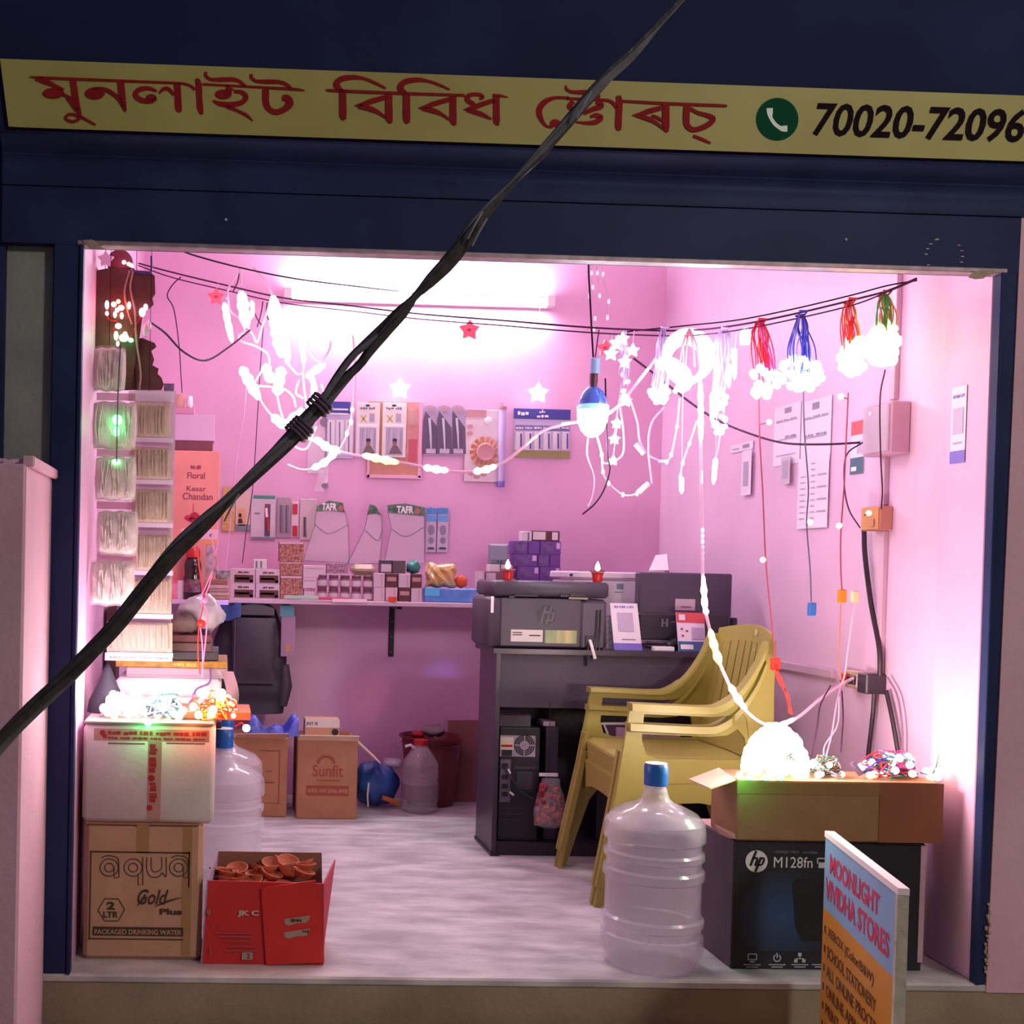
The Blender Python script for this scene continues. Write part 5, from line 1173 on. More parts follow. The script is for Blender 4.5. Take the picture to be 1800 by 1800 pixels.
cpanel(t, fm2, 0, .74, 1, 1, MT('coral_print', '#cf4a56', .5), 'red_header'); cpanel(t, fm2, 0, 0, 1, .26, MT('card_blue', '#3a5b8c', .5), 'blue_foot'); cpanel(t, fm2, .08, .06, .55, .18, WHT, 'white_pill'); cpanel(t, fm2, .52, .32, .96, .62, MT('pale_code_patch', '#b7a3c4', .5), 'grey_panel')
marks_on(t, lambda u, v: fm2(.36+.5*u, .82+.09*v), CW, 2, 3); cpanel(t, fm2, .08, .8, .3, .95, CW, 'white_block')
for (u, v) in ((.12, .55), (.3, .5), (.14, .38)): cpanel(t, fm2, u, v, u+.08, v+.05, MARN, 'print_dot')
single('barcode_card', 'narrow white card with dark print standing behind the violet payment card', 'card', pb(1066, 1082, 1082, 1141, YD+.075, .003, .0005, z0=dz+.0005), MT('barcode_card', '#b9a9b8', .5, scale=60, hex2='#6a5a70'))
g = crumple(G(), (W(1180, 1130, YM-.05).x, YM-.075, dz+.02), (.035, .02, .018), 21, 12, 7, .3); lo = min(a.z for a in g.v); g.v = [a-Vector((0, 0, lo-dz-.0005)) for a in g.v]
single('cable_coil', 'little heap of black cable on the desk before the monitor', 'cable', g, BLK, smooth=60)
single('white_connector', 'flat white connector lying on the desk edge left of the red payment card', 'connector', pb(1150, 1137, 1186, 1142, YD+.012, .03, .002, z0=dz+.0005), WHT)
single('speaker_column', 'thin dark speaker standing right of the monitor', 'speaker', pb(1285, 1086, 1296, 1142, 1.42, .05, .004, z0=dz+.0005), DKG)

# ================================================================== STACKED PLASTIC ARMCHAIRS
OLIV = MT('olive_plastic', '#9a8f46', .38, scale=2, hex2='#a49a50', spec=.4)
def arm_path(n=6):
    return cr([(.226, .575), (.11, .572), (.0, .570), (-.05, .578), (-.11, .622), (-.162, .70), (-.192, .775)], n)
def build_chair(label):
    t = thing('plastic_armchair', label, 'chair', (0, 0, 0), 'stacked olive armchairs')
    outline = [(.280, 0), (.318, 0), (.262, .30), (.222, .565)]+[(a, b) for a, b in arm_path(3)]+[(-.228, .775), (-.222, .62), (-.222, .46), (-.248, .25), (-.312, .0), (-.267, 0), (-.222, .19), (-.19, .272), (-.11, .315), (0, .330), (.10, .325), (.165, .298), (.208, .24), (.245, .12)]
    hole = [(.180, .540), (.06, .538), (-.03, .536), (-.085, .542), (-.115, .562), (-.138, .535), (-.150, .44), (-.142, .405), (.135, .402), (.172, .415), (.186, .46)]
    for s in (1, -1):
        y0 = .225
        f0 = lambda a, b: (a, s*(y0+.030*(1-b/.575)), b); f1 = lambda a, b: (a, s*(y0+.016+.030*(1-b/.575)), b)
        part('side_frame', G().plate(outline, f0, f1, [hole]), OLIV, t, local=True, smooth=25)
        ap = arm_path(5); g = G()
        vs = []; 
        for i, (a, b) in enumerate(ap):
            wd = .030+.018*(1 if i < len(ap)*.6 else .3)
            nx, nz = 0, 1
            if i > 0: dx_, dz_ = ap[i][0]-ap[i-1][0], ap[i][1]-ap[i-1][1]; l = math.hypot(dx_, dz_); nx, nz = dz_/l, -dx_/l
            if nz < 0 and nx > 0: pass
            vs += [(a, s*(y0-.012), b), (a, s*(y0+wd), b), (a-nx*.0, s*(y0+wd+.004), b-.022), (a, s*(y0-.012), b-.014)]
        n = len(ap); fs = []
        for i in range(n-1):
            for k in range(4): fs.append((i*4+k, i*4+(k+1) % 4, (i+1)*4+(k+1) % 4, (i+1)*4+k))
        fs += [(0, 1, 2, 3), ((n-1)*4, (n-1)*4+1, (n-1)*4+2, (n-1)*4+3)]
        part('armrest', g.add(vs, fs), OLIV, t, local=True, smooth=30)
        # front leg flange with a rib, rear leg flange
        def leg(pts, w0, w1, nm):
            g = G()
            for i in range(len(pts)-1):
                (a, b), (c_, d) = pts[i], pts[i+1]
                ya = y0+.030*(1-b/.575); yb_ = y0+.030*(1-d/.575)
                g.add([(a, s*(ya+.014), b), (a, s*(ya-w0), b), (a-.010, s*(ya-w0), b), (a-.010, s*(ya+.014), b), (c_, s*(yb_+.014), d), (c_, s*(yb_-w0), d), (c_-.010, s*(yb_-w0), d), (c_-.010, s*(yb_+.014), d)],
                      [(0, 1, 2, 3), (4, 7, 6, 5), (0, 4, 5, 1), (1, 5, 6, 2), (2, 6, 7, 3), (3, 7, 4, 0)])
                if nm == 'front_leg': g.add([(a+.005, s*(ya-.012), b), (a+.005, s*(ya-.020), b), (c_+.005, s*(yb_-.020), d), (c_+.005, s*(yb_-.012), d), (a-.002, s*(ya-.010), b), (a-.002, s*(ya-.022), b), (c_-.002, s*(yb_-.022), d), (c_-.002, s*(yb_-.010), d)], [(0, 1, 2, 3), (4, 5, 1, 0), (3, 2, 6, 7), (1, 5, 6, 2), (0, 3, 7, 4)])
            return part(nm, g, OLIV, t, local=True)
        leg([(.320, 0), (.264, .30), (.246, .42)], .050, .04, 'front_leg')
        leg([(-.304, 0), (-.242, .25), (-.222, .44)], .045, .04, 'rear_leg')
    seat = lambda u, v: (-.20+.44*u, -.222+.444*v, .398-.016*math.sin(math.pi*min(1, u*1.15))*math.sin(math.pi*v)+(.004 if u > .9 else 0)-.010*max(0, u-.93)/.07)
    part('seat', G().grid(seat, 16, 14, lambda u, v: (seat(u, v)[0], seat(u, v)[1], seat(u, v)[2]-.010)), OLIV, t, local=True, smooth=40)
    ap_ = lambda u, v: (.241+.004*math.sin(math.pi*v)-.006*u, -.222+.444*v, .388-.075*u+u*(.028*(2*abs(v-.5))**3*-1.2))
    part('seat_apron', G().grid(ap_, 4, 16, lambda u, v: (ap_(u, v)[0]-.008, ap_(u, v)[1], ap_(u, v)[2])), OLIV, t, local=True, smooth=40)
    def back(u, v):     # u across, v up
        y = (-.235+.47*u)*(1-.06*v); x = -.160-.056*v-.028*math.sin(math.pi*u)*(.6+.4*v); return Vector((x, y, .40+.395*v+.022*math.sin(math.pi*u)*v**3))
    def bstrip(u0, u1, v0, v1, nu, nv): 
        f = lambda a, b: back(u0+(u1-u0)*a, v0+(v1-v0)*b); return G().grid(f, nu, nv, lambda a, b: f(a, b)+Vector((-.008, 0, 0)))
    part('top_rail', bstrip(0, 1, .88, 1, 16, 3), OLIV, t, local=True, smooth=40)
    part('lower_back', bstrip(.04, .96, 0, .28, 16, 4), OLIV, t, local=True, smooth=40)
    for k in range(7):
        u0 = .10+k*.1145; part('back_slat', bstrip(u0, u0+.096, .28, .88, 2, 6), OLIV, t, local=True, smooth=40)
    for u0, u1 in ((0, .095), (.905, 1)): part('back_stile', bstrip(u0, u1, .0, .885, 2, 8), OLIV, t, local=True, smooth=40)
    c = back(.62, .95)+Vector((.003, 0, 0)); part('badge', G().ball(c, (.002, .012, .012), 12, 6), MT('badge_pale', '#c3bd8d', .4), t, local=True)
    return t
ch1 = build_chair('lower of two stacked olive plastic armchairs, its feet on the floor')
ang = math.atan2(.045, -.999); ca, sa = math.cos(ang), math.sin(ang)
pf = W(1052, 1586, .64); lx, ly = .300, .24
ch1.location = (pf.x-(ca*lx-sa*ly), .64-(sa*lx+ca*ly), 0); ch1.rotation_euler = (0, 0, ang); ORG[ch1.name] = Vector(ch1.location)
ch2 = dup(ch1, off=(-ca*.004, -sa*.004, .062), label='upper of two stacked olive plastic armchairs, nested in the lower chair')

# ================================================================== FRONT RIGHT
yh = .055
t = thing('printer_carton', 'black printed printer carton with white logo at the right end of the doorstep', 'box', W(1450, 1707, yh))
BK = MT('carton_black_print', '#20202a', .45, var=.1, scale=6); BKS = MT('carton_side_print', '#4a4048', .6, var=.15, scale=10)
x0, x1 = XR(1287, 1622, 1600, yh); zh = W(1450, 1480, yh).z
part('body', B(x0, yh+.0012, 0, x1, yh+.28, zh, b=.003), BKS, t)
part('front_print', B(x0+.001, yh, .001, x1-.001, yh+.001, zh-.001), BK, t)
part('top_flap', wall((x0+.002, yh+.26, zh+.001), (x0+.002, yh+.02, zh+.001), (x0+.06, yh+.02, zh+.0012), (x0+.06, yh+.26, zh+.0012), .002), MT('card_pale_inside', '#c9a6a2', .7), t)
part('white_edge', pb(1616, 1486, 1625, 1692, yh-.001, .002, 0), MT('worn_white_edge', '#c29aa8', .7, var=.1), t)
m_ = bpy.data.materials.new('printed_blue_glow'); m_.use_nodes = True; nt = m_.node_tree; pbs = nt.nodes['Principled BSDF']; pbs.inputs['Roughness'].default_value = .45
tc = nt.nodes.new('ShaderNodeTexCoord'); mp = nt.nodes.new('ShaderNodeMapping'); gr_ = nt.nodes.new('ShaderNodeTexGradient'); gr_.gradient_type = 'SPHERICAL'; rr = nt.nodes.new('ShaderNodeValToRGB')
mp.inputs['Scale'].default_value = (7.5, 1, 7.5); nt.links.new(tc.outputs['Object'], mp.inputs[0]); nt.links.new(mp.outputs[0], gr_.inputs[0]); nt.links.new(gr_.outputs[0], rr.inputs[0]); nt.links.new(rr.outputs[0], pbs.inputs[0])
rr.color_ramp.elements[0].color = (*lin('#20202a'), 1); rr.color_ramp.elements[1].color = (*lin('#294c78'), 1)
c = W(1376, 1612, yh-.0005)
gl = part('printed_blue_picture', pb(1300, 1530, 1452, 1672, yh-.0004, .0004, 0), m_, t)
gl.location = Vector((c.x, yh, c.z))-Vector(t.location); gl.data.transform(Matrix.Translation(-gl.location))
g = G().plate([(1393, 1552), (1400, 1545), (1450, 1543), (1540, 1546), (1545, 1655), (1410, 1655), (1398, 1630)], lambda a, b: W(a, b, yh-.0012), lambda a, b: W(a, b, yh-.0006)); part('printed_printer', g, MT('printed_printer_black', '#17171d', .45), t)
g = G(); ell(g, 1330, 1514, 19.5, 19.5, yh-.0010, 32); lg = part('logo_disc', g, WHT, t)
g = G(); strokes(g, [[(1329.5, 1495.5, 4.6), (1319, 1522, 4.6)]], yh-.0016, n=1); strokes(g, [[(1322.5, 1509.5, 3.2), (1329, 1508.2, 3.4), (1331, 1511, 4.6), (1327.5, 1522, 4.6)], [(1331.5, 1521, 3), (1338.5, 1520, 3.4), (1341.5, 1516, 4), (1343, 1510, 4), (1340, 1508.4, 3.4), (1335, 1508.6, 3.2)]], yh-.0016, n=4); strokes(g, [[(1337.5, 1508, 4.6), (1327.5, 1533, 4.6)]], yh-.0016, n=1); part('logo_letters', g, BK, t)
ptext(t, 'M128fn', 1360, 1506, 1428, 1525, yh-.001, WHT, .0)
ptext(t, 'LASERJET PRO', 1361, 1495, 1404, 1501, yh-.001, MT('grey_ink', '#8d8a92', .5)); ptext(t, 'mfp', 1412, 1496, 1437, 1501, yh-.001, MT('grey_ink', '#8d8a92', .5))
LW = MT('white_ink', '#cfcbd2', .5)
g = G()
for (a, b) in (((1437, 1509), (1452, 1509)), ((1452, 1509), (1452, 1518)), ((1437, 1509), (1437, 1518))): strokes(g, [[(*a, 2), (*b, 2)]], yh-.001, n=1)
g.put(pb(1439, 1516, 1451, 1526, yh-.0012, .0004, 0)); strokes(g, [[(1529+6*math.cos(k*.5), 1517+6*math.sin(k*.5), 2) for k in range(13)]], yh-.001, n=2)
# bottom icons: screen, power, network, more
strokes(g, [[(1315, 1677, 2), (1330, 1677, 2)], [(1330, 1677, 2), (1330, 1687, 2)], [(1330, 1687, 2), (1315, 1687, 2)], [(1315, 1687, 2), (1315, 1677, 2)], [(1322, 1687, 2), (1322, 1691, 2)], [(1318, 1691, 2), (1327, 1691, 2)]], yh-.001, n=1)
strokes(g, [[(1366+6*math.sin(.6+k*.52), 1684-6*math.cos(.6+k*.52), 2) for k in range(11)], [(1366, 1675, 2), (1366, 1684, 2)]], yh-.001, n=2)
for (x, y) in ((1406, 1678), (1399, 1689), (1413, 1689)): g.put(pb(x-3, y-3, x+3, y+3, yh-.0012, .0004, 0))
strokes(g, [[(1406, 1680, 1.4), (1406, 1685, 1.4)], [(1399, 1685, 1.4), (1413, 1685, 1.4)]], yh-.001, n=1)
for x in (1322, 1366, 1406, 1442):
    for k, w_ in enumerate((15, 10)): g.put(pb(x-w_, 1695+k*4, x+w_, 1696.6+k*4, yh-.0012, .0004, 0))
part('printed_icons', g, LW, t, kind='stuff')
# brown carton on top
yb2 = .04
x0, x1 = XR(1296, 1655, 1430, yb2); zb1 = zh+.0035; zb2 = W(1475, 1374, yb2).z
t = thing('brown_carton', 'long open brown carton lying on the black printer carton, lights heaped on it', 'box', ((x0+x1)/2, yb2, zb1))
BRC = MT('brown_carton_board', '#8f6644', .75, scale=9, hex2='#9a7150', bump=.06, bscale=90)
part('body', B(x0, yb2, zb1, x1, yb2+.17, zb2, b=.004), BRC, t)
part('right_wrap', B(W(1545, 1430, yb2).x, yb2-.002, zb1+.001, x1+.003, yb2+.001, zb2-.001), MT('rust_carton_board', '#8a5038', .75, var=.06), t)
part('tape', pb(1296, 1374, 1650, 1398, yb2-.0015, .0018, 0), MT('brown_gloss_tape', '#a27a50', .2, alpha=.7), t)
part('left_flap', wall(W(1294, 1372, .06), W(1264, 1351, .19), W(1211, 1371, .17), W(1250, 1388, .03), .003), MT('flap_tan', '#c99a86', .75), t)
part('lower_flap', wall(W(1292, 1474, .045), W(1268, 1474, .15), W(1255, 1448, .16), W(1292, 1466, .05), .002), MT('flap_tan', '#c99a86', .75), t)
# pink toy bottle between jug and carton
c = W(1236, 1640, .44); c.z = 0
h = .25; g = G().lathe([(0, .001), (.03, 0), (.034, .03), (.03, .06), (.036, .08), (.036, .12), (.03, .135), (.034, .15), (.034, .19), (.026, .215), (.018, .235), (.018, h), (0, h)], (c.x-.01, .44, 0), 16)
t = thing('pink_bottle', 'ribbed pink plastic toy bottle between the front water jug and the printer carton', 'bottle', (c.x-.01, .44, 0))
part('bottle', g, MT('bright_pink_plastic', '#d86a98', .35, var=.08), t, smooth=40); part('cord', G().tube(PL([(1244, 1556, .41), (1254, 1562, .405), (1252, 1580, .405), (1262, 1590, .41)]), .004, 6), WHT, t, smooth=True)

# pavement board
Y0, Y1 = -.14, -.66
A0 = W(1452, 1470, Y0); A1 = W(1578, 1566, Y1); zt_ = (A0.z+A1.z)/2
P0 = Vector((A0.x, Y0, 0)); P1 = Vector((A1.x, Y1, 0)); L_ = (P1-P0).length; dr = (P1-P0).normalized(); nr = Vector((dr.y, -dr.x, 0))
if nr.x > 0: nr = -nr
zbot = -.40
t = thing('pavement_board', 'narrow blue and orange pavement board with shop services, before the black printer carton', 'sign', ((P0+P1)/2+Vector((0, 0, zbot))))
def bp(u, z, o=0.0): q = P0+dr*(u*L_)-nr*(-o); return (q.x, q.y, z)
def bslab(u0, z0, u1, z1, o0, o1): 
    a = [bp(u0, z0, o0), bp(u1, z0, o0), bp(u1, z1, o0), bp(u0, z1, o0), bp(u0, z0, o1), bp(u1, z0, o1), bp(u1, z1, o1), bp(u0, z1, o1)]
    return G().add(a, [(0, 1, 2, 3), (7, 6, 5, 4), (0, 4, 5, 1), (1, 5, 6, 2), (2, 6, 7, 3), (3, 7, 4, 0)])
part('board', bslab(0, zbot, 1, zt_, 0, -.018), MT('sunboard_core', '#d9d2c8', .6, var=.05), t)
part('top_edge', bslab(-.01, zt_-.004, 1.015, zt_+.010, .002, -.020), MT('sunboard_edge', '#efe3ea', .5), t)
part('near_edge', bslab(.985, zbot, 1.012, zt_-.002, .0015, -.020), MT('worn_edge_foam', '#b9b2a2', .8, var=.12, scale=40, bump=.4), t)
zs1 = zt_-.178
part('orange_panel', bslab(0, zbot, .985, zs1, .001, 0), MT('board_orange', '#c98a2e', .4, scale=3, hex2='#d3993c'), t)
part('blue_panel', bslab(0, zs1, .985, zt_-.004, .001, 0), MT('board_blue', '#7fa9d2', .4, scale=3, hex2='#8fb4d8'), t)
RD2 = MT('board_red', '#c2305a', .5); BN = MT('board_brown', '#5a3420', .5)
def bline(s, u0, u1, v0, v1, mat, bold=.02, name='lettering'): return text_on(t, s, lambda u, v: bp(u0+(u1-u0)*u, zt_-v1+(v1-v0)*v, .0018), mat, bold, 0, 1.0, name)
bline('MOONLIGHT', .09, .80, .034, .082, RD2, .03); bline('VIVIDHA STORES', .03, .93, .098, .150, RD2, .03)
for k, (s, u1) in enumerate((('XEROX (Color/B&W)', .76), ('SCHOOL STATIONERY', .80), ('ALL ONLINE PROCESS', .84), ('ONLINE APPLY', .62), ('PRINT OUT', .5), ('LAMINATION', .55), ('MOBILE RECHARGE', .75))):
    v0 = .212+k*.047; bline(s, .09, u1, v0, v0+.030, BN, .02)
    part('bullet', bslab(.035, zt_-v0-.024, .055, zt_-v0-.006, .0018, .001), BN, t)
# ================================================================== RIGHT WALL
XW = XRR+.03
def WX(px, py, X=None, off=0.0):                  # photo point on a plane of constant X
    X = (XW if X is None else X)-off
    v = CF + CR*((px-PPX)/FPX) + CD*((py-PPY)/FPX)
    return CAMP + v*(X/v.x)
def wsheet(pts, off=.002, th=.001, X=None):       # flat sheet on the right wall from four photo corners (rectified)
    q = [WX(*p, X, off) for p in pts]
    ya, yb = (q[0].y+q[3].y)/2, (q[1].y+q[2].y)/2; za, zb = (q[0].z+q[1].z)/2, (q[2].z+q[3].z)/2
    return ya, yb, za, zb
def wpaper(name, label, cat, pts, mat, group=None, off=.002, lines=(), X=None):
    ya, yb, za, zb = wsheet(pts, off, X=X); Xp = (XW if X is None else X)-off
    t = thing(name, label, cat, (Xp, (ya+yb)/2, zb), group)
    part('sheet', G().box(Xp-.0008, yb, zb, Xp, ya, za), mat, t)
    def at(u, v, o=.0014): return Vector((Xp-o, ya+(yb-ya)*u, zb+(za-zb)*v))
    for i_, (u0, v0, u1, v1, m_, nm) in enumerate(lines):
        oo = .0014+.0003*min(i_, 4); part(nm, G().add([at(u0, v0, oo), at(u1, v0, oo), at(u1, v1, oo), at(u0, v1, oo)], [(0, 1, 2, 3)]), m_, t)
    t['_x'] = 0
    del t['_x']
    return t, at
PAP = MT('notice_paper', '#dccfe2', .7, var=.03); PIN = MT('faded_ink', '#a89aae', .7); PIN2 = MT('grey_block_ink', '#8d8094', .7)
LL = lambda rows, u0=.12, u1=.88: tuple((u0, v, u1, v+h, PIN, 'print_line') for v, h in rows)
t, at = wpaper('notice_sheet', 'white notice sheet left of the long tabled sheet, below the blue light bundle', 'paper', [(1362, 716), (1409, 706), (1405, 814), (1359, 820)], PAP, 'notices on the right wall', lines=(((.40, .86, .66, .95, PIN2, 'print_block'),)+LL(((.72, .022), (.42, .02), (.16, .015)))))
marks_on(t, lambda u, v: at(.10+.74*u, .72+.05*v, .0016), PIN2, 3, 2); marks_on(t, lambda u, v: at(.45+.4*u, .44+.05*v, .0016), PIN2, 2, 5)
t, at = wpaper('notice_sheet', 'second white notice sheet touching the first, its lower end covered by the tabled sheet', 'paper', [(1410, 706), (1464, 696), (1458, 815), (1408, 812)], PAP, 'notices on the right wall', off=.0035, lines=(((.36, .84, .6, .95, PIN2, 'print_block'),)+LL(((.70, .022), (.40, .02)))))
marks_on(t, lambda u, v: at(.10+.8*u, .70+.05*v, .0016), PIN2, 3, 7); marks_on(t, lambda u, v: at(.12+.74*u, .42+.05*v, .0016), PIN2, 2, 9)
rows_ = tuple((.08, .9-k*.085, .26, .915-k*.085, PIN, 'print_line') for k in range(2, 10))+tuple((.44, .9-k*.085, .58, .915-k*.085, PIN, 'print_line') for k in range(10))+tuple((.66, .9-k*.17, .95, .92-k*.17, PIN, 'print_line') for k in range(1, 5))
t, at = wpaper('price_list', 'long sheet with a three column table hanging below the notices', 'paper', [(1404, 806), (1457, 800), (1455, 928), (1401, 929)], PAP, 'notices on the right wall', off=.006, lines=rows_)
t, at = wpaper('wall_label', 'small white label crossing the top of the narrow hanging strip', 'label', [(1284, 785), (1324, 773), (1324, 789), (1285, 797)], PAP, off=.004, lines=((.55, .3, .85, .75, PIN2, 'print_block'), (.1, .3, .4, .5, PIN, 'print_line')))
t, at = wpaper('hanging_strip', 'narrow white strip hanging under the small white label', 'label', [(1305, 793), (1322, 790), (1319, 869), (1302, 872)], PAP, off=.012, lines=((.2, .2, .75, .75, PIN, 'print_block'),))
t, at = wpaper('hanging_tag', 'slanted grey white tag hanging from the notice sheet', 'label', [(1375, 804), (1391, 801), (1386, 850), (1371, 853)], MT('tag_grey', '#bfaec0', .6), off=.016, lines=((.15, .2, .85, .85, PIN, 'print_block'),))
TEAL = MT('teal_card', '#3d5f72', .5); CORAL = MT('coral_print', '#cf4a56', .5)
t, at = wpaper('wall_card', 'red, white and slate payment card behind the meter box', 'card', [(1497, 742), (1519, 738), (1519, 832), (1495, 834)], CW, off=.002, lines=((0, .74, 1, 1, CORAL, 'red_header'), (0, 0, 1, .31, TEAL, 'slate_foot'), (.1, .06, .5, .14, WHT, 'white_pill'), (.5, .38, .95, .62, MT('pale_code_patch', '#b7a3c4', .5), 'grey_panel')))
t, at = wpaper('pillar_card', 'tall white payment card with violet foot on the right reveal', 'card', [(1675, 681), (1701, 677), (1695, 812), (1669, 816)], CW, off=.0015, X=XRR, lines=((0, 0, 1, .16, VIO, 'violet_foot'), (.14, .38, .84, .72, MT('pale_code_patch', '#b7a3c4', .5), 'grey_panel'), (.2, .25, .8, .27, PIN, 'print_line')))
text_on(t, 'BHIM UPI', lambda u, v: at(.12+.76*u, .85+.045*v, .0018), VIO, .03)
# meter box, switch box, socket board: px of far edge, protruding near edge, wall line; top and bottom at the near edge
def wbox(xf, xn, xw, y0, y1):
    qn = WX(xw, (y0+y1)/2); Yn = qn.y
    a = W(xn, y0, Yn); b = W(xn, y1, Yn); Xp = a.x
    f = WX(xf, (y0+y1)/2, Xp)
    return Xp, Yn, f.y, b.z, a.z
MTB = MT('meter_pink', '#c89ab4', .5, var=.04)
Xp, Yn, Yf, z0, z1 = wbox(1518, 1566, 1601, 704, 796)
t = thing('meter_box', 'pink painted electricity meter box with clear cover on the right wall', 'meter', (Xp, (Yn+Yf)/2, z0))
part('housing', B(Xp+.003, Yn, z0, XW, Yf, z1, b=.004), MTB, t)
part('clear_cover', B(Xp-.006, Yn+.004, z0+.006, Xp+.002, Yf-.004, z1-.006, b=.003), MT('meter_cover', '#d8c0d6', .12, alpha=.55, coat=.5), t)
def face(u0, v0, u1, v1, mat, nm, o=.001): return part(nm, B(Xp+.0031-o, Yf+(Yn-Yf)*u0, z0+(z1-z0)*v0, Xp+.0031, Yf+(Yn-Yf)*u1, z0+(z1-z0)*v1), mat, t)
face(.2, .55, .45, .88, PIN, 'dial'); face(.55, .55, .8, .85, PIN, 'dial'); face(.6, .38, .85, .5, PIN2, 'label_patch'); face(.15, .2, .5, .3, PIN2, 'label_patch')
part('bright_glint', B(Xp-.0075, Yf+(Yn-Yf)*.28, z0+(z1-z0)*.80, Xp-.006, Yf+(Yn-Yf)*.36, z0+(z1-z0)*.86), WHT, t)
Xp, Yn, Yf, z0, z1 = wbox(1514, 1546, 1570, 889, 932)
t = thing('switch_box', 'tan switch box below the meter box with one warm bulb on it', 'switch', (Xp, (Yn+Yf)/2, z0))
part('housing', B(Xp+.002, Yn, z0, XW, Yf, z1, b=.003), MT('switch_tan', '#b97a6a', .5, var=.06), t); part('face_plate', B(Xp-.002, Yn+.003, z0+.003, Xp+.002, Yf-.003, z1-.003, b=.001), MT('switch_amber', '#c58a58', .4), t)
part('rocker', B(Xp-.006, Yn+.02, z0+.012, Xp-.002, Yn+.035, z0+.035, b=.001), MT('switch_tan', '#b97a6a', .5), t)
Xp, Yn, Yf, z0, z1 = wbox(1468, 1526, 1558, 1186, 1218)
t = thing('socket_board', 'cream socket board with black adapter at the end of the horizontal trunking', 'socket', (Xp, (Yn+Yf)/2, z0))
part('board', B(Xp+.03, Yn+.01, z0, XW, Yf, z1, b=.003), MT('socket_cream', '#c4a58c', .5), t)
part('adapter', B(Xp-.004, Yn, z0-.004, Xp+.06, Yn+.055, z1+.002, b=.004), MT('adapter_black', '#3a2f3a', .4), t)
part('red_plug', B(Xp+.01, Yf-.03, z0+.012, Xp+.03, Yf-.006, z1-.01, b=.003), MT('red_orange_plug', '#c2482a', .4), t); part('dark_plug', B(Xp+.012, Yf-.085, z0+.014, Xp+.03, Yf-.045, z1-.016, b=.003), BLK, t); part('pale_plug', B(Xp+.008, Yn+.06, z0+.006, Xp+.03, Yn+.085, z1-.006, b=.003), MT('pale_plug', '#d6b9c4', .4), t)
# trunking
TRK = MT('trunking_pink', '#c9a4ba', .4)
def trunk(label, p0, p1, hv):
    a = WX(*p0); b = WX(*p1)
    if hv == 'v': g = B(XW-.016, (a.y+b.y)/2-.013, min(a.z, b.z), XW, (a.y+b.y)/2+.013, max(a.z, b.z), b=.002)
    else: g = B(XW-.016, min(a.y, b.y), (a.z+b.z)/2-.014, XW, max(a.y, b.y), (a.z+b.z)/2+.014, b=.002)
    return single('cable_trunking', label, 'trunking', g, TRK)
trunk('vertical trunking running from the ceiling down to the meter box', (1582, 380), (1580, 702), 'v')
trunk('short vertical trunking between meter box and switch box', (1560, 797), (1558, 888), 'v')
trunk('long vertical trunking from the switch box down to the socket board', (1556, 933), (1553, 1186), 'v')
trunk('horizontal trunking on the right wall ending at the socket board', (1330, 1160), (1470, 1186), 'h')
def wallwire(name, label, pts, r, mat, cat='cable', off=.02):
    return single(name, label, cat, G().tube([WX(a, b, None, off) for a, b in cr(pts, 5)], r, 7), mat, smooth=True)
CBK = MT('cable_plum_black', '#2a1624', .5)
wallwire('black_cable', 'thick black cable from the switch box down to the adapter', [(1519, 932), (1521, 980), (1532, 1065), (1546, 1140), (1547, 1188)], .0075, CBK)
wallwire('black_cable', 'thick black cable from the adapter down to the left end of the coloured tangle', [(1537, 1218), (1534, 1260), (1526, 1330)], .0065, CBK)
wallwire('black_cable', 'thick black cable from the adapter down into the coloured tangle', [(1558, 1214), (1568, 1260), (1579, 1322)], .0065, CBK)
wallwire('grey_wire', 'thin mauve wire curving right of the adapter down to the tangle', [(1560, 1190), (1578, 1225), (1586, 1280), (1586, 1320)], .003, MT('mauve_wire', '#8a6480', .5))
wallwire('mauve_wire', 'thin dark wire from the chair back along the wall to the red plug', [(1288, 1330), (1290, 1290), (1310, 1250), (1338, 1200), (1357, 1170)], .003, MT('plum_wire', '#3c2a44', .5), off=.03)
# ================================================================== TUBE LIGHT
ct = W(737, 524, DB-.05)
t = thing('tube_light', 'glaring white tube light high on the back wall', 'lamp', (ct.x, DB-.05, ct.z))
part('batten', B(ct.x-.60, DB-.035, ct.z-.022, ct.x+.60, DB, ct.z+.022, b=.004), WHT, t)
TUBE = EM('tube_glow', (.93, .94, 1.0), 130, True)
part('tube', G().tube([(ct.x-.565, DB-.055, ct.z), (ct.x+.565, DB-.055, ct.z)], .015, 14), TUBE, t, smooth=True)
for s in (-1, 1): part('end_holder', B(ct.x+s*.59-.02, DB-.075, ct.z-.026, ct.x+s*.59+.02, DB-.03, ct.z+.026, b=.004), WHT, t)

# ================================================================== WIRES
WIR = MT('brown_wire', '#4a2a44', .8, spec=.1); WIRD = MT('dark_wire', '#2a1a28', .8, spec=.1); RPW = MT('rope_clear', '#e0b3cc', .3, alpha=.8); RWW = MT('white_wire', '#d8bccf', .4)
mainp = [(226, 458), (300, 478), (400, 502), (500, 524), (620, 538), (740, 552), (880, 563), (1000, 573), (1100, 579), (1210, 581), (1300, 571), (1400, 551), (1500, 527), (1560, 511), (1612, 489)]
hw_ = thing('hanging_wire', 'long brown wire sagging across the shop that carries the light bundles', 'wire', W(900, 564, YW(900)))
part('strand', G().tube(PL([(x, y, YW(x)) for x, y in mainp], n=6), .0032, 6), WIR, hw_, smooth=True)
part('strand', G().tube(PL([(x, y+(9 if 250 < x < 1550 else 2), YW(x)-.01) for x, y in mainp], n=6), .0025, 6), WIR, hw_, smooth=True)
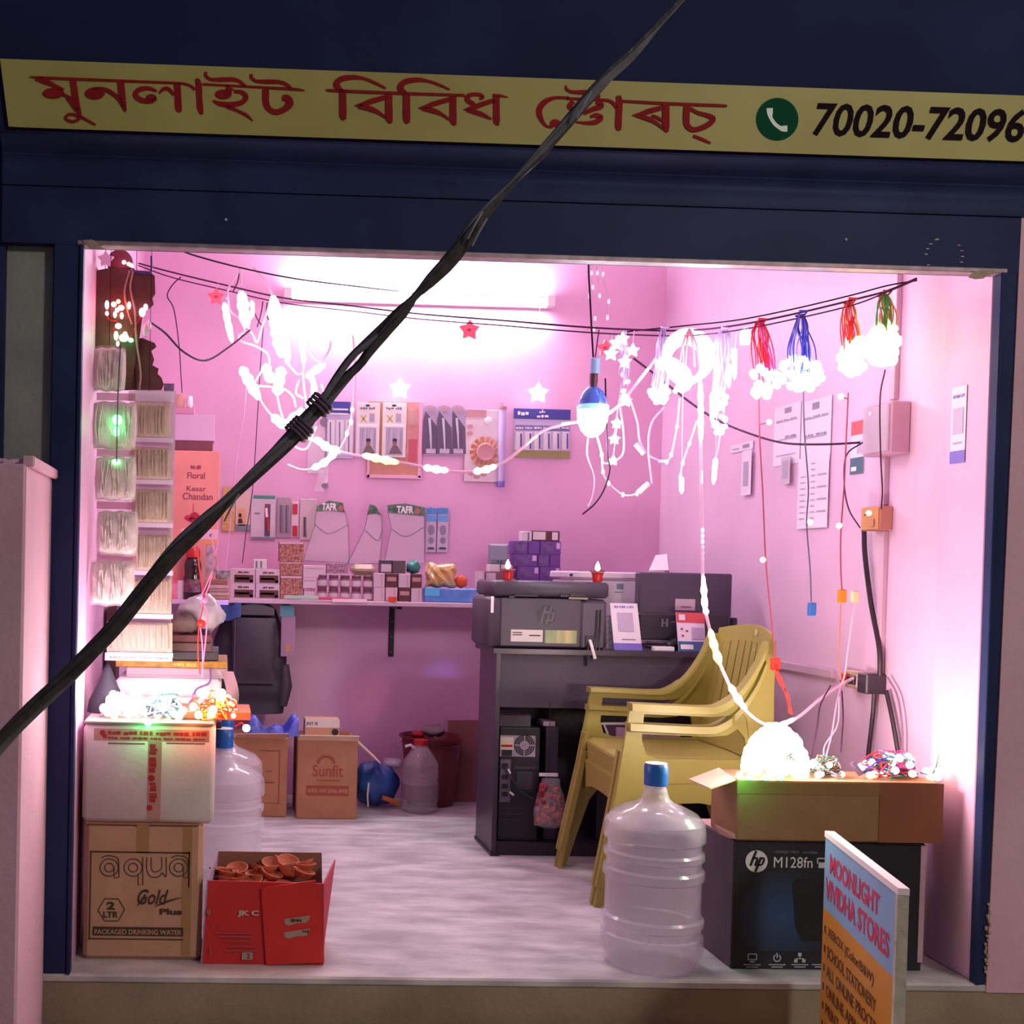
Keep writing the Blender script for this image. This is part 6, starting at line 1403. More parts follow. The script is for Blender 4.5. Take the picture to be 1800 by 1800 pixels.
part('strand', G().tube(PL([(x, y+(-9 if 1180 < x < 1590 else 4), YW(x)+.012) for x, y in mainp[8:]], n=6), .0022, 6), WIRD, hw_, smooth=True)
single('upper_wire', 'thin dark wire descending from the shutter edge towards the tube light', 'wire', G().tube(PL([(318, 440, .6), (345, 450, .7), (420, 470, .9), (520, 490, 1.2), (640, 505, 1.6), (700, 512, 2.2)]), .003, 6), WIRD, smooth=True)
def wire(name, label, pts, r, mat, Y=None, cat='wire', n=5, group=None): return single(name, label, cat, G().tube(PL(pts, Y, n), r, 6), mat, group, smooth=True)
wire('sagging_wire', 'dark twin wire sagging from the brown bundle to the LED rope on the left', [(262, 565, .6), (290, 585, .8), (322, 618, 1.0), (360, 634, 1.2), (400, 612, 1.4), (440, 580, 1.5)], .0035, WIRD)
wire('twisted_wire', 'brown twisted wire slanting down to the meter box from the star lights', [(1114, 630, .85), (1160, 665, .8), (1210, 705, .75), (1260, 738, .7), (1320, 763, .6), (1380, 779, .52), (1450, 781, .45), (1512, 778, .42)], .0035, WIR)
wire('pale_wire', 'pale wire hanging down the back wall left of the LED rope', [(434, 660, 1.6), (430, 720, 1.65), (420, 780, 1.7), (411, 850, 1.75), (404, 930, 1.8), (396, 1000, 1.80)], .0025, MT('rosy_wire', '#d79fc6', .4))
wire('dark_thin_wire', 'thin dark wire hanging down the back wall to the soap cartons', [(464, 560, 1.7), (458, 640, 1.8), (452, 740, 1.9), (444, 860, 2.0), (432, 940, 2.05), (426, 990, 2.09)], .0018, WIR)
wire('thin_loop_wire', 'thin mauve wire hanging beside the tan paper cup', [(318, 487, .9), (304, 500, .9), (294, 520, .95), (306, 545, 1.0), (315, 610, 1.2), (318, 660, 1.5), (320, 690, 1.84)], .002, WIR)
wire('twig_wire', 'dark bare wire end hanging under the colour changing bulb', [(1064, 665, .79), (1066, 740, .78), (1068, 800, .78), (1072, 825, .78), (1062, 860, .78), (1046, 885, .78), (1024, 904, .78)], .0026, WIRD)
wire('pink_wire_tail', 'pink wire tail hanging under the colour changing bulb', [(1034, 765, .8), (1032, 800, .8), (1044, 838, .8), (1042, 870, .8), (1034, 890, .8)], .0022, MT('rosy_wire', '#d79fc6', .4))

# ================================================================== LED ROPES
def glow_tube(pts, r, Y=None, bump=.22, n=6, seg=7):
    P = PL(pts, Y, n); N = len(P); rs = []; L = 0
    for i in range(N):
        if i: L += (P[i]-P[i-1]).length
        e = min(1, i/3+.35, (N-1-i)/3+.35); rs.append(r*e*(1+bump*math.sin(L*150)))
    return G().tube(P, rs, seg)
LW_ = EM('led_white', (1, .93, .97), 3); LWW = EM('led_warm_white', (1, .84, .55), 3.2); LAM = EM('led_amber', (1, .58, .13), 2.7); LVI = EM('led_violet', (.8, .38, 1), 2.4); LGW = EM('led_green_white', (.85, 1, .82), 5); LPK = EM('led_pink', (1, .55, .75), 4)
LRD = EM('led_red', (1, .16, .10), 5); LGR = EM('led_green', (.10, 1, .25), 5); LBL = EM('led_blue', (.12, .28, 1), 6); LCY = EM('led_cyan', (.45, 1, .95), 3.5); LYE = EM('led_yellow', (1, .80, .28), 2.2); LCR = EM('led_cream', (1, .88, .66), 2.6)
t = thing('led_rope', 'colour changing LED rope sagging across the back wall to the hanging bulb', 'light rope', W(770, 826, 1.2))
rp = [(488, 742, 1.52), (520, 760, 1.5), (570, 783, 1.45), (610, 797, 1.4), (660, 806, 1.35), (720, 816, 1.3), (770, 826, 1.25), (830, 829, 1.2), (880, 815, 1.12), (920, 786, 1.05), (955, 757, 1.0), (1005, 743, .93), (1050, 737, .86), (1085, 715, .83), (1118, 675, .8), (1142, 645, .75), (1165, 612, .68)]
part('rope', G().tube(PL(rp), .0055, 7), RPW, t, smooth=True)
for pts, m_, r in (([(553, 770, 1.46), (575, 786, 1.44), (598, 795, 1.41)], LWW, .015), ([(637, 800, 1.37), (668, 807, 1.34), (700, 813, 1.31)], LAM, .014), ([(744, 821, 1.28), (766, 825, 1.25), (788, 827, 1.23)], LVI, .013), ([(832, 829, 1.2), (852, 826, 1.17), (872, 819, 1.13)], LCR, .012), ([(925, 782, 1.04), (944, 766, 1.01)], LCR, .008), ([(988, 745, .95), (1010, 743, .92)], LPK, .011), ([(1122, 670, .79), (1140, 647, .75)], LCR, .010), ([(1065, 728, .85), (1090, 712, .83)], LW_, .008)):
    part('glowing_section', glow_tube(pts, r), m_, t, smooth=True)
rp2 = [(505, 817, 1.46), (530, 826, 1.46), (555, 822, 1.46), (580, 806, 1.45), (602, 782, 1.44), (616, 745, 1.43), (622, 700, 1.42), (624, 640, 1.42), (620, 590, 1.42)]
part('rope', G().tube(PL(rp2), .0045, 7), RPW, t, smooth=True)
part('glowing_section', glow_tube([(548, 824, 1.455), (572, 812, 1.45), (596, 788, 1.44)], .013), LCR, t, smooth=True)
for (x, y) in ((619, 720), (617, 742), (610, 762)): part('bead', G().ball(W(x, y, 1.42), (.007, .007, .012), 8, 6), LPK, t, smooth=True)
# tangle of ropes hung at the left
t = thing('led_rope_tangle', 'tangle of glowing LED ropes with flame shaped loops on the left of the tube light', 'light rope', W(470, 640, 1.5))
YT1 = 1.5
for pts, m_, r in (([(394, 532), (399, 560), (408, 602)], LCR, .013), ([(424, 512), (428, 545), (434, 575)], LW_, .022), ([(442, 528), (444, 545), (440, 562)], LPK, .009), ([(480, 520), (486, 575), (496, 628)], LWW, .026), ([(492, 560), (502, 600), (506, 640)], LWW, .014),
                   ([(424, 645), (436, 668), (456, 702)], LW_, .020), ([(466, 640), (472, 660), (484, 668)], LCR, .020), ([(496, 645), (490, 668), (487, 695)], LCR, .022), ([(528, 590), (532, 620), (534, 640)], LW_, .010), ([(538, 664), (556, 650), (572, 640)], LW_, .015), ([(546, 660), (552, 682), (545, 715), (540, 730)], LW_, .012),
                   ([(478, 730), (496, 745), (520, 742)], LW_, .018), ([(500, 752), (516, 735), (536, 722)], LW_, .018), ([(520, 726), (530, 716)], LVI, .014), ([(565, 676), (570, 690)], LW_, .009)):
    part('glowing_section', glow_tube([(x, y, YT1) for x, y in pts], r, bump=.15), m_, t, smooth=True)
for pts in ([(400, 520), (404, 545), (420, 560), (430, 580), (420, 590), (424, 600), (448, 608), (470, 622), (474, 640)], [(500, 632), (515, 650), (524, 658), (534, 655)], [(452, 695), (470, 722), (486, 738)], [(487, 695), (491, 715), (497, 735)], [(450, 678), (475, 680), (500, 684), (515, 697), (520, 715)], [(534, 640), (533, 665), (537, 700), (541, 728)], [(468, 638), (455, 660), (448, 672)], [(418, 480), (402, 505), (398, 525)], [(422, 470), (424, 500)], [(436, 575), (445, 590), (452, 602), (462, 570), (472, 540)], [(582, 600), (577, 618), (562, 635), (545, 622), (540, 600)], [(445, 470), (470, 500), (482, 530)], [(533, 700), (520, 690), (526, 668)], [(556, 750), (540, 788), (520, 786), (512, 775)]):
    part('rope', G().tube(PL([(x, y, YT1+rnd.uniform(-.02, .02)) for x, y in pts]), .0042, 6), RPW, t, smooth=True)
for pts in ([(462, 530), (460, 545), (456, 562), (452, 575)], [(470, 532), (468, 550), (474, 562), (480, 535)], [(446, 545), (452, 560), (462, 575)], [(410, 512), (418, 495), (420, 480)]): part('dark_wire', G().tube(PL([(x, y, YT1+.02) for x, y in pts]), .0025, 6), WIR, t, smooth=True)
c = W(520, 740, YT1-.12); lamp('rope_glow', 'POINT', c, 5.0, (1, .8, .95), .05)
c = W(480, 610, YT1-.10); lamp('rope_glow', 'POINT', c, 3.0, (1, .85, .8), .06)
# vertical rope from the ring coil to the socket
t = thing('vertical_led_rope', 'LED rope hanging straight down before the chair and curving up to the socket board', 'light rope', W(1235, 980, .5))
vp = [(1231, 660, .61), (1232, 780, .58), (1234, 900, .55), (1235, 1000, .50), (1239, 1065, .45), (1248, 1108, .40), (1260, 1152, .34), (1274, 1187, .31), (1292, 1222, .31), (1314, 1252, .33), (1342, 1272, .37), (1372, 1274, .41), (1404, 1260, .45), (1440, 1230, .49), (1478, 1204, .52), (1500, 1192, .53)]
part('rope', G().tube(PL(vp), .0050, 7), RPW, t, smooth=True)
for pts, m_, r in (([(1231, 668, .61), (1232, 720, .595), (1232, 780, .58)], LCR, .0085), ([(1234, 828, .565), (1234, 850, .56)], LCR, .007), ([(1236, 1010, .5), (1239, 1062, .452), (1242, 1080, .43)], LGW, .0085), ([(1248, 1106, .40), (1257, 1140, .36), (1267, 1172, .33)], LAM, .0105), ([(1282, 1203, .31), (1298, 1230, .315), (1311, 1247, .33)], LVI, .010), ([(1345, 1273, .37), (1372, 1274, .41), (1398, 1263, .445)], LCR, .0078)):
    part('glowing_section', glow_tube(pts, r), m_, t, smooth=True)
for k in range(6): part('bead', G().ball(W(1235, 932+k*10, .53), (.005, .005, .007), 8, 6), LW_, t, smooth=True)
lamp('rope_glow', 'POINT', W(1262, 1150, .30), .5, (1, .65, .2), .02); lamp('rope_glow', 'POINT', W(1298, 1232, .27), .5, (.8, .3, 1), .02)

# ================================================================== STARS
def star(px, py, r, Y, mat, label, name='star_light', n=5, rot=0.0, string=None, group=None, inner=.58):
    R = r/PM(Y, px, py); c = W(px, py, Y)
    pts = []
    for k in range(2*n):
        a = math.pi/2+rot+math.pi*k/n; q = R if k % 2 == 0 else R*inner; pts.append((math.cos(a)*q, math.sin(a)*q))
    t = thing(name, label, 'star light', c, group)
    part('star', G().plate(pts, lambda a, b: (c.x+a, c.y-.006, c.z+b), lambda a, b: (c.x+a, c.y+.006, c.z+b)), mat, t)
    if string: part('string', G().tube([c+Vector((0, 0, R*.9)), W(string[0], string[1], Y)], .0012, 5), RWW, t)
    return t
star(703, 683, 20, 2.28, LW_, 'white star light above the pink display frame', string=(705, 470))
star(946, 691, 19, 2.28, LW_, 'white star light above the wide pen card', string=(950, 470))
RSTAR = MT('red_star_plastic', '#e0586c', .35, emit=.35); PSTAR = MT('pink_star_plastic', '#e88a9c', .35, emit=.3)  # weak emission imitates light coming through the translucent star plastic
for k, (px, py, r, lb, Y, tp) in enumerate(((825, 580, 19, 'faintly glowing coral red star hanging in front of the tube light glare', 1.3, (826, 556)), (380, 522, 16, 'faintly glowing coral star hanging on the wire left of the LED tangle', 1.6, (384, 498)), (1064, 612, 15, 'faintly glowing coral star hanging beside the socket of the blue bulb', .95, (1066, 576)))):
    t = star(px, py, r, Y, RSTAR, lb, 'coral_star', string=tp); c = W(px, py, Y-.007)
    part('face_mark', G().ball(c, (.008, .003, .006), 8, 5), MT('star_mark', '#c23a4c', .4), t)
# ================================================================== COLOUR CHANGING BULB
Yd = .80; c0 = W(1042, 722, Yd); u = 1/PM(Yd, 1042, 722)
t = thing('disco_bulb', 'colour changing bulb with blue dome and glowing white half, hanging from its socket', 'bulb', c0)
part('white_half', G().lathe([(26*u, 0), (26.5*u, -6*u), (25*u, -20*u), (19*u, -35*u), (10*u, -44*u), (0, -47*u)], c0, 24), EM('bulb_white', (.95, 1, 1), 7, True), t, smooth=True)
part('collar', G().lathe([(26*u, .0005), (27.5*u, .002), (27*u, 9*u), (25*u, 10*u)], c0, 24), MT('bulb_teal_collar', '#8fd0d4', .3, emit=.6), t, smooth=True)
part('blue_dome', G().lathe([(24.5*u, 9*u), (23*u, 20*u), (18*u, 32*u), (10*u, 40*u), (6*u, 42*u)], c0, 24), MT('bulb_blue_dome', '#1a5fc0', .12, coat=1.0), t, smooth=True)
part('neck', G().lathe([(6*u, 42*u), (7*u, 50*u), (7*u, 64*u)], c0, 14), MT('bulb_neck', '#4a2436', .4), t, smooth=True)
part('socket', G().lathe([(8*u, 64*u), (8.5*u, 66*u), (8.5*u, 90*u), (6*u, 92*u), (0, 92*u)], c0+Vector((2*u, 0, 0)), 16), MT('socket_bluewhite', '#8fb2d8', .3), t, smooth=35)
part('wire', G().tube(PL([(1043, 632, Yd), (1040, 580, Yd+.02), (1037, 520, Yd+.02), (1035, 482, Yd), (1034, 420, Yd)]), .003, 6), WIRD, t, smooth=True)
part('wire', G().tube(PL([(1046, 632, Yd), (1050, 600, Yd), (1053, 580, Yd)]), .002, 6), WIR, t, smooth=True)
lamp('bulb_glow', 'POINT', c0+Vector((0, -.02, -.11)), 6.0, (.9, .95, 1), .04)
src = c0+Vector((0, -.0, -.105))
for (aim, col, e, ang) in ((W(778, 1192, DB), (.2, .25, 1), 26, 7), (W(700, 1305, DB), (.3, .2, 1), 22, 6), (W(640, 1235, DB), (1, .25, .2), 12, 9), (W(912, 1200, YD), (.30, .62, .18), 5, 13), (W(968, 1540, .9), (1, .2, .25), 10, 7), (W(895, 1575, .75), (.3, .3, 1), 10, 8), (W(1700, 1500, .1), (.25, .2, 1), 14, 7), (W(1060, 1440, .6), (.3, .6, 1), 12, 6), (W(1500, 1660, 0), (.2, .25, 1), 8, 7), (W(530, 1700, -.02), (.3, .25, 1), 8, 6), (W(60, 1650, -.2), (.3, .25, 1), 6, 5)):
    lamp('bulb_ray', 'SPOT', src, e, col, .01, aim, spot_size=math.radians(ang), spot_blend=1.0)

# ================================================================== LIGHT BUNDLES ON THE WIRE
def bundle(name, label, xc, y0, y1, y2, w0, w1, wmat, emats, nb, rb, tail=None, glow=None, nw=26, cx2=None):
    Y = YW(xc); t = thing(name, label, 'string lights', W(xc, y0, Y), None)
    cx2 = cx2 if cx2 is not None else xc
    for k in range(nw):
        a = rnd.uniform(-1, 1); b = a*.6+rnd.uniform(-.4, .4); dy = rnd.uniform(-.03, .03)
        pts = [(xc+a*w0*.25, y0, Y+dy*.3), (xc+a*w0*.72, y0+(y1-y0)*.3, Y+dy), ((xc+cx2)/2+b*w1*.95, y0+(y1-y0)*.75, Y+dy), (cx2+b*w1+rnd.uniform(-3, 3), y1+rnd.uniform(-4, (y2-y1)*.6), Y+dy)]
        part('wire', G().tube(PL(pts, n=4), .0019, 5), wmat[k % len(wmat)], t)
    bms = [mesh_of('bulb', G().ball((0, 0, 0), (rb, rb, rb*1.25), 9, 6), m_, True) for m_ in emats]
    for k in range(nb):
        a = rnd.uniform(-1, 1); v = rnd.random(); y = y1+(y2-y1)*v; x = cx2+a*w1*math.sqrt(max(.1, 1-(2*v-1)**2*.8))
        o = bpy.data.objects.new('bulb', bms[k % len(bms)]); COL.objects.link(o); o.parent = t; o.location = W(x, y, Y+rnd.uniform(-.03, .03))-Vector(t.location); o.rotation_euler = (rnd.uniform(0, 3), rnd.uniform(0, 3), 0)
    c = W(xc, y0, Y); part('tie', G().tube([c+Vector((-.012, -.012, .006)), c+Vector((.012, -.012, .006)), c+Vector((.012, .012, -.004)), c+Vector((-.012, .012, -.004))], .0035, 6), wmat[0], t)
    if glow: lamp('bundle_glow', 'POINT', W(cx2, (y1+y2)/2, Y-.09), glow[0], glow[1], .05)
    return t
RW = MT('red_wire', '#c4141e', .4); MAG = MT('magenta_wire', '#d0206e', .4); BW = MT('blue_wire', '#2430b4', .4); BW2 = MT('pale_blue_wire', '#8a90d0', .4); LIW = MT('lilac_wire', '#b59ad0', .4); GW = MT('green_wire', '#2fae3c', .4); YWR = MT('yellow_wire', '#d0a028', .4); BRW = MT('brown_wire2', '#8a4634', .4); CLW = MT('clear_wire', '#d9cbe8', .25, alpha=.8)
bundle('red_light_bundle', 'bundle of lights on magenta red wires, pink white bulbs below', 1336, 566, 640, 700, 22, 26, [RW, MAG, RW], [LPK, LW_], 34, .0105, glow=(.6, (1, .35, .7)), cx2=1346)
bundle('blue_light_bundle', 'bundle of lights on dark blue wires with blue white bulbs', 1408, 552, 630, 684, 18, 38, [BW, BW, BW2], [EM('led_ice', (.6, .9, 1), 2.2), LW_], 60, .0115, glow=(.6, (.6, .75, 1)), cx2=1408)
bundle('red_yellow_light_bundle', 'bundle of lights on red wires with warm white bulbs, next to the blue one', 1494, 530, 596, 656, 20, 22, [RW, RW, YWR], [LYE, LWW], 60, .012, glow=(.6, (1, .65, .3)), cx2=1500)
bundle('multicolour_light_bundle', 'bundle of lights on brown, green and yellow wires, nearest the meter box', 1555, 517, 566, 640, 18, 26, [BRW, YWR, GW], [LYE, LWW, EM('led_warm2', (1, .86, .45), 2.2)], 70, .0125, glow=(.12, (1, .6, .35)), cx2=1553)
bundle('lilac_light_bundle', 'bundle of lilac wires with white petal lights left of the ring coil', 1166, 580, 680, 706, 16, 18, [LIW, CLW], [LW_], 14, .0105, glow=(.8, (1, .9, 1)), cx2=1158)
bundle('icicle_wire_bundle', 'bundle of clear lilac wires with icicle lights right of the ring coil', 1272, 581, 680, 760, 26, 14, [LIW, CLW, CLW], [LW_], 26, .0085, glow=(.8, (1, .95, 1)), cx2=1264)
bundle('tassel_wire_bundle', 'twisted lilac wire tassel below the small star lights', 1098, 590, 655, 700, 10, 9, [LIW, CLW], [LW_], 5, .008, nw=16)
# star lights bundle
for k, (x, y, r, rot) in enumerate(((1086, 604, 15, .2), (1074, 622, 13, .5), (1112, 616, 12, .1), (1098, 636, 12, -.2), (1094, 596, 12, .7))):
    star(x, y, r, YW(x)-.01*k, LW_, ('largest', 'leftmost', 'rightmost', 'lowest', 'topmost')[k]+' of the cluster of small white star lights under the wire', 'small_star_light', string=(x+3, 581), group='small star lights under the wire', inner=.5)
for k, (x, y, r, rot) in enumerate(((1084, 744, 10, .3), (1080, 772, 10, .8), (1160, 700, 13, .2), (1078, 810, 9, .5), (1100, 705, 11, 0))):
    star(x, y, r, .82, LW_, ('small white star right of the blue bulb, upper', 'small white star right of the blue bulb, lower', 'white petal star below the lilac wires', 'tiny white star light at the bottom of the wire loops', 'white star light where the rope meets the blue bulb wires')[k], 'small_star_light', string=(x+8, y-70), inner=.55)
# ring coil
Yr = .62; cr_ = W(1208, 626, Yr); rr_ = 42/PM(Yr, 1208, 626)
t = thing('ring_coil', 'glowing white rope light coiled in a ring, tied by brown straps to the wire', 'light rope', cr_)
for k in range(4):
    R = rr_*(1-.05*k); g = G().tube([cr_+Vector((R*math.cos(a)*(1-.04*k), .008*k-.012, R*math.sin(a)-.006*k)) for a in [2*math.pi*i/36 for i in range(37)]], .0095, 8, caps=False); part('coil_turn', g, LW_, t, smooth=True)
for dx in (-12, -5, 6, 12): part('strap', G().tube(PL([(1212, 578, Yr-.02), (1212+dx, 606, Yr-.03), (1212+dx*1.5, 645, Yr-.02)]), .0035, 6), MT('strap_brown', '#8a4a5c', .5), t, smooth=True)
part('glowing_section', glow_tube([(1152, 640, Yr), (1180, 640, Yr-.01), (1206, 662, Yr), (1198, 690, Yr)], .020, bump=.1), LW_, t, smooth=True); part('glowing_section', glow_tube([(1186, 690, Yr), (1196, 672, Yr)], .022, bump=.1), LW_, t, smooth=True)
part('glowing_section', glow_tube([(1150, 704, Yr), (1168, 700, Yr), (1164, 690, Yr)], .011, bump=.1), LW_, t, smooth=True)
lamp('ring_glow', 'POINT', cr_+Vector((0, -.10, -.02)), 3.0, (1, .92, 1), .05)
# icicle sticks
for k, (x, y0, y1, tp) in enumerate(((1291, 612, 668, 584), (1281, 640, 682, 584), (1258, 805, 852, 590), (1198, 838, 868, 585), (1252, 690, 745, 640))):
    Y = YW(x); a, b = W(x, y0, Y), W(x-(4 if k == 2 else 0), y1, Y)
    t = thing('icicle_light', ('long white icicle light right of the ring coil', 'shorter white icicle light beside the long one', 'lowest slanted icicle light hanging by the price list', 'small icicle light hanging lowest below the ring coil', 'glowing icicle in the middle of the clear wires')[k], 'icicle light', b)
    part('tube', G().tube([a, a.lerp(b, .1), a.lerp(b, .8), b], [.004, .0085, .0075, .002], 8), LW_, t, smooth=True); part('wire', G().tube([a, W(x+4, tp, Y)], .0014, 5), RWW, t)
single('green_cap_light', 'white light with green tinted cap hanging left of the magenta red bundle', 'light', G().lathe([(0, -.024), (.014, -.022), (.016, 0), (.014, .018), (.006, .026), (0, .026)], W(1310, 592, YW(1310)), 14), EM('led_mint', (.75, 1, .85), 4), smooth=True)
# hanging twisted loops and connectors around the bulb
for k, (pts, lb) in enumerate((([(1050, 768, .79), (1058, 800, .79), (1060, 830, .79), (1070, 850, .79), (1095, 870, .79), (1120, 868, .79), (1138, 852, .79)], 'pink white wire loop curving from the bulb to a white connector'),
                               ([(1104, 690, .8), (1120, 740, .8), (1125, 775, .8), (1140, 800, .79), (1165, 812, .78)], 'pink wire with a pale connector hanging right of the bulb'),
                               ([(1168, 715, .75), (1145, 745, .76), (1140, 790, .77), (1146, 850, .77)], 'pink wire falling from the petal lights to the loop'),
                               ([(1090, 715, .81), (1096, 760, .81), (1094, 800, .81), (1068, 815, .81), (1058, 812, .81)], 'lilac wire loop under the small stars'),
                               ([(1195, 700, .7), (1190, 750, .7), (1180, 800, .7), (1172, 812, .7)], 'twisted clear wire below the ring coil, left'), ([(1225, 740, .66), (1212, 780, .66), (1200, 815, .66), (1196, 838, .66)], 'twisted clear wire below the ring coil, right'),
                               ([(1268, 745, .55), (1262, 790, .55), (1258, 805, .55)], 'clear wire tail below the icicle wires'))):
    o = wire('light_wire', lb, pts, .0032, RWW if k in (0, 4, 5, 6) else MT('rosy_wire', '#d79fc6', .4))
    if k in (0, 4, 5): 
        for i in range(1, len(pts)): part('bead', G().ball(W(*pts[i]), (.006, .006, .009), 8, 5), MT('pearl_bead', '#f3dfee', .2, emit=.5), o, smooth=True)
single('white_connector_plug', 'white connector at the end of the wire loop near the room corner', 'connector', G().tube([W(1140, 850, .79), W(1122, 866, .79)], .009, 8), WHT)
single('pale_connector', 'pale rectangular connector on the wire right of the bulb', 'connector', G().tube([W(1118, 780, .8), W(1133, 798, .79)], .010, 4), MT('pale_connector', '#d9a8cc', .4))
single('mauve_connector', 'small mauve connector on the right wall below the ring coil', 'connector', G().tube([W(1160, 812, .78), W(1174, 812, .74)], .008, 6), MT('mauve_connector', '#a98ab8', .4))
for k, pts in enumerate(([(1050, 480), (1054, 520), (1046, 560), (1044, 578)], [(1060, 482), (1070, 530), (1068, 558)], [(1040, 480), (1042, 505), (1036, 520)])):
    o = wire('frosted_string', ('frosted white string in front of the bulb wire, longest', 'frosted white string right of the bulb wire', 'short frosted string knotted at the bulb wire')[k], [(x, y, .85) for x, y in [(pts[0][0], 440)]+pts], .003, RWW)
    for x, y in pts: part('bead', G().ball(W(x, y, .85), (.005, .005, .010), 8, 5), MT('pearl_bead', '#f3dfee', .2, emit=.5), o, smooth=True)
# dangling leads with plugs and end bulbs
def lead(label, pts, wm, plug, pm, bulbs=(), Yp=None):
    Y = Yp if Yp is not None else YW(pts[0][0])
    t = thing('light_lead', label, 'wire', W(*pts[-1], Y), None)
    part('wire', G().tube(PL([(a, b, Y) for a, b in pts]), .0022, 6), wm, t, smooth=True)
    if plug:
        x, y, w_, h_ = plug; q = W(x, y, Y); uu = 1/PM(Y, x, y)
        part('plug', G().box(q.x-w_*uu/2, Y-.008, q.z-h_*uu/2, q.x+w_*uu/2, Y+.008, q.z+h_*uu/2, b=.003), pm, t)
    for (x, y, m_, wx) in bulbs:
        part('bulb', G().ball(W(x, y, Y), .0085, 10, 7), m_, t, smooth=True); part('bulb_stem', G().tube([W(x, y, Y), W(wx, y+4, Y)], .0018, 5), wm, t)
    return t
lead('thin red lead hanging from the magenta red bundle to a red plug at the trunking', [(1333, 640), (1335, 760), (1341, 870), (1346, 985), (1356, 1090), (1363, 1155)], MT('dusky_red_wire', '#a0384a', .5), (1363, 1167, 15, 22), MT('red_plug', '#d8301e', .4), ((1352, 742, LW_, 1336), (1341, 984, LPK, 1346)))
lead('dark blue lead hanging from the blue bundle to a blue plug', [(1412, 680), (1414, 760), (1421, 855), (1418, 920), (1424, 1000), (1426, 1058)], MT('slate_wire', '#56506c', .5), (1427, 1071, 13, 23), MT('blue_plug', '#2a5ea8', .4), ((1424, 918, LW_, 1419),))
lead('red lead hanging from the red yellow bundle to an amber plug', [(1491, 690), (1488, 760), (1484, 850), (1478, 940), (1478, 1000), (1480, 1036)], MT('dusky_red_wire', '#a0384a', .5), (1480, 1048, 13, 24), MT('amber_plug', '#c97a18', .4), ((1478, 697, LW_, 1489), (1475, 924, LPK, 1481)))
lead('brown twisted lead looping from the wire end of the meter box to the switch box', [(1516, 778), (1488, 800), (1484, 850), (1492, 895), (1512, 928)], WIR, None, None, ((1527, 902, LYE, 1519),), Yp=.44)
lead('twisted brown and white lead falling past the meter box', [(1556, 650), (1547, 700), (1548, 800), (1551, 860), (1549, 895)], WIR, None, None, Yp=.33)
lead('white lead from a cream plug hanging down to the socket board', [(1503, 1060), (1497, 1095), (1490, 1145), (1485, 1185), (1478, 1205)], RWW, (1503, 1049, 13, 20), MT('cream_plug', '#e3d3a2', .4), Yp=.48)
lead('two thin orange wires falling from the amber plug to the socket board', [(1478, 1062), (1476, 1110), (1475, 1160), (1478, 1195)], MT('orange_wire', '#e07a6a', .5), None, None, Yp=.5)
for k, pts in enumerate(([(1364, 1176), (1368, 1195), (1384, 1220), (1388, 1240), (1392, 1256)], [(1364, 1176), (1374, 1196), (1380, 1215), (1386, 1235), (1388, 1254)])):
    wire('red_wire', 'red wire twisting below the red plug, '+('left' if k else 'right')+' strand', [(a, b, .44) for a, b in pts], .0036, MT('red_cord', '#d83a30', .4))
for k, pts in enumerate(([(1460, 1205), (1442, 1240), (1436, 1280), (1425, 1330)], [(1478, 1205), (1470, 1240), (1462, 1290), (1452, 1330)], [(1480, 1215), (1482, 1260), (1480, 1295), (1478, 1322)], [(1475, 1225), (1472, 1275), (1450, 1310), (1448, 1335)])):
    wire('light_lead_wire', ('leftmost', 'second', 'rightmost', 'third')[k]+' of the thin wires falling from the socket board to the small tangle', [(a, b, .47-.08*i) for i, (a, b) in enumerate(pts)], .0022, (WIR, MT('rosy_wire', '#d79fc6', .4), WIR, RWW)[k])

# ================================================================== TANGLES ON THE BOXES
def tangle(name, label, x0, x1, y0, y1, Ya, Yb, zb, wm, em, nw, nb, rb, cat='string lights', glow=None):
    xm = (x0+x1)/2; Ym = (Ya+Yb)/2; c = W(xm, y1, Ym); c.z = zb
    t = thing(name, label, cat, c); hh = (y1-y0)/PM(Ym, xm); hw = (x1-x0)/2/PM(Ym, xm); hd = (Yb-Ya)/2
    def rp():
        while True:
            a, b, e = rnd.uniform(-1, 1), rnd.uniform(-1, 1), rnd.random()
            if a*a+b*b+e*e*.8 <= 1: return Vector((c.x+a*hw*.92, Ym+b*hd*.9, zb+.004+e*hh*.9))
    for k in range(nw):
        P = [rp() for _ in range(6)]; Q = [Vector(q) for q in cr([tuple(p) for p in P], 5)]
        for q in Q: q.z = max(q.z, zb+.003)
        part('wire', G().tube(Q, .0021, 5), wm[k % len(wm)], t)
    bms = [mesh_of('bulb', G().ball((0, 0, 0), rb, 9, 6), m_, True) for m_ in em]
    for k in range(nb):
        p = rp(); p.z = max(p.z, zb+rb)
        o = bpy.data.objects.new('bulb', bms[k % len(bms)]); COL.objects.link(o); o.parent = t; o.location = p-c
    if glow: lamp('tangle_glow', 'POINT', c+Vector((0, -.04, hh*1.1)), glow[0], glow[1], .05)
    return t, c, hw, hd, hh
DGW = MT('dark_green_wire', '#1f4a3c', .5); TWW = MT('teal_wire', '#2c5f66', .5)
t, c, hw, hd, hh = tangle('glowing_light_heap', 'glaring warm white heap of string lights on the left of the brown carton', 1305, 1420, 1288, 1368, .05, .20, zb2, [DGW, YWR], [LWW], 10, 0, .012, glow=(20.0, (1, .80, .72)))
g = G()
for k in range(240):
    a = rnd.uniform(0, 6.28); e = rnd.random()**.6; ph = math.acos(rnd.uniform(0, 1))
    g.ball((c.x+hw*.86*math.sin(ph)*math.cos(a), c.y+hd*.85*math.sin(ph)*math.sin(a), zb2+.012+hh*.92*math.cos(ph)), .0135, 7, 5)
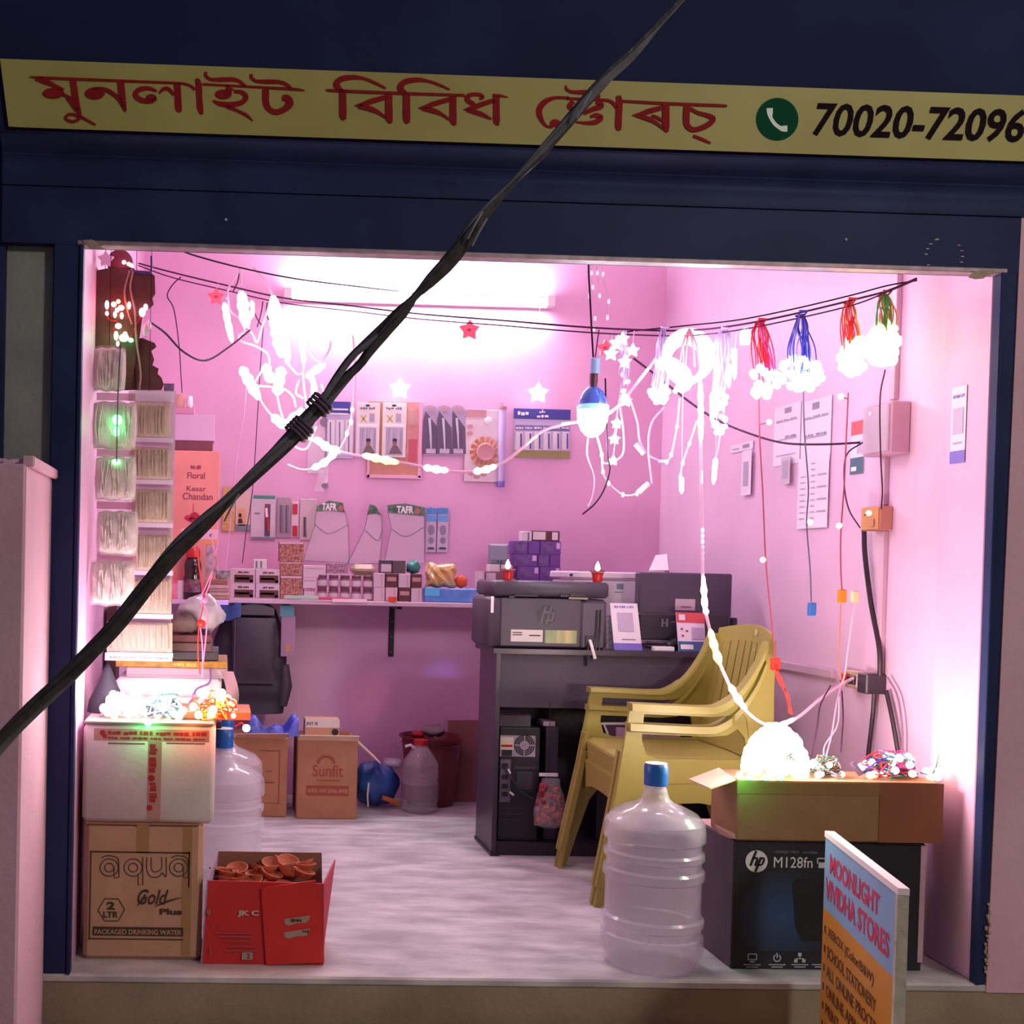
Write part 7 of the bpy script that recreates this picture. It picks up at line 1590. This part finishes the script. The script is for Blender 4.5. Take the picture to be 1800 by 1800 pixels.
part('bulb_mass', g, EM('heap_glow', (1, .9, .68), 6), t, smooth=True, kind='stuff')
for (x, y) in ((1308, 1352), (1300, 1362), (1318, 1366), (1345, 1371), (1372, 1371)): q = W(x, y, .042); q.z = max(q.z, zb2+.008); part('green_bulb', G().ball(q, .009, 9, 6), LGR, t, smooth=True)
part('left_bulb', G().ball(W(1316, 1318, .1), .013, 9, 6), LWW, t, smooth=True)
lamp('green_glow', 'POINT', W(1310, 1366, .0), .35, (.1, 1, .2), .02)
tangle('small_light_tangle', 'small tangle of grey green string lights in the middle of the brown carton', 1416, 1484, 1328, 1368, .06, .16, zb2, [DGW, MT('taupe_wire', '#7a6a6a', .5), BRW], [LCY, LCR, LWW, LPK], 16, 14, .0085, glow=(.3, (1, .9, .7)))
tangle('coloured_light_tangle', 'tangle of blue, red and teal string lights at the right end of the brown carton', 1506, 1622, 1320, 1370, .05, .17, zb2, [TWW, BW, RW, MAG, DGW], [LW_, LYE, LRD, LCY, LGW, LRD], 26, 24, .0105, glow=(.6, (1, .6, .5)))
single('black_plug_adapter', 'little dark plug lying left of the coloured tangle on the brown carton', 'plug', G().tube([W(1498, 1340, .1), W(1514, 1362, .09)], .008, 6), MT('plum_plug', '#5c4660', .4))
t = thing('corner_light', 'warm white light cluster glaring at the right end of the brown carton by the reveal', 'string lights', W(1644, 1368, .09))
bm_ = mesh_of('bulb', G().ball((0, 0, 0), .011, 9, 6), LWW, True)
for (x, y) in ((1636, 1366), (1648, 1366), (1642, 1352), (1652, 1354), (1628, 1356), (1646, 1340), (1650, 1328)):
    o = bpy.data.objects.new('bulb', bm_); COL.objects.link(o); o.parent = t; o.location = W(x, y, .10+rnd.uniform(-.02, .03))-Vector(t.location)
part('wire', G().tube(PL([(1618, 1358, .1), (1634, 1362, .1), (1644, 1352, .1), (1650, 1326, .1)]), .002, 5), DGW, t)
lamp('corner_glow', 'POINT', W(1650, 1335, .09), .3, (1, .78, .62), .03)
# left: on the white carton
zl_ = zc+.0045
tangle('white_light_tangle', 'glaring white string light tangle at the left on the white carton', 168, 262, 1218, 1266, .08, .24, zl_, [RWW, MT('grey_wire', '#8f8296', .4)], [LW_, LWW, LWW], 14, 34, .012, glow=(4.0, (1, .82, .95)))
tangle('green_light_tangle', 'string light tangle with green glowing bulbs in the middle on the white carton', 246, 336, 1222, 1266, .07, .22, zl_, [TWW, LIW, MT('grey_wire', '#8f8296', .4), DGW], [LW_, LGW, LW_, LGR], 22, 30, .0115, glow=(3.0, (1, .85, 1)))
tangle('amber_light_tangle', 'string light tangle with amber and red bulbs at the right on the white carton', 322, 424, 1214, 1266, .07, .24, zl_, [MT('orange_wire2', '#c8521e', .5), YWR, RW], [LYE, LWW, LAM, LWW], 18, 46, .0115, glow=(2.4, (1, .6, .35)))
t = thing('cardboard_cover', 'flat cardboard lid lit red, sticking out to the right from the white carton', 'lid', (W(405, 1270, .11).x, .11, zl_))
part('lid', G().box(W(300, 1270, .12).x, .12, zl_, W(441, 1270, .12).x, .30, zl_+.022, b=.002), MT('lid_board', '#b86a4c', .7), t)
for (x, y, m_) in ((420, 1259, LWW), (433, 1280, LWW), (347, 1281, LYE), (352, 1218, LPK)): 
    q = W(x, y, .10 if y > 1270 else .13)
    tt = single('loose_bulb', {420: 'single bulb lying on top of the red lit lid', 433: 'single bulb hanging at the front of the red lit lid', 347: 'yellow bulb hanging over the front edge of the white carton', 352: 'pink bulb standing high over the amber tangle'}[x], 'bulb', G().ball(q, .0105, 10, 7), m_, smooth=True)
    part('stem', G().tube([q, q+Vector((-.012, .02, -.006 if y < 1270 else .012)), q+Vector((-.03, .03, -.03 if y < 1240 else .0))], .002, 5), RW, tt)
q = W(260, 1270, .052); tt = single('green_bulb', 'green bulb at the front edge of the white carton', 'bulb', G().ball(q, .010, 10, 7), LGR, smooth=True); part('stem', G().tube([q, q+Vector((.01, .03, .008))], .002, 5), DGW, tt)
lamp('green_glow', 'POINT', W(262, 1276, .02), .22, (.1, 1, .25), .015); lamp('red_glow', 'POINT', W(400, 1262, .05), .5, (1, .16, .06), .02); lamp('red_glow', 'POINT', W(335, 1276, .02), .12, (1, .35, .1), .015)
tt = single('blue_bulb', 'single blue bulb glowing before the rucksack', 'bulb', G().ball(W(389, 1090, 1.75), .011, 10, 7), EM('led_blue_hot', (.45, .65, 1), 9), smooth=True); part('stem', G().tube([W(389, 1090, 1.75), W(388, 1075, 1.77), Vector((W(388, 1060, 1.80).x, 1.80, ZS-.0205))], .002, 5), MT('slate_wire', '#56506c', .5), tt); lamp('blue_glow', 'POINT', W(389, 1090, 1.71), .7, (.08, .15, 1), .012)
tt = thing('red_pink_cords', 'pink and red light cords tied and hanging before the white bag on the left', 'wire', W(356, 1190, .40))
for pts, m_ in (([(372, 940), (378, 985), (362, 1030), (352, 1055), (364, 1075), (362, 1120), (354, 1190)], MT('pink_cord', '#e38fc0', .4)), ([(384, 950), (370, 1020), (360, 1050), (352, 1090), (356, 1140), (356, 1190)], MT('pink_cord', '#e38fc0', .4)), ([(346, 960), (352, 1010), (358, 1052), (350, 1100), (348, 1150), (352, 1185)], MT('red_cord', '#d83a30', .4))):
    part('cord', G().tube(PL([(x, y, .40) for x, y in pts]), .0022, 6), m_, tt, smooth=True)
part('knot', G().ball(W(360, 1055, .395), (.010, .008, .010), 10, 6), MT('pink_cord', '#e38fc0', .4), tt, smooth=True); part('plug', G().ball(W(354, 1096, .395), (.013, .008, .012), 10, 6), MT('red_plug', '#d8301e', .4), tt, smooth=True)
wire('purple_wire', 'purple wire curving over the front of the foam box into the amber tangle', [(370, 1175, .43), (368, 1200, .40), (345, 1212, .38), (334, 1240, .30), (318, 1250, .24), (300, 1246, .2)], .003, MT('purple_wire', '#8a5a9a', .4))
g = G().lathe([(.055, 0), (.05, .03), (.03, .07), (.012, .115), (.004, .13), (0, .131)], (W(188, 1240, .26).x, .26, zl_), 16)
single('black_cone_bag', 'black twisted bag top standing behind the white tangle at the far left', 'bag', g, MT('black_bag', '#221c28', .8, bump=.4, bscale=20), smooth=60)

# ================================================================== HANGING PACKS AT THE LEFT
def hanger(t, x, y, Y, mat=WIRD): a = W(x, y, Y); part('hang_string', G().tube([a, (a.x, Y, 2.66)], .0009, 5), mat, t)
Yb1 = .40
BRF = MT('brown_cloth', '#5a3a34', .9, var=.15, scale=14, bump=.5, bscale=30)
t = thing('brown_bundle', 'brown cloth bundle with squared shoulders hanging at the top left, dotted with lit bulbs', 'bundle', W(220, 684, Yb1))
o1 = [(166, 484), (172, 475), (192, 471), (262, 477), (272, 485), (273, 517), (268, 524), (270, 536), (262, 543), (254, 541), (250, 560), (246, 590), (240, 620), (230, 684), (168, 684), (160, 600)]
o2 = [(205, 600), (250, 594), (272, 603), (275, 610), (266, 617), (271, 632), (268, 642), (279, 648), (277, 657), (284, 664), (288, 676), (284, 686), (205, 686)]
for k, (ou, yy) in enumerate(((o1, Yb1), (o2, Yb1+.015))):
    part('cloth_fold', G().plate(ou, lambda a, b: W(a, b, yy), lambda a, b: W(a, b, yy+.05)), BRF, t)
hanger(t, 240, 478, Yb1+.02, WIRD); hanger(t, 185, 474, Yb1+.02, WIRD)
part('cord', G().tube(PL([(228, 476, Yb1-.008), (221, 500, Yb1-.008), (219, 518, Yb1-.012), (224, 545, Yb1-.008), (232, 570, Yb1-.01)]), .0028, 6), MT('cord_tan', '#a9847c', .6), t); part('cord', G().tube(PL([(234, 476, Yb1-.008), (229, 505, Yb1-.008), (236, 540, Yb1-.01), (238, 565, Yb1-.008), (240, 600, Yb1-.01), (247, 655, Yb1-.006), (245, 684, Yb1-.006)]), .0028, 6), MT('cord_tan', '#a9847c', .6), t)
bt = thing('string_light_strand', 'short strand of capsule bulbs, white, red and green, across the brown bundle', 'string lights', W(212, 560, Yb1-.02))
for (x, y, rx, ry, m_) in ((188, 536, 3.6, 8, LW_), (188, 551, 3.2, 4, LPK), (200, 535, 5, 5, LRD), (208, 530, 4, 4, LRD), (213, 541, 6, 5, LRD), (206, 545, 4, 4, LPK), (227, 537, 3.2, 7, LPK), (202, 553, 3.2, 6, LCR), (214, 555, 3.2, 6, LCR), (208, 573, 6, 5, LCR), (218, 594, 9, 7, LGR), (204, 590, 4, 8, LGW), (220, 588, 4, 5, LGW), (230, 598, 5, 4, LGR), (250, 549, 6, 8, LPK), (256, 540, 4, 6, LPK), (262, 572, 4, 10, CW), (256, 580, 6, 12, CW), (207, 604, 3, 5, LCR), (233, 468, 3, 3, LRD)):
    uu = 1/PM(Yb1, x, y); part('bulb', G().ball(W(x, y, Yb1-.012), (rx*uu, .008, ry*uu), 9, 6), m_, bt, smooth=True)
part('wire', G().tube(PL([(188, 530, Yb1-.006), (190, 560, Yb1-.006), (206, 566, Yb1-.006), (200, 580, Yb1-.006), (214, 600, Yb1-.006), (232, 590, Yb1-.006), (240, 570, Yb1-.006), (256, 545, Yb1-.006)]), .002, 5), RW, bt)
lamp('green_glow', 'POINT', W(200, 595, Yb1-.06), .12, (.1, 1, .3), .015); lamp('red_glow', 'POINT', W(212, 540, Yb1-.05), .15, (1, .12, .1), .015)
t = thing('cloth_ball', 'round maroon cloth ball tucked above the brown bundle', 'ball', W(211, 474, Yb1+.03))
cc = W(211, 462, Yb1+.03); part('ball', G().ball(cc, 23/PM(Yb1, 211), 20, 14), MT('maroon_cloth', '#7a3a44', .8, var=.15, bump=.3), t, smooth=True); part('hang_string', G().tube([cc, (cc.x, cc.y, 2.66)], .002, 5), WIRD, t)
for (x, y, m_) in ((218, 461, LPK), (226, 464, LRD), (230, 466, LBL)): part('bulb', G().ball(W(x, y, Yb1-.02), .006, 8, 6), m_, t, smooth=True)
part('blue_wire', G().tube(PL([(232, 470, Yb1-.01), (240, 478, Yb1-.005), (264, 479, Yb1-.005), (266, 450, Yb1)]), .003, 6), MT('indigo_wire', '#3a2a7a', .4), t)
st = star(186, 456, 15, .34, MT('white_star_plastic', '#ead8ea', .4), 'unlit white star hanging at the extreme top left corner', 'white_star', string=(186, 400))
# cotton wick packets
wl = thing('wick_strip_loose', 'hanging strip of five puffy cotton wick packets, nearest the left reveal', 'packet strip', W(200, 1062, .25))
for k, (x0, x1, y0, y1) in enumerate(((164, 221, 612, 688), (163, 240, 706, 790), (167, 239, 803, 880), (170, 242, 898, 975), (158, 236, 986, 1062))):
    Y = .27; cx, cy = (x0+x1)/2, (y0+y1)/2; uu = 1/PM(Y, cx, cy); c = W(cx, cy, Y); hx, hz = (x1-x0)/2*uu, (y1-y0)/2*uu
    sgn = lambda q: math.copysign(abs(q)**.45, q)
    def pil(u, v, s): 
        a, b = 2*u-1, 2*v-1; bulge = .022*(max(0, 1-a**4)*max(0, 1-b**4))**.5
        return (c.x+a*hx*(1-.06*b*b)+.0, c.y-s*bulge-.004*s+.003*math.sin(9*a+7*b+k), c.z+b*hz*(1-.06*a*a)+.002*math.sin(8*a))
    g = G().grid(lambda u, v: pil(u, v, 1), 14, 14, lambda u, v: pil(u, v, -.3)); part('packet', g, CREAM2, wl, smooth=60)
    def fl(u, v): q = Vector(pil(u, v, 1)); return (c.x+(q.x-c.x)*1.05, q.y-.003, c.z+(q.z-c.z)*1.10)
    part('film', G().grid(fl, 10, 10), MT('wick_film', '#f2e6ef', .10, alpha=.2), wl, smooth=True)
    for j in range(9):
        a = rnd.uniform(-.8, .8); pts = [Vector(pil(.5+.5*(a+.08*math.sin(3*w_+j)), .08+.84*w_, 1))+Vector((0, -.004, 0)) for w_ in [i/6 for i in range(7)]]
        part('wick', G().tube(pts, .0024, 5), CREAM2, wl)
hanger(wl, 192, 614, .272)
for k, y in enumerate((698, 797, 889, 981)): part('seal_band', pb(170, y-7, 238, y+6, .272, .002, 0), MT('seal_rose', '#c98a9c', .3, alpha=.55), wl)
t2 = thing('green_bulb_pair', 'two green bulbs glowing among the puffy wick packets at the left', 'string lights', W(204, 745, .225))
for (x, y, rx, ry) in ((206, 738, 9, 9), (205, 758, 5, 9), (204, 812, 8, 5)): uu = 1/PM(.235, x, y); part('bulb', G().ball(W(x, y, .235), (rx*uu, .010, ry*uu), 10, 7), LGR, t2, smooth=True)
part('wire', G().tube(PL([(212, 604, .22), (208, 680, .215), (206, 740, .225), (205, 812, .225)]), .002, 5), DGW, t2); lamp('green_glow', 'POINT', W(206, 748, .19), .08, (.1, 1, .3), .012)
wr = thing('wick_strip_flat', 'hanging strip of six flat cotton wick packets in a column, right of the puffy ones', 'packet strip', W(265, 1162, .38))
part('backing_film', G().box(W(232, 900, .40).x, .40, W(268, 1160, .40).z, W(305, 900, .40).x, .402, W(268, 686, .40).z), MT('strip_film', '#e2cfe0', .2, alpha=.6), wr)
for k, (x0, x1, y0, y1) in enumerate(((228, 300, 708, 768), (230, 300, 786, 842), (232, 301, 860, 918), (234, 301, 940, 1002), (215, 301, 1018, 1078), (188, 303, 1094, 1146))):
    Y = .385
    g = G().grid(lambda u, v: (W(x0+(x1-x0)*u, y1-(y1-y0)*v, Y).x, Y-.012*(math.sin(math.pi*u)*math.sin(math.pi*v))**.4-.002, W((x0+x1)/2, y1-(y1-y0)*v, Y).z), 12, 10, lambda u, v: (W(x0+(x1-x0)*u, y1-(y1-y0)*v, Y).x, Y+.006, W((x0+x1)/2, y1-(y1-y0)*v, Y).z))
    part('packet', g, CREAM, wr, smooth=60)
    for j in range(10):
        x = x0+4+(x1-x0-8)*(j+.5)/10+rnd.uniform(-2, 2); part('wick', G().tube([W(x, y0+5, Y-.010), W(x+rnd.uniform(-1.5, 1.5), (y0+y1)/2, Y-.0165), W(x+rnd.uniform(-1, 1), y1-5, Y-.010)], .0032, 5), CREAM, wr)
    part('seal_band', pb(x0, y1+1, 304, y1+9, Y-.002, .003, .0005), MT('seal_white', '#e0cbe2', .25), wr)
part('top_header', pb(226, 688, 305, 706, .384, .004, .001), MT('seal_white', '#e0cbe2', .25), wr); part('bottom_header', pb(184, 1148, 303, 1162, .384, .004, .001), MT('seal_white', '#e0cbe2', .25), wr); pmarks(wr, 192, 1152, 296, 1157, .3835, PIN2, 4, 3)
hanger(wr, 262, 690, .386)
single('dark_price_tag', 'small dark printed card peeping out over the flat wick strip', 'card', pb(288, 674, 306, 690, .5, .003, .0005), MT('dark_tag', '#4a3560', .5, scale=40, hex2='#9a8ab0'))

# ================================================================== BLACK OVERHEAD CABLE IN FRONT OF THE SHOP
YK = -1.30
t = thing('overhead_cable', 'bundle of black cables slanting across the whole shop front', 'cable', W(500, 770, YK))
cp = [(-700, 2020, 13), (-350, 1668, 13), (-60, 1372, 15), (0, 1308, 15), (60, 1245, 15), (130, 1178, 15), (200, 1105, 14), (262, 1025, 14), (310, 968, 16), (352, 925, 15), (400, 880, 9), (470, 812, 11), (520, 762, 13), (562, 712, 15), (600, 664, 15), (650, 608, 15), (692, 566, 14), (730, 522, 6), (760, 490, 10), (800, 446, 13), (850, 378, 10), (900, 322, 5), (945, 275, 8), (1000, 212, 9), (1062, 142, 9), (1110, 96, 9), (1150, 52, 6), (1200, -2, 4), (1240, -46, 5), (1420, -250, 9), (1650, -510, 9), (1900, -790, 9)]
q = cr(cp, 5); CBL = MT('cable_black', '#3f393b', .42, var=.3, scale=60, bump=.3, bscale=60)
uu = 1/PM(YK, 600, 700)
for k in range(5):
    pts = []; rs = []
    for i, (x, y, w_) in enumerate(q):
        j = min(i+1, len(q)-1); dx, dy = q[j][0]-x, q[j][1]-y
        if i == len(q)-1: dx, dy = x-q[i-1][0], y-q[i-1][1]
        l = math.hypot(dx, dy) or 1; nx, ny = -dy/l, dx/l
        ph = i*.11+k*1.2566; gp_ = max(0, 1-abs(x-625)/85); o = math.cos(ph)*w_*.62*(1-gp_)+gp_*(-10.5 if k in (0, 3) else (9, 9, 11, 0, 13)[k]-(3 if k == 4 else 0)); p = W(x+nx*o, y+ny*o, YK+math.sin(ph)*w_*.5*uu)
        pts.append(p); rs.append((.0048 if k < 3 else .0040)*max(.45, min(1.25, w_/11+.15)))
    part('strand', G().tube(pts, rs, 7), CBL if k < 3 else MT('cable_grey', '#66646a', .35, var=.2, scale=40), t, smooth=True)
def wraps(x, y, n, dxy, R):
    for k in range(n):
        c = W(x+dxy[0]*k, y+dxy[1]*k, YK); ax = Vector((.62, 0, .78)).normalized(); e1 = ax.cross(Vector((0, 1, 0))).normalized(); e2 = Vector((0, 1, 0))
        part('tie_wrap', G().tube([c+e1*R*math.cos(a)+e2*R*math.sin(a)+ax*.004*a/6.28 for a in [2*math.pi*i/14 for i in range(15)]], .0028, 6), MT('tie_wire', '#5c4a62', .4), t, smooth=True)
wraps(518, 764, 4, (5, -5), .0165); wraps(556, 720, 3, (5, -6), .0165)
for (x, y) in ((848, 372), (856, 384), (420, 868), (1040, 160)):
    g = G().tube([W(x, y, YK-.02), W(x-14, y+24, YK-.022), W(x-26, y+48, YK-.018)], .0015, 5)
    part('frayed_thread', g, MT('grey_thread', '#7d7f8a', .6), t)
